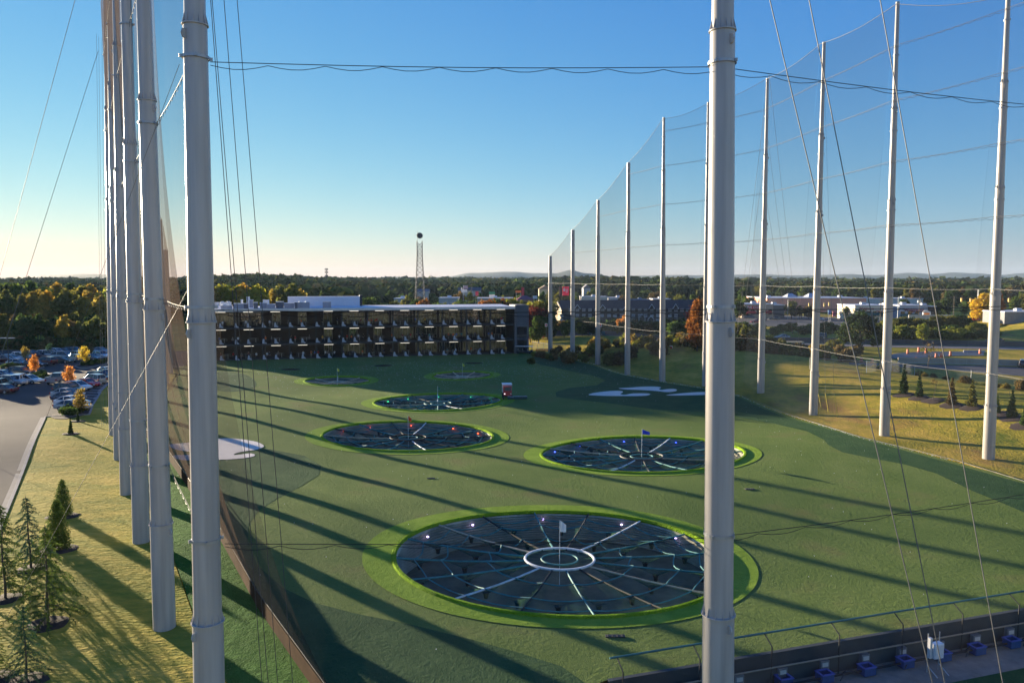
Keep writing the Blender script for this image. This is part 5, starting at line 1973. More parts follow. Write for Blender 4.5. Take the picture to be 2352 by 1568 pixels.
WOODP = mat('pole_wood', (0.16, 0.13, 0.10), 0.9, var=0.25, scale=2)
UP_ = []
for i, (x, d, yt, w_) in enumerate(((2112, 330, 680, 'behind the white shop row'), (2063, 345, 682, 'left of the white shop row'), (2023, 350, 684, 'in front of the green awnings'), (2245, 350, 664, 'topped by a white lamp, right of the shops'), (2191, 345, 680, 'right of the transformer pole'),
                                    (1810, 380, 688, 'in front of the salmon retail block'), (1842, 385, 700, 'second before the salmon retail block'), (1878, 385, 694, 'third before the salmon retail block'), (2297, 330, 681, 'tall grey one left of the nearest bank pole'), (1060, 520, 660, 'among the houses right of the lattice tower'), (1083, 520, 652, 'with flag, right of the lattice tower'))):
    root, p, h = post_thing('utility_pole', x, 700, yt, .17, WOODP if i % 2 == 0 else STEEL, 'utility pole ' + w_, 'utility pole', 'utility poles in the town', d=d)
    mb = MB()
    mb.box((0, 0, h - .6), (2.4, .12, .14)); 
    mb.box((0, 0, h - 1.5), (1.8, .12, .12))
    mb.build('crossarm', WOODP, root)
    if i == 0:
        mb = MB(); mb.lathe([(.05, 0), (.35, .05), (.35, 1.0), (.05, 1.1)], 10, (.55, 0, h - 2.8)); mb.lathe([(.05, 0), (.35, .05), (.35, 1.0), (.05, 1.1)], 10, (-.55, 0, h - 2.8)); mb.build('transformer', STEEL, root)
    UP_.append((p, h))


def wire_span(i, j, label, k=0.6):
    (p, h), (q, g) = UP_[i], UP_[j]
    for t_, nm in ((-1, 'front'), (1, 'rear')):
        mb = MB()
        a, b = p + Vector((t_, 0, h - .5)), q + Vector((t_, 0, g - .5))
        mb.tube([a.lerp(b, s / 10) - Vector((0, 0, k * math.sin(math.pi * s / 10))) for s in range(11)], .035, 4)
        tag(mb.build('power_line', WIRE), label % nm, 'power line', 'power lines in the town')


wire_span(0, 1, '%s power line left of the transformer pole')
wire_span(1, 2, '%s power line in front of the green awnings')
wire_span(0, 4, '%s power line right of the transformer pole')
wire_span(4, 8, '%s power line across the big yellow tree')
wire_span(5, 6, '%s power line before the salmon retail block, left span')
wire_span(6, 7, '%s power line before the salmon retail block, right span')

TLY = mat('signal_yellow', (0.62, 0.42, 0.10), 0.6)
for i, (x, y, d, w_) in enumerate(((1859, 696, 370, 'left of the second bank pole'), (1894, 696, 370, 'right of the second bank pole, left one'), (1905, 694.5, 370, 'right of the second bank pole, right one'), (2209, 684, 345, 'over the junction at right, left one'), (2230, 685, 345, 'over the junction at right, right one'), (2318, 685, 345, 'at the nearest bank pole'))):
    c = at(x, y, d)
    root = empty('traffic_light', c, 0, 'yellow traffic light hanging on a span wire ' + w_, 'traffic light', 'traffic lights at the junction')
    mb = MB(); mb.box((0, 0, -.8), (.75, .5, 1.7)); mb.build('housing', TLY, root)
    mb = MB()
    for z in (-.3, -.8, -1.3): mb.lathe([(.22, -.02), (.22, .02)], 10, (0, 0, z))
    mb.tube([(0, 0, 0), (0, 0, .8)], .04, 5); mb.build('hanger', DARKST, root)

for i, (x, yb, yt, d, lbl) in enumerate(((22, 868, 776, 150, 'tall parking lot lamp pole with two flat heads at the left edge'), (2245, 735, 664, 352, 'tall twin-headed street lamp right of the shops'), (1775, 745, 689, 372, 'tall lamp pole in the shop car park'))):
    root, p, h = post_thing('street_lamp', x, yb, yt, .09, DARKST if i != 1 else STEEL, lbl, 'street lamp', d=None if i == 0 else d)
    for sx in (-1, 1):
        mb = MB(); mb.box((sx * .8, 0, h), (1.2, .4, .14)); mb.build('lamp_head', mat('lamp_head_grey', (.5, .5, .5), .5), root)

def board(name, x0, x1, y0, y1, d, face, label, cat, legs=True, depth=0.3, back=None, group=None):
    a, b = at(x0, y1, d), at(x1, y1, d)
    w_, h_ = b.x - a.x, at(x0, y0, d).z - a.z
    g = tz((a.x + b.x) / 2, d)
    root = empty(name, ((a.x + b.x) / 2, d, g), 0, label, cat, group)
    mb = MB(); mb.box((0, 0, a.z - g + h_ / 2), (w_, depth, h_)); mb.build('panel', face, root)
    if legs:
        for sx in (-.35, .35):
            mb = MB(); mb.tube([(sx * w_, .05, -.3), (sx * w_, .05, a.z - g + h_ * .5)], max(.07, w_ * .03), 6); mb.build('post', STEEL if h_ < 4 else DARKST, root)
    return root, w_, h_, a.z - g


redf = mat('billboard_red', (0.70, 0.012, 0.05), 0.5, var=0.04, emit=0.10)
root, w_, h_, z_ = board('billboard', 1292, 1307, 658, 678.5, 470, redf, 'bright red roadside billboard with white writing behind the shortest poles', 'billboard')
mb = MB()
for k, (u0, u1) in enumerate(((-.38, -.1), (-.02, .40), (-.02, .34), (-.02, .38), (-.02, .30), (-.30, -.16))):
    zz = z_ + h_ * (.62 - .0 * k) if k == 0 else z_ + h_ * (.80 - .11 * k) if k < 5 else z_ + h_ * .88
    mb.box(((u0 + u1) / 2 * w_, -.18, zz), ((u1 - u0) * w_, .05, h_ * (.30 if k == 0 else .05 if k < 5 else .06)))
mb.build('white_lettering', WHITE, root)
board('billboard', 1284.5, 1291.5, 658, 679, 472, mat('billboard_back', (.11, .07, .06), .8), 'dark brown back of a billboard left of the red one', 'billboard')
board('billboard', 737, 751, 684, 696, 260, mat('sign_dark', (.05, .05, .06), .7), 'dark billboard with pale frame standing behind the range roof', 'billboard')
board('road_sign', 1371, 1378, 765, 780, 205, WHITE, 'white road sign on two posts left of the third pole', 'sign', depth=.08)
board('road_sign', 1156 + 2, 1162, 765, 780, 240, WHITE, 'white road sign beside the building', 'sign', depth=.08)
ds, p, h = post_thing('warning_sign', 1520, 806, 790, .04, STEEL, 'pale diamond road sign in the dry grass near the orange tree', 'sign', d=190)
mb = MB(); mb.box((0, -.06, h), (1.3, .04, 1.3), ry=rad(45)); mb.build('panel', mat('sign_grey', (.6, .6, .58), .5), ds)
for i, (x, y, d, w_) in enumerate(((1379, 750, 225, 'beside the third pole'), (1157.5 + 97, 750, 232, 'left of the shortest pole'), (1541, 801, 188, 'right of the diamond sign'))):
    sg, p, h = post_thing('no_entry_sign', x, y + 8, y - 6, .035, STEEL, 'small red and white sign ' + w_, 'sign', 'small red and white road signs', d=d)
    mb = MB(); mb.box((0, -.05, h - .3), (.75, .04, .95)); mb.build('panel', WHITE, sg)
    mb = MB(); mb.lathe([(.28, -.01), (.28, .01)], 14, (0, 0, 0)); 
    mb.v = [(x_, -.085 + z2 * .5, h - .3 + y2) for x_, y2, z2 in mb.v]
    mb.build('red_disc', mat('sign_red', (.6, .03, .03), .5), sg)
ab, w_, h_, z_ = board('board_sign', 2212, 2262, 804, 824, 205, mat('sign_back', (.42, .42, .44), .6), 'large blank grey sign board on posts beside the road works', 'sign', depth=.12)
so, p, h = post_thing('shelter', 1822, 802, 786, .12, WOODP, 'small open-sided shelter with pale roof beside the highway', 'shelter')
mb = MB(); mb.box((0, 0, h + .1), (5.2, 2.2, .25)); mb.build('roof', mat('shelter_roof', (.55, .45, .28), .7), so)
mb = MB(); mb.box((0, 0, h * .55), (3.8, 1.5, h * .75)); mb.build('booth', mat('booth_dark', (.12, .11, .10), .6), so)

# ------------------------------------------------------------------ trench beyond the turf, bottom right
TW = mat('trench_wall', (0.05, 0.058, 0.062), 0.7, var=0.2, scale=0.5)
def Ep(u, e, z):
    p = E0 + ED * u + EN * e
    return Vector((p.x, p.y, z))


EANG = math.atan2(ED.y, ED.x)
mb = MB()
mb.box(Ep(29, 0.12, -0.85), (58.4, 0.24, 1.72), EANG)
tag(mb.build('retaining_wall', TW), 'long grey-blue retaining wall along the near edge of the turf', 'wall')
mb = MB()
for q in range(30):
    a, b = Ep(q * 2 - .4, .24, -1.70), Ep(q * 2 + 1.6, .24, -1.70)
    c, d = Ep(q * 2 + 1.6, 3.1, -1.70), Ep(q * 2 - .4, 3.1, -1.70)
    mb.quad(d, c, b, a)
o = mb.build('walkway', mat('walkway_concrete', (0.19, 0.17, 0.14), .9, var=.25, scale=1.2)); o['kind'] = 'structure'
mb = MB()
for q in range(30):
    for e in range(6):
        z0, z1 = -1.68, -1.68
        mb.quad(Ep(q * 2 - 6, 3.1 + e * 2 + 2, z0), Ep(q * 2 - 4, 3.1 + e * 2 + 2, z0), Ep(q * 2 - 4, 3.1 + e * 2, z0), Ep(q * 2 - 6, 3.1 + e * 2, z0))
o = mb.build('lower_turf', TURF_DARK); o['kind'] = 'structure'
rail = empty('ball_fence', (0, 0, 0), 0, 'bent-post ball fence with padded teal top rail along the trench', 'fence')
mb = MB(); mb.tube([Ep(u, -0.15, 0.98) for u in range(0, 60, 3)], .055, 6); mb.build('top_rail', mat('teal_padding', (0.02, 0.12, 0.125), .6, var=.2), rail)
mb = MB(); mb.tube([Ep(u, .55, -0.62) for u in range(0, 60, 3)], .045, 6); mb.build('middle_rail', mat('tan_pipe', (.26, .21, .15), .6), rail)
mb = MB(); mb.tube([Ep(u, 1.0, -1.42) for u in range(0, 60, 3)], .06, 6); mb.build('hose', BLACK, rail)
for k in range(13):
    u = 0.4 + k * 4.35
    mb = MB(); mb.tube([Ep(u, .55, -1.7), Ep(u, .55, .55), Ep(u, -.15, .98)], .035, 6); mb.build('post', DARKST, rail)
    mb = MB(); mb.tube([Ep(u + .2, .6, -1.66), Ep(u + .2, .95, -1.2), Ep(u - .6, 1.4, -1.5)], .03, 5); mb.build('brace', DARKST, rail)
mb = MB()
for q in range(28):
    mb.quad(Ep(q * 2, .5, -.62), Ep(q * 2 + 2, .5, -.62), Ep(q * 2 + 2, -.13, .96), Ep(q * 2, -.13, .96))
mb.build('net_panel', NETB, rail, recalc=False)
BLUE = mat('bin_blue', (0.012, 0.06, 0.19), 0.5, var=0.15, scale=4)
binp = None
BINS = [(1060, 648), (1280, 625), (1505, 588), (1712, 548), (1912, 512), (2098, 478), (2285, 442)]
for i, (x, y) in enumerate(BINS + [(2470, 410)]):
    p = gz((2200 + x / 1.434) / 1.6327, (2100 + y / 1.434) / 1.6327, -1.45)
    p.z = -1.70
    if binp is None:
        binp = empty('blue_bin', p, EANG)
        mb = MB()
        w, d, h, t_ = .36, .28, .44, .04
        for (cx, cy, sx, sy) in ((-w, 0, t_, 2 * d), (w, 0, t_, 2 * d), (0, -d, 2 * w, t_), (0, d, 2 * w, t_)):
            mb.box((cx, cy, h / 2 + .05), (sx + .02, sy + .02, h))
        mb.box((0, 0, .06), (2 * w, 2 * d, .06))
        mb.build('bin_body', BLUE, binp)
        mb = MB()
        for (cx, cy, sx, sy) in ((-w, 0, .11, 2 * d + .1), (w, 0, .11, 2 * d + .1), (0, -d, 2 * w + .1, .11), (0, d, 2 * w + .1, .11)):
            mb.box((cx, cy, h + .06), (sx, sy, .05))
        mb.build('rim', mat('bin_rim', (0.06, 0.10, 0.36), .5), binp)
        bmap = child_map(); o = binp
    else:
        o = copy_tree(binp, None, bmap)
        o.location = p
    tag(o, 'blue plastic ball bin on the trench walkway, %s from the big pole' % ['first right', 'second right', 'third right', 'fourth right', 'fifth right', 'sixth right', 'seventh right', 'eighth right'][i], 'bin', 'blue bins in the trench')
bx = None
for i, (x, y) in enumerate([(815, 655), (1048, 615), (1274, 575), (1492, 540), (1692, 505), (1895, 470), (2090, 435), (2272, 400)]):
    p = gz((2200 + x / 1.434) / 1.6327, (2100 + y / 1.434) / 1.6327, -1.3)
    p.z = -1.70
    if bx is None:
        bx = empty('ball_meter_box', p, EANG)
        mb = MB(); mb.box((0, 0, .58), (.55, .25, .5)); mb.build('casing', mat('meter_grey', (.16, .17, .18), .6), bx)
        mb = MB(); mb.box((0, -.14, .62), (.36, .03, .22)); mb.build('display', mat('meter_panel', (.5, .5, .48), .5), bx)
        for sx in (-.2, .2):
            mb = MB(); mb.box((sx, 0, .17), (.05, .05, .34)); mb.build('leg', DARKST, bx)
        bm2 = child_map(); o = bx
    else:
        o = copy_tree(bx, None, bm2)
        o.location = p
    tag(o, 'small grey ball counter box in the trench, %s from the big pole' % ['first left', 'first right', 'second right', 'third right', 'fourth right', 'fifth right', 'sixth right', 'seventh right'][i], 'counter box', 'counter boxes in the trench')
p = gz(2150, 1524, -1.2)
eb = empty('electrical_cabinet', (p.x, p.y, -1.7), EANG, 'white electrical cabinet on a steel frame above the blue bins', 'cabinet')
mb = MB(); mb.box((0, 0, 1.3), (.62, .36, .82)); mb.build('cabinet_body', WHITE, eb)
mb = MB(); mb.box((0, -.195, 1.28), (.54, .03, .72)); mb.build('door', mat('door_white', (.68, .68, .69), .5), eb)
mb = MB(); mb.box((-.48, 0, 1.5), (.16, .18, 1.15)); mb.build('conduit_box', mat('conduit', (.55, .55, .55), .5), eb)
for sx in (-.4, .4):
    mb = MB(); mb.tube([(sx, .22, 0), (sx, .22, 2.2)], .035, 6); mb.tube([(sx, .22, .4), (sx, -.5, .02)], .03, 5); mb.build('leg', STEEL, eb)

# ------------------------------------------------------------------ the town and the hotel
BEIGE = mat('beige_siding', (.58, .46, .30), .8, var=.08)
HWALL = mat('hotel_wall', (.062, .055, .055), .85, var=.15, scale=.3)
HROOF = mat('hotel_roof', (.038, .032, .034), .9, var=.2, scale=.5)
TRIM = mat('white_trim', (.62, .62, .62), .6)
WINP = mat('window_blind', (.33, .33, .36), .5, var=.15)
hd = lambda x: 296 + (x - 1288) * 0.03
hot = empty('hotel', (0, 0, 0), 0, 'long dark three-storey hotel with white gables and white-framed windows', 'hotel')
def hp(x, y, off=0.0):
    d = hd(x) + off
    return at(x, y, d)
HX0, HX1 = 1290, 1668
mb = MB()
n = 12
for k in range(n):
    xa, xb = HX0 + (HX1 - HX0) * k / n, HX0 + (HX1 - HX0) * (k + 1) / n
    a, b = hp(xa, 708.5), hp(xb, 708.5)
    mb.quad((a.x, a.y, -4), (b.x, b.y, -4), (b.x, b.y, a.z), (a.x, a.y, a.z))
a, b = hp(HX1, 708.5), hp(HX1, 708.5, 16)
mb.quad((a.x, a.y, -4), (a.x, b.y, -4), (a.x, b.y, a.z), (a.x, a.y, a.z))
ez = a.z
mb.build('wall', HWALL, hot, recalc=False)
a, c = hp(HX0, 708.5), hp(HX1, 708.5)
rz_ = 11.6
mb = MB()
V = [(a.x - .3, a.y - .5, ez - .1), (c.x + .3, c.y - .5, ez - .1), (c.x + .3, c.y + 8, rz_), (a.x - .3, a.y + 8, rz_), (c.x + .3, c.y + 16.5, ez - .1), (a.x - .3, a.y + 16.5, ez - .1)]
mb.add(V, [(0, 1, 2, 3), (3, 2, 4, 5)])
mb.build('roof', HROOF, hot, recalc=False)
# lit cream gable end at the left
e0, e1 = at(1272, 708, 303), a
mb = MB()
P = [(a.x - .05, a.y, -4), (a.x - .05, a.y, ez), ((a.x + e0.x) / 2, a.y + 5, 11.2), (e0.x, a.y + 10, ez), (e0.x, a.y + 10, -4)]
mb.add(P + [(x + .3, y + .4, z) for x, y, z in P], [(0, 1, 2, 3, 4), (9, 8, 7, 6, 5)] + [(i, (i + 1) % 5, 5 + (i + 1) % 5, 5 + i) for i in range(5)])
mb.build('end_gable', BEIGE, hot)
mb = MB()
for q in range(4):
    mb.tube([P[1], P[2], P[3]], .14, 4)
mb.build('gable_trim', TRIM, hot)
k2 = 2.138
hx = lambda x: (1900 + x / k2) / 1.6327
hy = lambda y: (1000 + y / k2) / 1.6327
def hwin(x, y, w=24, h=22):
    p0, p1 = hp(hx(x - w / 2), hy(y + h / 2), -.06), hp(hx(x + w / 2), hy(y - h / 2), -.06)
    mb = MB(); mb.box(((p0.x + p1.x) / 2, p0.y, (p0.z + p1.z) / 2), (p1.x - p0.x, .06, p1.z - p0.z)); wn = mb.build('window', WINP, hot)
    mb = MB()
    t_ = .09
    for zz in (p0.z, (p0.z + p1.z) / 2, p1.z): mb.box(((p0.x + p1.x) / 2, p0.y - .06, zz), (p1.x - p0.x + 2 * t_, .06, t_))
    for xx in (p0.x, p1.x): mb.box((xx, p0.y - .07, (p0.z + p1.z) / 2), (t_, .06, p1.z - p0.z + t_))
    mb.build('frame', TRIM, wn)
for x in (512, 567, 618, 668, 714, 770, 820, 868, 918, 1015, 1066, 1113, 1163, 1212, 1308, 1357, 1405, 1450, 1550, 1600, 1700, 1760): hwin(x, 347)
for x in (440, 567, 618, 668, 765, 820, 868, 920, 1015, 1066, 1113, 1163, 1212, 1308, 1357, 1600): hwin(x, 391)
for x in (1210, 1357, 1015, 440): hwin(x, 428)
for x, yp in ((567, 305), (770, 305), (960, 312), (1163, 300), (1355, 298), (1560, 300)):
    p0, p1, p2 = hp(hx(x - 24), hy(338), -.3), hp(hx(x + 24), hy(338), -.3), hp(hx(x), hy(yp), -.3)
    mb = MB()
    b0 = Vector((0, 5, 0))
    mb.add([p0, p1, p2, p0 + b0, p1 + b0, p2 + b0], [(0, 1, 2), (0, 2, 5, 3), (1, 4, 5, 2)]); mb.build('gable', HROOF, hot)
    mb = MB(); f_ = Vector((0, -.1, 0)); mb.tube([p0 + f_, p2 + f_, p1 + f_], .16, 4); mb.build('gable_trim', TRIM, hot)
for x, yp, yb in ((1085, 380, 402), (1157, 395, 420)):
    p0, p1, p2 = hp(hx(x - 24), hy(yb), -.8), hp(hx(x + 24), hy(yb), -.8), hp(hx(x), hy(yp), -.8)
    mb = MB(); mb.tube([p0, p2, p1], .16, 4)
    for p_ in (p0, p1): mb.tube([p_, (p_.x, p_.y, -3)], .1, 4)
    mb.build('porch_gable', TRIM, hot)


def shop(name, x0, x1, yt, d, depth, wall, label, cat, roof='flat', rm=None, yr=None, base=None, wins=0, winm=None, group=None):
    a, b = at(x0, yt, d), at(x1, yt, d)
    xc = (a.x + b.x) / 2
    g = tz(xc, d) if base is None else base
    w, h = b.x - a.x, max(2.0, a.z - g)
    root = empty(name, (xc, d, g), 0, label, cat, group)
    mb = MB(); mb.box((0, depth / 2, h / 2 - .5), (w, depth, h + 1)); mb.build('wall', wall, root)
    mb = MB()
    if roof == 'flat':
        mb.box((0, depth / 2, h + .12), (w + .5, depth + .5, .35))
        for q in range(max(1, int(w / 12))):
            mb.box((-w / 2 + (q + .5) * w / max(1, int(w / 12)), depth * .5, h + .8), (2.2, 2.0, 1.1))
    elif roof == 'gable':
        rh = at(x0, yr, d).z - g
        mb.prism([(-.5, h), (depth + .5, h), (depth / 2, rh)], (-w / 2 - .4, w / 2 + .4), lambda u, v, s_: (s_, u, v))
    elif roof == 'front':
        rh = at(x0, yr, d).z - g
        mb.prism([(-w / 2 - .4, h), (w / 2 + .4, h), (0, rh)], (-.4, depth), lambda u, v, s_: (u, s_, v))
    else:
        rh = at(x0, yr, d).z - g
        mb.add([(-w / 2 - .4, -.4, h), (w / 2 + .4, -.4, h), (w / 2 + .4, depth + .4, h), (-w / 2 - .4, depth + .4, h), (-w * .15, depth / 2, rh), (w * .15, depth / 2, rh)],
               [(0, 1, 5, 4), (1, 2, 5), (2, 3, 4, 5), (3, 0, 4)])
    mb.build('roof', rm or ROOFW, root)
    for q in range(wins):
        xx = -w / 2 + (q + .5) * w / wins
        mb = MB(); mb.box((xx, -.04, h * .45), (w / wins * .6, .1, h * .35)); mb.build('window', winm or GLASS, root)
    return root, w, h


def lettering(root, text, size, x, y, z, m, name='sign_lettering'):
    c = bpy.data.curves.new(name, 'FONT')
    c.body = text
    c.size = size
    c.extrude = .06
    c.align_x = 'CENTER'
    c.align_y = 'CENTER'
    c.materials.append(m)
    t_ = bpy.data.objects.new(name, c)
    COL.objects.link(t_)
    me = bpy.data.meshes.new_from_object(t_.evaluated_get(bpy.context.evaluated_depsgraph_get()))
    bpy.data.objects.remove(t_)
    me.materials.clear()
    o = link(name, me, m, root)
    o.location = (x, y, z)
    o.rotation_euler = (math.pi / 2, 0, 0)
    return o


def awning(root, x0, x1, z, m, out=1.6, h=1.3):
    mb = MB(); mb.prism([(0, z), (0, z + h), (-out, z)], (x0, x1), lambda u, v, s_: (s_, u, v)); mb.build('awning', m, root)


BRICK = mat('tan_brick', (.60, .41, .28), .85, var=.12)
SALM = mat('salmon_wall', (.88, .36, .25), .85, var=.1, scale=.15)
AWR = mat('awning_red', (.80, .04, .025), .6)
AWG = mat('awning_green', (.03, .12, .08), .6)
REDL = mat('red_letters', (.55, .03, .03), .5)
root, w, h = shop('restaurant', 1709, 1776, 699, 392, 18, BRICK, 'tan brick restaurant with red awnings and a white sign on red', 'restaurant', wins=5)
mb = MB(); mb.box((-w * .17, -.15, h * .78), (w * .40, .12, 1.7)); mb.build('sign_board', AWR, root)
lettering(root, 'FIVE GUYS', 1.75, -w * .17, -.3, h * .78, WHITE)
awning(root, -w * .43, -w * .10, h * .36, AWR)
awning(root, w * .22, w * .44, h * .36, AWR)
root, w, h = shop('shop', 1777, 1802, 701, 394, 16, mat('grey_block', (.22, .20, .18), .85), 'grey-brown block attached to the right of the red-awning restaurant', 'shop')
root, w, h = shop('retail_block', 1762, 1990, 685, 465, 40, SALM, 'very long salmon-coloured retail block with white flat roof', 'shop')
for x0, x1, yt, w_ in ((1808, 1840, 674, 'left'), (1857, 1889, 673.5, 'right')):
    a, b = at(x0, 684, 480), at(x1, 684, 480)
    mb = MB()
    zt = at(x0, yt, 480).z
    cx = (a.x + b.x) / 2
    hw = (b.x - a.x) / 2
    mb.add([(cx - hw, 480, a.z - .5), (cx + hw, 480, a.z - .5), (cx + hw, 494, a.z - .5), (cx - hw, 494, a.z - .5), (cx - hw * .3, 487, zt), (cx + hw * .3, 487, zt)], [(0, 1, 5, 4), (1, 2, 5), (2, 3, 4, 5), (3, 0, 4), (3, 2, 1, 0)])
    tag(mb.build('hip_roof_pavilion', mat('pale_metal_roof', (.45, .46, .50), .5)), 'pale grey hipped roof above the salmon retail block, %s of two' % w_, 'roof')
root, w, h = shop('shop', 1990, 2120, 686.5, 520, 30, mat('white_long', (.55, .55, .55), .7), 'long white low roofed store beyond the green-awning shops', 'shop')
root, w, h = shop('shop_row', 1964, 2042, 702, 372, 20, mat('cream_wall', (.82, .70, .52), .8), 'cream shop row with green awnings and red lettering', 'shop', wins=6)
for q in range(4): awning(root, -w / 2 + w * (q + .1) / 4, -w / 2 + w * (q + .9) / 4, h * .34, AWG, 1.6, 1.4)
lettering(root, 'Walgreens', 1.7, -w * .16, -.12, h * .8, REDL)
lettering(root, 'Walgreens', 1.3, w * .3, -.12, h * .62, REDL)
root, w, h = shop('shop', 2043, 2064, 703, 372.5, 18, mat('pale_blue_wall', (.40, .46, .54), .7), 'pale blue-white end block right of the cream shop row', 'shop', wins=2)
root, w, h = shop('shop_row', 2066, 2131, 702, 368, 20, mat('white_wall', (.55, .55, .58), .75), 'white shop row with small red script sign', 'shop', wins=4)
lettering(root, 'Walgreens', 2.2, w * .02, -.12, h * .72, REDL)
awning(root, -w * .45, -w * .2, h * .3, AWG); awning(root, -w * .1, w * .2, h * .3, AWG); awning(root, w * .28, w * .45, h * .3, AWG)
shop('shop', 2132, 2150, 704, 368.5, 16, mat('dark_brick', (.12, .075, .055), .85), 'dark brick block right of the white shop row', 'shop')
barrier_ = None
a, b = at(2087, 724, 318), at(2192, 726, 318)
mb = MB(); mb.box(((a.x + b.x) / 2, 318, a.z - .6), (b.x - a.x, .4, 1.6)); tag(mb.build('parapet_wall', mat('pale_wall', (.50, .46, .40), .8)), 'long pale parapet wall above the bushes below the white shop row', 'wall')
ms = empty('monument_sign', at(2128, 725, 320), 0, 'white arched monument sign with orange panel above the parapet wall', 'sign')
mb = MB()
arc = [(-1.6, 0), (-1.6, 1.4)] + [(1.6 * math.cos(a_), 1.4 + .8 * math.sin(a_)) for a_ in [math.pi * (1 - q / 8) for q in range(1, 8)]] + [(1.6, 1.4), (1.6, 0)]
mb.prism(arc, (-.2, .2), lambda u, v, s_: (u, s_, v)); mb.build('surround', WHITE, ms)
mb = MB(); mb.box((0, -.23, .85), (2.3, .06, .8)); mb.build('panel', mat('orange_panel', (.7, .22, .03), .5), ms)
shop('low_building', 2308, 2420, 717, 300, 14, mat('white_low', (.22, .22, .23), .8), 'low white building on the grassy rise behind the nearest bank pole', 'building', base=tz(at(2350, 700, 300).x, 300) + .2)
# houses and signs of the town, behind the range building
shop('restaurant', 1188, 1224, 688, 430, 16, mat('pink_brown', (.30, .16, .12), .8), 'brown restaurant with dark red hipped roof right of the range roof', 'restaurant', 'hip', mat('maroon_roof', (.20, .03, .05), .7), 679.5, wins=4)
shop('house', 1238, 1266, 664, 560, 12, BEIGE, 'cream gabled house at the left of the red billboard', 'house', 'front', mat('tan_roof', (.35, .24, .17), .8), 655, wins=2)
shop('house', 1052, 1078, 667, 600, 14, mat('pale_render', (.45, .40, .33), .8), 'house with dark grey gable roof right of the lattice tower', 'house', 'gable', mat('slate_roof', (.06, .06, .075), .8), 660, wins=3)
shop('house', 1080, 1104, 667.5, 620, 14, mat('pale_render2', (.40, .38, .36), .8), 'second dark-roofed house right of the lattice tower', 'house', 'gable', mat('slate_roof2', (.07, .07, .085), .8), 659.5, wins=3)
shop('house', 1340, 1356, 662, 560, 12, mat('white_house', (.50, .50, .52), .8), 'white gabled house above the hotel roof', 'house', 'front', mat('grey_roof', (.20, .20, .22), .8), 653.5, wins=2)
shop('low_store', 1096, 1178, 685, 455, 14, mat('tan_store', (.42, .34, .27), .8), 'long low pale-roofed store above the middle of the range roof', 'shop', wins=8)
shop('low_store', 1008, 1052, 684.5, 450, 14, mat('grey_store', (.36, .36, .38), .8), 'low white-roofed store left of the flag pole', 'shop', wins=4)
shop('low_store', 1336, 1396, 682, 470, 14, mat('white_store', (.56, .52, .48), .8), 'white flat store with sunlit front behind the hotel', 'shop', wins=6)
shop('low_store', 1398, 1448, 684, 480, 14, mat('white_store2', (.55, .54, .54), .8), 'second white flat store behind the hotel', 'shop', wins=5)
shop('low_store', 1500, 1540, 687, 470, 12, mat('tan_store2', (.50, .42, .33), .8), 'small sandy flat-roofed store behind the right of the hotel', 'shop', wins=4)
shop('low_store', 1446, 1500, 689, 480, 12, mat('blue_store', (.10, .18, .28), .8), 'blue-roofed low store behind the hotel', 'shop', rm=mat('blue_roof', (.07, .15, .26), .6))
shop('low_store', 905, 938, 686, 440, 12, mat('grey_store2', (.33, .33, .35), .8), 'low grey store left of the lattice tower', 'shop', wins=3)
shop('house', 958, 984, 669, 520, 10, mat('pale_render3', (.45, .43, .42), .8), 'pale house standing behind the lattice tower', 'house', 'gable', mat('grey_roof2', (.16, .16, .18), .8), 664, wins=3)
board('shop_sign', 1059, 1073, 664.5, 671.5, 500, WHITE, 'white sign panel beside the flag pole', 'sign')
board('shop_sign', 1092, 1099, 669, 679, 480, mat('sign_pink', (.6, .05, .10), .5), 'pink-red pylon sign left of the green domed sign', 'sign')
board('shop_sign', 1123, 1137, 670, 676, 480, mat('sign_green', (.02, .22, .12), .5), 'green domed pylon sign in the town', 'sign')
board('shop_sign', 1123.5, 1136.5, 676.5, 682, 480, WHITE, 'white sign panel under the green domed sign', 'sign')
board('shop_sign', 1198, 1204, 660, 683, 470, mat('sign_red2', (.6, .04, .06), .5), 'tall red pylon sign behind the maroon roof', 'sign')
board('shop_sign', 1184, 1197, 667, 672, 475, mat('sign_orange', (.6, .22, .05), .5), 'orange sign left of the tall red pylon sign', 'sign')
board('shop_sign', 1224, 1234, 679, 686, 440, mat('sign_pale', (.55, .58, .62), .5), 'pale sign panel right of the maroon roof', 'sign')
board('shop_sign', 1311, 1317, 657, 665, 500, mat('sign_grey2', (.35, .36, .38), .5), 'small grey pylon sign right of the red billboard', 'sign')
board('shop_sign', 1912, 1921, 715, 727, 360, mat('sign_pink2', (.55, .12, .16), .5), 'pink sign box at the junction in front of the green-awning shops', 'sign', legs=False)
board('shop_sign', 1902, 1908, 712, 722, 362, mat('sign_blue', (.08, .30, .55), .5), 'small blue pylon sign at the junction', 'sign')
fp, p, h = post_thing('flag_pole', 1064, 690, 655, .12, WHITE, 'flag pole with striped flag in the town', 'flag pole', d=495)
mb = MB()
mb.box((1.6, 0, h - 1.2), (3.0, .08, 2.0)); mb.build('flag_cloth', stripes_mat('striped_flag', (.5, .1, .12), 2.5, 'Z', .8, 0, 0, (.6, .6, .65)), fp)

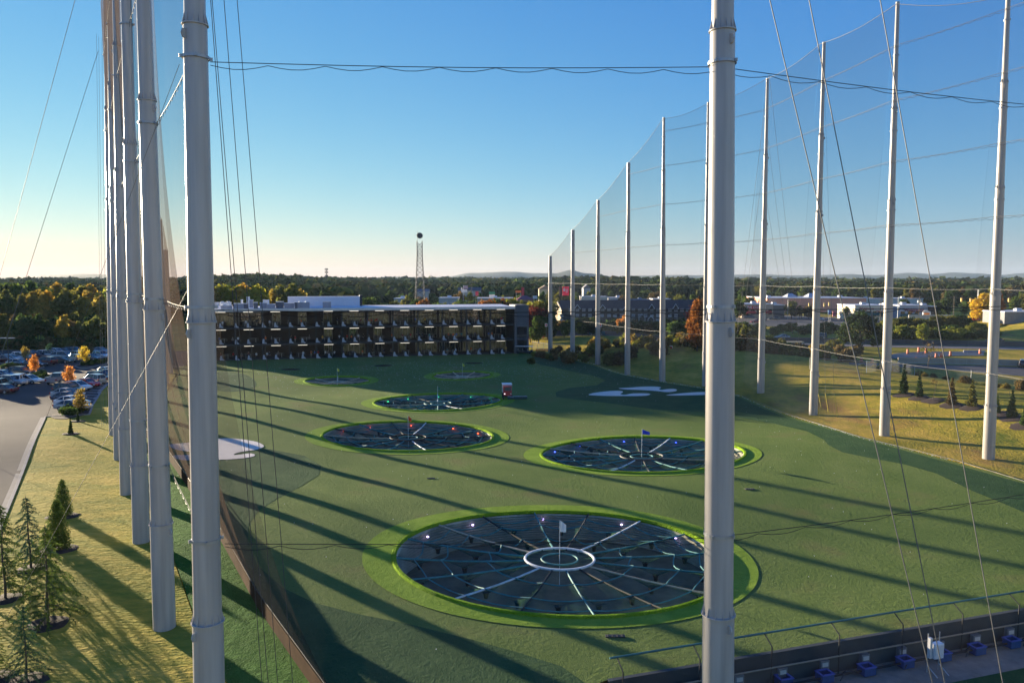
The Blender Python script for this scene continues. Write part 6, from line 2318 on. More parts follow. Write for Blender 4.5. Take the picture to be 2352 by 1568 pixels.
# lattice tower and mast
lt = empty('lattice_tower', (*at(965, 690, 470)[:2], 0), 0, 'tall steel lattice tower topped by a round dark dish drum', 'tower')
tw = lambda z: 3.05 - 1.5 * min(1, z / 34)
mb = MB()
TOPZ = at(965, 553, 470).z
for sx, sy in ((-1, -1), (1, -1), (1, 1), (-1, 1)):
    mb.tube([(sx * tw(z), sy * tw(z), z) for z in (-1, 10, 20, 34, TOPZ)], .14, 5)
mb.build('leg', mat('tower_steel', (.10, .10, .10), .7, .1), lt)
mb = MB()
z = 0
while z < TOPZ - 2:
    dz = 2.0 + tw(z) * .45
    a, b = tw(z), tw(z + dz)
    for s0, s1 in (((-1, -1), (1, -1)), ((1, -1), (1, 1)), ((1, 1), (-1, 1)), ((-1, 1), (-1, -1))):
        mb.tube([(s0[0] * a, s0[1] * a, z), (s1[0] * b, s1[1] * b, z + dz)], .085, 4)
        mb.tube([(s1[0] * a, s1[1] * a, z), (s0[0] * b, s0[1] * b, z + dz)], .085, 4)
        mb.tube([(s0[0] * a, s0[1] * a, z), (s1[0] * a, s1[1] * a, z)], .075, 4)
    z += dz
mb.build('lattice', MATS['tower_steel'], lt)
mb = MB()
zc_ = at(965, 541, 470).z
mb.loft([[(.15 + r * math.cos(2 * math.pi * k / 20), y, zc_ + r * math.sin(2 * math.pi * k / 20)) for k in range(20)] for r, y in ((1.1, 1.2), (1.75, 1.0), (1.75, -.8), (1.5, -1.1), (.4, -.9))])
mb.build('dish_drum', mat('dish_dark', (.05, .05, .055), .7), lt)
mb = MB(); mb.tube([(-1.3, 0, TOPZ - 1), (-1.3, 0, zc_ + 3)], .09, 5); mb.tube([(-2.2, 0, zc_ + .4), (0, 0, zc_ + .4)], .09, 4); mb.tube([(-1.9, 0, TOPZ - 8), (-1.0, 0, TOPZ - 8)], .3, 5); mb.build('antenna', MATS['tower_steel'], lt)
ct = empty('phone_mast', (*at(750, 640, 900)[:2], 0), 0, 'slim phone mast with stacked antennas on the wooded skyline', 'mast')
mb = MB(); mb.tube([(0, 0, 0), (0, 0, at(750, 616, 900).z)], .55, 6, .4); mb.build('pole', DARKST, ct)
zt = at(750, 616, 900).z
for dz in (.6, 4, 8):
    mb = MB()
    for a_ in range(6):
        mb.box((1.6 * math.cos(a_), 1.6 * math.sin(a_), zt - dz - .6), (.5, .5, 2.2))
    mb.tube([(-1.6, 0, zt - dz - .6), (1.6, 0, zt - dz - .6)], .12, 4)
    mb.build('antenna_array', DARKST, ct)

# ------------------------------------------------------------------ vegetation
def leaf_cloud(name, blobs, n, size, seed, m=LEAF, flat=0.0, aspect=0.75, inner=0.45, tintvar=0.25, squash=1.0, droop=0.0):
    """many leaf-clump faces spread through a set of overlapping blobs (x, y, z, r)"""
    rs = np.random.RandomState(seed)
    B = np.array(blobs, float)
    wgt = B[:, 3] ** 2
    idx = rs.choice(len(B), n, p=wgt / wgt.sum())
    d = rs.normal(size=(n, 3))
    d /= np.linalg.norm(d, axis=1)[:, None]
    r = inner + (1 - inner) * rs.rand(n) ** 0.55
    r *= 1 + 0.18 * rs.normal(size=n)
    c = B[idx, :3] + d * (B[idx, 3] * r)[:, None] * np.array([1, 1, squash])
    nrm = d * 0.8 + rs.normal(size=(n, 3)) * 0.55 + np.array([0, 0, flat])
    nrm /= np.linalg.norm(nrm, axis=1)[:, None]
    u = np.cross(nrm, rs.normal(size=(n, 3)))
    u /= np.linalg.norm(u, axis=1)[:, None]
    v = np.cross(nrm, u)
    s = size * (0.55 + 0.9 * rs.rand(n))[:, None]
    q = np.empty((n, 4, 3))
    for k, (a, b) in enumerate(((-1, -.6), (.5, -1), (1, .5), (-.4, 1))):
        ja, jb = a * (0.7 + 0.6 * rs.rand(n, 1)), b * (0.7 + 0.6 * rs.rand(n, 1))
        q[:, k] = c + u * s * ja + v * s * jb * aspect
    if droop:
        q[:, 2:, 2] -= droop * s
    bt = 1 + tintvar * (rs.rand(len(B)) * 2 - 1)
    t = bt[idx] * (0.78 + 0.44 * rs.rand(n))
    hue = rs.normal(size=n) * 0.08
    col = np.ones((n, 4))
    col[:, 0] = t * (1 + hue)
    col[:, 1] = t
    col[:, 2] = t * (1 - hue)
    return quads_mesh(name, q, col, m)


def quads_mesh(name, q, col, m):
    n = len(q)
    me = bpy.data.meshes.new(name)
    me.vertices.add(n * 4)
    me.vertices.foreach_set('co', q.reshape(-1))
    me.loops.add(n * 4)
    me.loops.foreach_set('vertex_index', np.arange(n * 4, dtype=np.int32))
    me.polygons.add(n)
    me.polygons.foreach_set('loop_start', np.arange(n, dtype=np.int32) * 4)
    me.polygons.foreach_set('loop_total', np.full(n, 4, dtype=np.int32))
    at_ = me.color_attributes.new('tint', 'FLOAT_COLOR', 'POINT')
    at_.data.foreach_set('color', np.repeat(col, 4, axis=0).reshape(-1).astype(np.float32))
    me.materials.append(m)
    me.update()
    me.validate()
    return me


def trunk_mesh(name, h, r, limbs, seed, fork=0.35, spread=2.2, m=None):
    rs = random.Random(seed)
    mb = MB()
    p = [Vector((rs.uniform(-.12, .12) * k, rs.uniform(-.12, .12) * k, h * k / 5 - (0.3 if k == 0 else 0))) for k in range(6)]
    mb.tube(p, r, 7, r * .35)
    for k in range(limbs):
        a = rs.uniform(0, 6.28)
        z0 = h * rs.uniform(fork, .85)
        b = p[min(5, int(z0 / h * 5))]
        e = Vector((b.x + spread * math.cos(a) * rs.uniform(.6, 1), b.y + spread * math.sin(a) * rs.uniform(.6, 1), z0 + rs.uniform(.15, .3) * h))
        s0 = Vector((b.x, b.y, z0))
        mb.tube([s0, s0.lerp(e, .5) + Vector((0, 0, -.1)), e], r * .45, 5, r * .12)
    return mb.mesh(name, m or BARK, 60)


def crown_blobs(seed, z0, z1, rad_, n, top=0.6):
    rs = random.Random(seed)
    out = []
    for k in range(n):
        f = (k + .5) / n
        z = z0 + (z1 - z0) * f
        w = rad_ * (math.sin(math.pi * min(1, .18 + .82 * f)) ** .6 if f < .55 else (1 - ((f - .55) / .45) ** 2 * (1 - top * .55)))
        a = rs.uniform(0, 6.28)
        dd = w * rs.uniform(.25, .75)
        rr = rad_ * rs.uniform(.32, .55) * (1 - .3 * f)
        out.append((dd * math.cos(a), dd * math.sin(a), z, rr))
    out.append((0, 0, (z0 + z1) / 2, rad_ * .6))
    return out


KIND = {}


def make_kind(k, h, z0, rad_, nb, nleaf, size, seed, r=0.22, limbs=5, **kw):
    KIND[k] = (trunk_mesh(k + '_trunk', h * .8, r, limbs, seed, fork=max(.2, z0 / h), spread=rad_ * .7), leaf_cloud(k + '_crown', crown_blobs(seed, z0 + rad_ * .3, h - rad_ * .35, rad_, nb), nleaf, size, seed, **kw), h)


make_kind('broad_a', 10, 1.6, 3.9, 16, 1500, .40, 1)
make_kind('broad_b', 10, 1.2, 4.3, 18, 1600, .42, 2)
make_kind('broad_c', 10, 2.2, 3.3, 14, 1300, .38, 3)
make_kind('tall_a', 16, 4.5, 3.6, 20, 1500, .48, 4, .24, 6)
make_kind('tall_b', 16, 5.5, 3.2, 18, 1400, .46, 5, .22, 6)
make_kind('tall_c', 16, 3.5, 4.2, 22, 1700, .50, 6, .26, 6)
make_kind('bush_a', 4, .1, 2.3, 12, 900, .26, 7, .08, 4)
make_kind('bush_b', 4, .1, 2.8, 13, 950, .28, 8, .08, 4)
make_kind('sapling_a', 6, 1.2, 1.9, 30, 1150, .15, 9, .07, 9, tintvar=.4, inner=.2)
make_kind('sapling_b', 6, 1.1, 2.0, 28, 1000, .15, 10, .07, 9, tintvar=.4, inner=.2)
make_kind('hero', 12, 1.0, 4.0, 34, 4200, .28, 12, .25, 8, tintvar=.32)
make_kind('bed_shrub', 1.2, .05, .8, 12, 700, .09, 13, .03, 3)
# pine with separate round masses
pb = [(0, 0, 12.2, 1.6), (1.6, .5, 10.6, 1.7), (-1.8, -.4, 10.3, 1.6), (.2, 1.5, 9.2, 1.7), (2.9, -.5, 8.2, 1.6), (-2.9, .6, 8.0, 1.7), (0, -1.8, 8.3, 1.8), (3.6, .8, 5.9, 1.5), (-3.7, -.3, 5.6, 1.6), (1.4, 2.2, 6.0, 1.6), (-1.2, -2.4, 5.7, 1.6), (3.4, -1.2, 3.8, 1.3), (-3.3, .8, 3.6, 1.3), (.6, 1.2, 4.2, 1.5)]
KIND['pine'] = (trunk_mesh('pine_trunk', 12.5, .3, 14, 21, .25, 3.4), leaf_cloud('pine_crown', pb, 4200, .26, 21, NEEDLE, tintvar=.3, inner=.3), 13.5)
cb = [(rs_ * math.cos(a), rs_ * math.sin(a), z, r) for z, rs_, r, a in [(.5 + k * .2, max(.08, .62 - k * .024) * (.6 + .4 * ((k * 7) % 3) / 2), max(.16, .5 - k * .017), k * 2.4) for k in range(24)]]
KIND['young_conifer'] = (trunk_mesh('young_conifer_trunk', 5, .06, 0, 22), leaf_cloud('young_conifer_crown', cb, 1500, .13, 22, NEEDLE, tintvar=.3), 5.4)
# dense upright evergreen
eb_ = []
for k in range(60):
    f = (k / 60)
    w = 1.45 * (1 - f ** 1.7) ** .8
    eb_.append((w * .62 * math.cos(k * 2.4), w * .62 * math.sin(k * 2.4), .3 + f * 6.0, .30 + .5 * w * .55))
KIND['upright_evergreen'] = (trunk_mesh('upright_evergreen_trunk', 5.5, .09, 0, 23), leaf_cloud('upright_evergreen_crown', eb_, 9000, .085, 23, NEEDLE, tintvar=.28, inner=.55, aspect=.5), 6.6)


def cedar_mesh(seed, h):
    """weeping cedar sapling: whorls of drooping boughs, thin sprays of needles"""
    rs = np.random.RandomState(seed)
    Q, C = [], []
    mb = MB()
    lean = rs.normal(size=2) * .12
    tp = lambda z: np.array([lean[0] * (z / h) ** 2 + .03 * math.sin(z * 2), lean[1] * (z / h) ** 2, z])
    mb.tube([tuple(tp(h * k / 10)) for k in range(11)], .075, 6, .012)
    nb = int(h * 15)
    for k in range(nb):
        f = (k + rs.rand()) / nb
        z = .35 + (h - .45) * f
        L = (1.7 * (1 - f) ** .85 + .12) * rs.uniform(.65, 1.15)
        a = k * 2.4 + rs.normal() * .3
        ca, sa = math.cos(a), math.sin(a)
        pts = []
        for q in range(6):
            t = q / 5
            pts.append(tp(z) + np.array([ca * L * t, sa * L * t, .22 * L * t - .62 * L * t * t]))
        mb.tube([tuple(p) for p in pts], .012 + .01 * (1 - f), 3, .004, cap=False)
        tint = .75 + .5 * rs.rand()
        for q in range(int(16 + 60 * L)):
            t = .12 + .88 * rs.rand()
            i = min(4, int(t * 5))
            p = pts[i] + (pts[i + 1] - pts[i]) * (t * 5 - i)
            dr = np.array([ca, sa, -.5]) * .4 + rs.normal(size=3) * np.array([.6, .6, .35]) + np.array([0, 0, -.35])
            dr /= np.linalg.norm(dr)
            sd_ = np.cross(dr, rs.normal(size=3))
            sd_ /= np.linalg.norm(sd_)
            ln, wd = .075 + .12 * rs.rand(), .016
            p = p + rs.normal(size=3) * .03
            Q.append([p - sd_ * wd, p + sd_ * wd, p + dr * ln + sd_ * wd * .3, p + dr * ln - sd_ * wd * .3])
            tt = tint * (.8 + .4 * rs.rand())
            C.append([tt, tt, tt, 1])
    return mb.mesh('cedar_trunk', BARK, 50), quads_mesh('cedar_crown', np.array(Q), np.array(C), NEEDLE), h


CEDARS = [cedar_mesh(31 + i, 4.4 + .35 * i) for i in range(5)]
COLR = {'dark green': (.052, .085, .024), 'mid green': (.09, .135, .030), 'olive': (.14, .14, .032), 'yellow-green': (.22, .225, .032), 'golden': (.33, .235, .045), 'orange': (.62, .27, .06),
        'rust': (.30, .12, .03), 'red': (.45, .05, .035), 'maroon': (.13, .035, .03), 'brownish': (.16, .115, .045), 'blue-green': (.050, .10, .052), 'bright yellow': (.58, .42, .04)}


def plant(kind, x, y, h, col, label, cat='tree', group=None, name='tree', z=None, rz=None, wide=1.0):
    tm, cm_, hh = KIND[kind] if isinstance(kind, str) else kind
    root = empty(name, (x, y, (tz(x, y) if z is None else z) - .05), RND.uniform(0, 6.28) if rz is None else rz, label, cat, group)
    s_ = h / hh
    root.scale = (s_ * wide, s_ * wide, s_)
    t = link('trunk' if cat == 'tree' else 'stem', tm, None, root)
    c = link('crown' if cat == 'tree' else 'foliage', cm_, None, root)
    j = RND.uniform(.88, 1.12)
    k = RND.uniform(.92, 1.08)
    c.color = (COLR[col][0] * j * k, COLR[col][1] * j, COLR[col][2] * j / k, 1)
    return root


def ordinal(i):
    w = ['first', 'second', 'third', 'fourth', 'fifth', 'sixth', 'seventh', 'eighth', 'ninth', 'tenth']
    return w[i] if i < 10 else '%d%s' % (i + 1, 'th' if 10 <= (i + 1) % 100 <= 20 else {1: 'st', 2: 'nd', 3: 'rd'}.get((i + 1) % 10, 'th'))


def row(where, items, group, cat='tree', name='tree', noun='tree', wide=1.0):
    """items: (kind, photo x, distance, height, colour); labels count from the left of the photo"""
    items = sorted(items, key=lambda t: t[1])
    for i, (k, px, d, h, col) in enumerate(items):
        x = (px - CX) / FPX * d
        y = d
        plant(k, x, y, h, col, '%s %s %s, %s from left' % (col, noun, where, ordinal(i)), cat, group, name, wide=wide)


rp = random.Random(77)
ch = lambda *a: rp.choice(a)
# wood behind the car park
it = []
for k in range(20):
    px = -130 + k * 20 + rp.uniform(-6, 6)
    it.append((ch('tall_a', 'tall_b', 'tall_c'), px, rp.uniform(258, 280), rp.uniform(13.5, 16.5), ch('olive', 'golden', 'rust', 'yellow-green', 'golden', 'olive', 'golden')))
row('in the front of the wood behind the car park', it, 'trees of the wood behind the car park')
it = []
for k in range(22):
    px = -130 + k * 19 + rp.uniform(-6, 6)
    it.append((ch('tall_a', 'tall_b', 'tall_c', 'broad_a'), px, rp.uniform(300, 330), rp.uniform(15, 19.5), ch('olive', 'golden', 'yellow-green', 'mid green', 'dark green')))
row('in the second rank of the car park wood', it, 'trees of the wood behind the car park')
it = []
for k in range(44):
    px = -120 + k * 8.6 + rp.uniform(-5, 5)
    it.append((ch('tall_a', 'tall_b', 'tall_c', 'broad_c'), px, rp.uniform(217, 240), rp.uniform(6.5, 10.2), ch('dark green', 'brownish', 'olive', 'olive', 'golden')))
row('low at the edge of the car park wood', it, 'low trees at the edge of the wood')
it = []
for k in range(30):
    it.append((ch('bush_a', 'bush_b'), -60 + k * 10.5 + rp.uniform(-4, 4), rp.uniform(214.5, 219), rp.uniform(2.4, 4.2), ch('dark green', 'brownish', 'dark green', 'olive')))
row('in the undergrowth behind the far parked cars', it, 'undergrowth behind the car park', 'shrub', 'shrub', 'shrub', 1.3)
# behind the range building
it = []
for k in range(13):
    px = 470 + k * 18 + rp.uniform(-5, 5)
    it.append((ch('tall_c', 'tall_a', 'tall_c'), px, rp.uniform(262, 285), rp.uniform(16, 18.5), ch('golden', 'yellow-green', 'golden', 'olive', 'yellow-green')))
row('behind the left half of the range building', it, 'trees behind the range building')
it = []
for k in range(26):
    px = 700 + k * 20 + rp.uniform(-7, 7)
    d = rp.uniform(300, 400)
    zt = rp.uniform(676, 697)
    it.append((ch('broad_a', 'broad_b', 'broad_c'), px, d, 20 - (zt - 640) / FPX * d, ch('olive', 'yellow-green', 'mid green', 'dark green', 'olive', 'rust')))
row('just behind the roof of the range building', it, 'trees behind the range building')
it = []
for px, d, yt, c in ((1218, 240, 712, 'maroon'), (1232, 246, 703, 'maroon'), (1247, 250, 690, 'olive'), (1228, 262, 690, 'yellow-green'), (1254, 268, 688, 'olive'), (1238, 235, 722, 'dark green'), (1258, 244, 730, 'dark green'), (1216, 250, 735, 'dark green')):
    it.append((ch('broad_a', 'broad_b'), px, d, 20 - (yt - 640) / FPX * d, c))
row('beside the stair tower', it, 'trees between the stair tower and the hotel')
# town trees
it = []
for k in range(30):
    px = 840 + k * 27 + rp.uniform(-10, 10)
    d = rp.uniform(470, 540)
    zt = rp.uniform(664, 680)
    it.append((ch('broad_a', 'broad_b', 'broad_c', 'tall_c'), px, d, min(17, 20 - (zt - 640) / FPX * d), ch('dark green', 'mid green', 'olive', 'dark green', 'yellow-green', 'brownish', 'mid green')))
row('among the houses of the town', it, 'trees among the town houses')
it = []
for k in range(34):
    px = 1660 + k * 22 + rp.uniform(-8, 8)
    d = rp.uniform(505, 580)
    zt = rp.uniform(655, 668)
    it.append((ch('broad_a', 'broad_b', 'tall_c', 'tall_a'), px, d, 20 - (zt - 640) / FPX * d, ch('dark green', 'mid green', 'olive', 'dark green', 'brownish', 'mid green', 'olive')))
row('behind the shops at right', it, 'trees behind the shops')
it = []
for px, d, yt, c in ((1700, 375, 690, 'dark green'), (1712, 420, 680, 'mid green'), (1750, 428, 683, 'olive'), (1725, 430, 678, 'dark green'), (1690, 400, 684, 'olive'), (1818, 388, 688, 'olive'), (1836, 384, 700, 'brownish'), (1858, 386, 699, 'brownish'), (1945, 380, 702, 'mid green'), (2030, 470, 690, 'mid green'), (2150, 400, 690, 'dark green'),
                    (2170, 405, 684, 'dark green'), (2075, 440, 684, 'dark green'), (2215, 420, 690, 'mid green'), (2290, 400, 690, 'dark green'), (2330, 380, 694, 'mid green'), (2350, 390, 684, 'olive')):
    it.append((ch('broad_a', 'broad_b', 'broad_c'), px, d, 20 - (yt - 640) / FPX * d, c))
row('between the shops', it, 'trees between the shops')
x, y = at(2252, 700, 340).x, 340
plant('hero', x, y, 20 - (676 - 640) / FPX * 340 - tz(x, y) + 1, 'bright yellow', 'big yellow autumn tree left of the nearest bank pole', wide=1.15)
x, y = at(2285, 700, 352).x, 352
plant('hero', x, y, 20 - (666 - 640) / FPX * 352 - tz(x, y), 'rust', 'rust coloured tree behind the big yellow one')
x, y = at(1596, 700, 290).x, 290
plant('hero', x, y, 11, 'red', 'bright red maple in front of the hotel')
p = G(1601, 806)
plant('hero', p.x, p.y, 20 - (713 - 640) / FPX * p.y, 'rust', 'rust and orange tree left of the big pole before the hotel', wide=.85)
x, y = at(1975, 800, 205).x, 205
plant('pine', x, y, 11.5 - tz(x, y), 'dark green', 'large green pine beside the road works', wide=1.45)
x, y = at(1433, 770, 262).x, 262
plant('broad_c', x, y, 7.5, 'orange', 'orange tree in front of the hotel centre')
# belt between the highway and the shops
it = []
for px, d, yt in [(1690, 262, 742), (1708, 258, 738), (1728, 262, 745), (1748, 272, 742), (1782, 275, 752), (1800, 278, 744), (1822, 280, 740), (1842, 276, 748), (1862, 280, 743), (1884, 280, 746), (1902, 284, 738), (1918, 280, 745), (1780, 268, 757), (1850, 270, 757), (1905, 270, 756)]:
    it.append((ch('broad_a', 'broad_b', 'bush_a'), px, d, max(3, 20 - (yt - 640) / FPX * d), ch('dark green', 'mid green', 'mid green', 'dark green')))
row('beyond the highway, left of the big pine', it, 'bushy trees along the highway', wide=1.6)
it = []
for px, d, yt in [(2030, 280, 735), (2052, 285, 730), (2072, 282, 726), (2092, 288, 726), (2110, 282, 728), (2130, 290, 730), (2150, 284, 722), (2165, 290, 722), (2185, 285, 722), (2205, 290, 720), (2222, 286, 726), (2062, 266, 745), (2085, 264, 748), (2100, 258, 752), (2125, 264, 750), (2140, 262, 752), (2170, 266, 746), (2195, 268, 744), (2215, 266, 752), (2240, 272, 738), (2258, 280, 740)]:
    it.append((ch('broad_a', 'broad_b', 'broad_c'), px, d, max(3, 20 - (yt - 640) / FPX * d - tz((px - CX) / FPX * d, d)), ch('olive', 'mid green', 'olive', 'dark green', 'yellow-green')))
row('beyond the highway, right of the big pine', it, 'bushy trees along the highway', wide=1.6)
x, y = at(2118, 780, 232).x, 232
plant('broad_c', x, y, 6.5, 'yellow-green', 'thin yellowish tree beside the near carriageway')
it = []
for k in range(22):
    px = 2030 + k * 12 + rp.uniform(-5, 5)
    it.append((ch('bush_a', 'bush_b', 'broad_b'), px, rp.uniform(250, 258), rp.uniform(3.0, 5.0), ch('olive', 'yellow-green', 'mid green', 'olive')))
row('low on the far highway verge at right', it, 'bushes on the far highway verge', 'shrub', 'shrub', 'bush', 1.4)
# dark shrubs in front of the hotel
it = []
for px in range(1290, 1690, 9):
    d = rp.uniform(276, 284)
    it.append((ch('bush_a', 'bush_b', 'broad_b'), px + rp.uniform(-5, 5), d, rp.uniform(4.2, 6.5), ch('dark green', 'dark green', 'mid green', 'brownish')))
row('in the thicket below the hotel', it, 'thicket at the foot of the hotel', 'shrub', 'shrub', 'shrub')
it = []
for px, d, yt, c in ((1296, 244, 746, 'mid green'), (1338, 246, 738, 'dark green'), (1352, 246, 744, 'dark green'), (1368, 246, 752, 'dark green'), (1550, 246, 738, 'mid green'), (1568, 246, 738, 'mid green'), (1428, 236, 752, 'olive'), (1446, 230, 756, 'brownish'), (1700, 236, 742, 'olive'), (1722, 240, 752, 'dark green'), (1738, 234, 760, 'dark green')):
    it.append((ch('broad_a', 'broad_b'), px, d, max(2.5, 20 - (yt - 640) / FPX * d), c))
row('on the verge of the highway before the hotel', it, 'trees on the highway verge')
# scrub behind the bank
it = []
for k in range(110):
    px = 1222 + k * 6.9 + rp.uniform(-5, 5)
    d = rp.uniform(178, 212) - max(0, (px - 1700)) * .02
    hh = rp.uniform(1.8, 4.2)
    if px < 1290: hh = rp.uniform(1.5, 2.2)
    it.append((ch('bush_a', 'bush_b'), px, d, hh, ch('olive', 'brownish', 'olive', 'golden', 'yellow-green', 'brownish', 'dark green')))
row('in the scrub behind the bank', it, 'scrub along the back of the bank', 'shrub', 'shrub', 'shrub')
it = []
for k in range(14):
    px = 1696 + k * 12 + rp.uniform(-5, 5)
    it.append((ch('broad_c', 'bush_a', 'broad_b'), px, rp.uniform(176, 188), rp.uniform(3.4, 7.2 if k < 5 else 5.0), ch('dark green', 'olive', 'brownish', 'mid green')))
row('rising from the scrub right of the big pole', it, 'taller bushes right of the big pole', 'shrub', 'shrub', 'bush')
it = []
for k in range(16):
    px = 1990 + k * 24 + rp.uniform(-8, 8)
    d = 160 - (px - 1990) * .11 + rp.uniform(-3, 3)
    it.append((ch('bush_a', 'bush_b'), px, d, rp.uniform(.9, 2.0), ch('brownish', 'olive', 'golden', 'dark green')))
row('low along the chain-link fence', it, 'low scrub along the chain-link fence', 'shrub', 'shrub', 'shrub')
x, y = at(2131, 860, 165).x, 165
plant((trunk_mesh('bare_tree', 4.2, .06, 16, 51, .25, 1.6), leaf_cloud('bare_leaves', [(0, 0, 3.2, 1.3)], 60, .12, 51), 4.2), x, y, 6.0, 'brownish', 'nearly bare small tree in front of the side road')
# small conifers on the bank
for i, (px, yb, yt, c) in enumerate(((2075.5, 906, 832, 'dark green'), (2111, 913, 850, 'dark green'), (2185, 930, 863, 'brownish'), (2232, 935, 868, 'olive'), (2324, 959, 892, 'mid green'), (2290, 950, 905, 'mid green'), (2351, 977, 930, 'mid green'))):
    p = G(px, yb)
    h = (yb - yt) / FPX * p.y * 1.0
    plant('young_conifer', p.x, p.y, h, c, '%s young conifer in a mulch ring on the right bank, %s from left' % (c, ordinal(i)), 'tree', 'young conifers on the right bank', 'young_conifer', wide=1.05 if i > 1 else .85)
def mulch_ring(p, r, n=18, seed=0):
    rs = random.Random(seed)
    lp = [(p.x + r * rs.uniform(.88, 1.1) * math.cos(6.283 * k / n), p.y + r * rs.uniform(.88, 1.1) * math.sin(6.283 * k / n)) for k in range(n)]
    mb = MB()
    vs = [(x, y, tz(x, y) + .02) for x, y in lp] + [(p.x + (x - p.x) * .75, p.y + (y - p.y) * .75, tz(x, y) + .13) for x, y in lp] + [(p.x, p.y, tz(p.x, p.y) + .16)]
    fs = [(k, (k + 1) % n, n + (k + 1) % n, n + k) for k in range(n)] + [(n + k, n + (k + 1) % n, 2 * n) for k in range(n)]
    mb.add(vs, fs)
    o = mb.build('mulch_bed', MULCH, None, 60)
    o['kind'] = 'structure'
for i, (px, y) in enumerate(((2075.5, 907), (2111, 914), (2143, 920), (2185, 931), (2232, 936), (2324, 960), (2290, 951), (2351, 978))):
    mulch_ring(G(px, y), 1.5, 18, i)
p = G(2143, 920)
plant((trunk_mesh('stake_tree', 4, .04, 5, 52, .4, .5), leaf_cloud('stake_leaves', [(0, 0, 3, .5)], 40, .09, 52), 4.6), p.x, p.y, 4.2, 'brownish', 'bare whip of a sapling in a mulch ring between the bank conifers')
YEL = mat('guard_yellow', (.70, .52, .05), .6)
for i, (xa, ya, xb, yb) in enumerate(((1860, 897, 1866, 918), (1879, 901, 1887, 938), (1896, 903, 1903, 948), (1916, 905, 1924, 957))):
    p = G(xb, yb)
    t_ = at(xa, ya, p.y + .3)
    mb = MB(); mb.tube([p - Vector((0, 0, .1)), t_], .045, 6)
    tag(mb.build('guy_wire_guard', YEL), 'yellow plastic guy-wire guard leaning on the bank behind the third pole, %s from left' % ordinal(i), 'wire guard', 'yellow guy-wire guards')
    guy(t_, Vector((RP[2][0], RP[2][1], (20, 28, 38, 50)[i])), .012, 'thin guy wire rising from the yellow guard, %s from left' % ordinal(i), WIREL, 'guy wires of the third bank pole')

# left lawn: weeping cedars, evergreens, magnolias
for i, (px, yb, yt, w_) in enumerate(((111, 1433, 1198, 'weeping cedar sapling, tallest in the middle of the left lawn group'), (71, 1307, 1133, 'weeping cedar sapling farthest from the camera, left of the dense evergreens'), (12, 1377, 1145, 'slender weeping cedar sapling at the left edge of the photo'),
                                      (63, 1566, 1375, 'weeping cedar sapling nearest the bottom left corner'), (-6, 1560, 1412, 'weeping cedar sapling cut off by the bottom left corner'))):
    p = G(px, yb)
    top = at(px, yt, p.y + .4).z
    plant(CEDARS[i % 5], p.x, p.y, top - p.z, 'blue-green' if i % 2 else 'mid green', w_, 'tree', 'weeping cedars on the left lawn', 'cedar_sapling')
    mulch_ring(p, 1.0 if i else 1.15, 20, 60 + i)
for i, (px, yb, yt, w_) in enumerate(((134, 1262, 1138, 'dense dark upright evergreen in front on the left lawn'), (146, 1186, 1094, 'dense dark upright evergreen behind its twin on the left lawn'))):
    p = G(px, yb)
    plant('upright_evergreen', p.x, p.y, at(px, yt, p.y + .4).z - p.z, 'mid green', w_, 'tree', 'upright evergreens on the left lawn', 'evergreen', wide=1.0)
    mulch_ring(p, 1.35, 20, 70 + i)
for i, (px, yb, yt, w_) in enumerate(((163, 997, 957, 'small dark magnolia sapling nearer the camera below the shrub bed'), (179, 968, 940, 'small dark magnolia sapling right beside the shrub bed'))):
    p = G(px, yb)
    plant('young_conifer', p.x, p.y, at(px, yt, p.y).z - p.z, 'dark green', w_, 'tree', 'magnolia saplings by the shrub bed', 'magnolia_sapling', wide=.9)
    mulch_ring(p, 1.1, 18, 80 + i)
for px, yb, yt, k, c, w_ in ((159, 891, 836, 'sapling_a', 'orange', 'largest orange sapling beside the row of parked cars'), (187.5, 950, 887, 'sapling_b', 'golden', 'golden sapling over the silver sedan by the shrub bed'), (79, 860, 811, 'sapling_a', 'orange', 'orange sapling on the round shrub island'),
                             (195, 838, 791, 'sapling_b', 'bright yellow', 'bright yellow sapling on the far planted strip'), (58, 828, 793, 'sapling_a', 'golden', 'yellowing small tree before the wood at left'), (115, 822, 786, 'sapling_b', 'blue-green', 'dull green small tree before the wood behind the silver van'), (208, 818, 784, 'sapling_a', 'brownish', 'brownish small tree behind the yellow sapling')):
    p = G(px, yb)
    plant(k, p.x, p.y, at(px, yt, p.y).z - p.z, c, w_, 'tree', 'autumn saplings in the car park', 'sapling')
n_ = 0
for isl, cnt, w_ in ((islA, 9, 'in the mulch bed by the parked row'), (islB, 12, 'on the round island'), (islC, 10, 'on the far planted strip'), (islD, 8, 'on the strip before the far cars')):
    pts = []
    for k in range(cnt):
        a, b = isl[k % len(isl)], isl[(k + len(isl) // 2) % len(isl)]
        f = rp.uniform(.15, .5)
        pts.append((a.lerp(b, f)))
    pts.sort(key=lambda p: p.x / p.y)
    for i, p in enumerate(pts):
        plant('bed_shrub', p.x, p.y, rp.uniform(.9, 1.4), ch('dark green', 'mid green') if isl is not islB else 'dark green', 'low green shrub %s, %s from left' % (w_, ordinal(i)), 'shrub', 'low shrubs in the car park beds', 'shrub', wide=1.2)

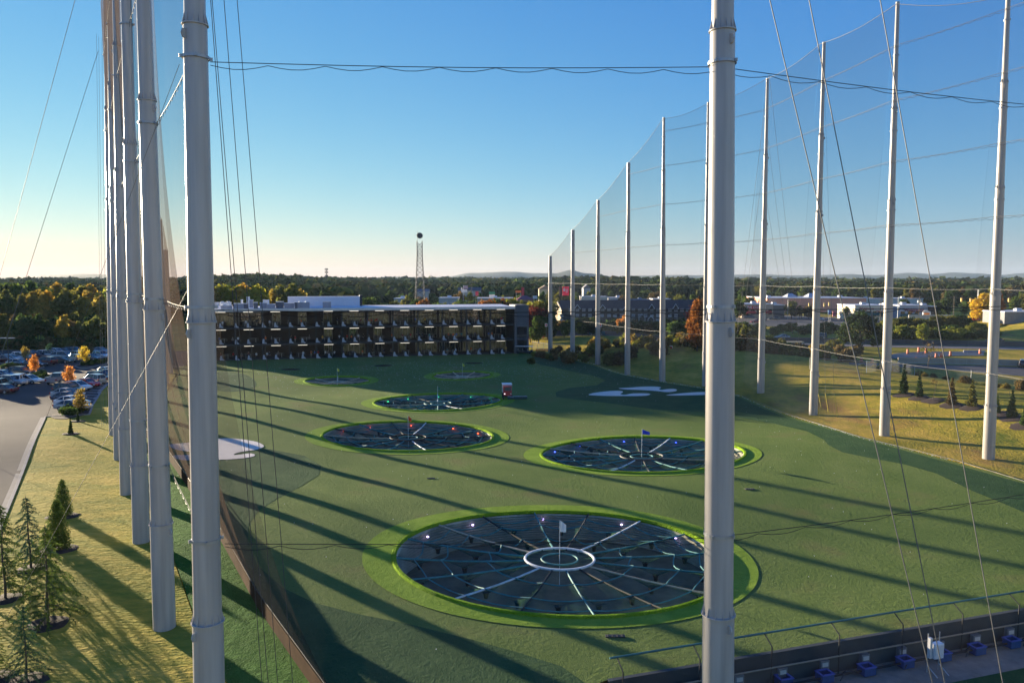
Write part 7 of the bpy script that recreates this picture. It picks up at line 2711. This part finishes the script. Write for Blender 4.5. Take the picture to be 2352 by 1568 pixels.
# ------------------------------------------------------------------ far woods (one mass), mountains, air
def far_woods(name, bands, label, seed, xr=(-.78, .78), col=None, yfun=None):
    rs = np.random.RandomState(seed)
    Q, C = [], []
    pal = .75 * np.array([COLR[k] for k in ('dark green', 'mid green', 'olive', 'dark green', 'olive', 'mid green', 'dark green', 'mid green', 'yellow-green', 'brownish')])
    for d0, d1, sp, nq, rr in bands:
        y = d0
        while y < d1:
            x = xr[0] * y
            while x < xr[1] * y:
                px, py = x + rs.uniform(-.4, .4) * sp, y + rs.uniform(-.4, .4) * sp
                ok = True
                u = px / py
                if py < 620 and u > -.21 and not (u > .27 and py > 585): ok = False
                if py < 340: ok = False
                if ok and noise.noise(Vector((px / 140, py / 140, 3))) < -.38 and py < 900: ok = False
                if ok:
                    g = tz(px, py)
                    h = rs.uniform(8, 15)
                    n = nq
                    d = rs.normal(size=(n, 3)); d[:, 2] = np.abs(d[:, 2]) * .9 - .15
                    d /= np.linalg.norm(d, axis=1)[:, None]
                    r = rr * rs.uniform(.75, 1.25)
                    c = np.array([px, py, g + h - r * .9]) + d * r * np.array([1, 1, 1.05]) * (.7 + .35 * rs.rand(n, 1))
                    nr = d + rs.normal(size=(n, 3)) * .22
                    nr /= np.linalg.norm(nr, axis=1)[:, None]
                    uu = np.cross(nr, rs.normal(size=(n, 3))); uu /= np.linalg.norm(uu, axis=1)[:, None]
                    vv = np.cross(nr, uu)
                    s = r * .34 * (.6 + .8 * rs.rand(n, 1)) * math.sqrt(40 / max(10, nq))
                    q = np.stack([c - uu * s - vv * s * .6, c + uu * s * .5 - vv * s, c + uu * s + vv * s * .5, c - uu * s * .4 + vv * s], 1)
                    Q.append(q)
                    pc = pal[rs.randint(len(pal))] * rs.uniform(.8, 1.2)
                    pc = (np.array([.055, .070, .028]) * .35 + pc * .65) * rs.choice([.55, .8, 1.0, 1.15])
                    cc = np.ones((n, 4)); cc[:, :3] = pc * (.8 + .4 * rs.rand(n, 1))
                    C.append(cc)
                x += sp * (1 + .15 * rs.rand())
            y += sp * .9
    me = quads_mesh(name, np.concatenate(Q), np.concatenate(C), WOODS)
    o = link(name, me)
    o['kind'] = 'stuff'
    o['label'] = label
    return o


far_woods('distant_woods', [(345, 560, 12.5, 46, 5.6), (560, 900, 15, 34, 6.6), (900, 1500, 23, 24, 9.5), (1500, 2600, 40, 16, 15)], 'dense autumn woods covering the hills to the horizon', 5)


def ridge(name, pts, d, label, seed):
    mb = MB()
    P = []
    for i in range(len(pts) - 1):
        for q in range(10):
            t = q / 10
            x = pts[i][0] + (pts[i + 1][0] - pts[i][0]) * t
            st = t * t * (3 - 2 * t)
            y = pts[i][1] + (pts[i + 1][1] - pts[i][1]) * st
            p = at(x, y - 2.5, d)
            p.z += nz(p.x, 0, 160, seed) * 3 + nz(p.x, 0, 60, seed + 2) * 1.5
            P.append(p)
    for k, p in enumerate(P):
        pass
    vs, fs = [], []
    for p in P:
        vs += [(p.x, p.y - 500, -5), (p.x, p.y - 260, p.z * .5), (p.x, p.y, p.z), (p.x, p.y + 600, -5)]
    for i in range(len(P) - 1):
        for j in range(3):
            fs.append((i * 4 + j, i * 4 + 4 + j, i * 4 + 5 + j, i * 4 + 1 + j))
    mb.add(vs, fs)
    o = mb.build(name, mat('wooded_slope', (.05, .06, .035), .95, var=.35, scale=.01), None, 60)
    o['kind'] = 'structure'
    return o


ridge('mountain_ridge', [(700, 642), (860, 640), (900, 637), (960, 640), (1030, 637), (1080, 630), (1150, 626.5), (1230, 629), (1275, 630), (1310, 622.5), (1345, 630), (1420, 638), (1480, 642)], 5200, '', 1)
ridge('mountain_ridge', [(1380, 640), (1450, 636), (1540, 634), (1640, 634), (1740, 633), (1850, 635), (1940, 632), (2010, 634), (2090, 629), (2140, 632), (2190, 628.5), (2240, 630), (2290, 634), (2350, 630), (2450, 632), (2600, 628), (2800, 636)], 6200, '', 4)
ridge('mountain_ridge', [(-300, 640), (-100, 636), (60, 638), (150, 634), (200, 632), (260, 634), (330, 636), (420, 640)], 3200, '', 7)

# golf balls lying about on the turf: too many to count
def golf_balls():
    rs = random.Random(3)
    mb = MB()
    oct_ = [(1, 0, 0), (-1, 0, 0), (0, 1, 0), (0, -1, 0), (0, 0, 1), (0, 0, -1)]
    fs = [(0, 2, 4), (2, 1, 4), (1, 3, 4), (3, 0, 4), (2, 0, 5), (1, 2, 5), (3, 1, 5), (0, 3, 5)]
    n = 0
    while n < 1500:
        y = 38 + 150 * rs.random() ** .75
        x = rs.uniform(-75, 55)
        if n % 4:
            x, y = rs.gauss(-15, 28), rs.gauss(165, 14)
        if not inside((x, y), FIELD) or any(abs(x - h[0][0]) < 40 and inside((x, y), h) for h in HOLES):
            continue
        r = .034
        z = und(x, y) + .05 + r
        mb.add([(x + a * r, y + b * r, z + c * r) for a, b, c in oct_], fs)
        n += 1
    for i in range(400):     # gathered against the foot of the right net
        t_ = rs.random() * 8
        k = int(t_) + 1
        a, b = Vector((*rp2[k], 0)) - RN * (inw[k] + .3), Vector((*rp2[k + 1], 0)) - RN * (inw[k + 1] + .3)
        p = a.lerp(b, t_ - int(t_)) + RN * rs.uniform(-.25, .2)
        mb.add([(p.x + a_ * .045, p.y + b_ * .045, und(p.x, p.y) + .09 + c * .045) for a_, b_, c in oct_], fs)
    o = mb.build('golf_balls', WHITE, None)
    o['kind'] = 'stuff'
    o['label'] = 'white golf balls scattered over the turf'


golf_balls()

# the air between here and the hills
mb = MB()
mb.box((0, 4300, 60), (13000, 8900, 150))
hz = mb.build('haze', None or bpy.data.materials.new('haze_air'))
hm = hz.data.materials[0]
hm.use_nodes = True
hn = hm.node_tree
hn.nodes.clear()
pv = hn.nodes.new('ShaderNodeVolumePrincipled')
pv.inputs['Color'].default_value = (0.55, 0.76, 1.0, 1)
pv.inputs['Density'].default_value = 0.000042
pv.inputs['Anisotropy'].default_value = 0.0
ho = hn.nodes.new('ShaderNodeOutputMaterial')
hn.links.new(pv.outputs[0], ho.inputs['Volume'])
hz['kind'] = 'stuff'
hz['label'] = 'thin bluish haze over the far hills'
for i, (x, y, w_, d_, lbl) in enumerate(((1722, 1125, .9, .35, 'dark drain plate in the turf right of the big pole'), (990, 1098, .8, .25, 'thin dark drain slot in the turf between the red-lit and nearest targets'), (1413, 1459, 1.1, .3, 'narrow drain slot in the turf below the nearest target'))):
    p = gz(x, y)
    mb = MB()
    mb.box((p.x, p.y, und(p.x, p.y) + .06), (w_, d_, .05))
    for q in range(4):
        mb.box((p.x - w_ * .36 + q * w_ * .24, p.y, und(p.x, p.y) + .09), (.05, d_ * .9, .03))
    tag(mb.build('drain_cover', DARKST), lbl, 'drain cover')
# painted bay lines in the car park
mb = MB()
for k in range(13):
    a = G(206 + k * 4.4, 946 - k * 6.2)
    b = a + Vector((-5.2, .6, 0))
    n2 = Vector((0, .06, 0))
    f = lambda p: Vector((p.x, p.y, tz(p.x, p.y) + .045))
    mb.quad(f(a - n2), f(a + n2), f(b + n2), f(b - n2))
for k in range(12):
    a = G(-20 + k * 17, 843 - k * .7)
    b = a + Vector((1.2, 5, 0))
    n2 = Vector((.06, 0, 0))
    mb.quad(f(a - n2), f(a + n2), f(b + n2), f(b - n2))
o = mb.build('bay_lines', WHITE, None, recalc=False)
o['kind'] = 'structure'
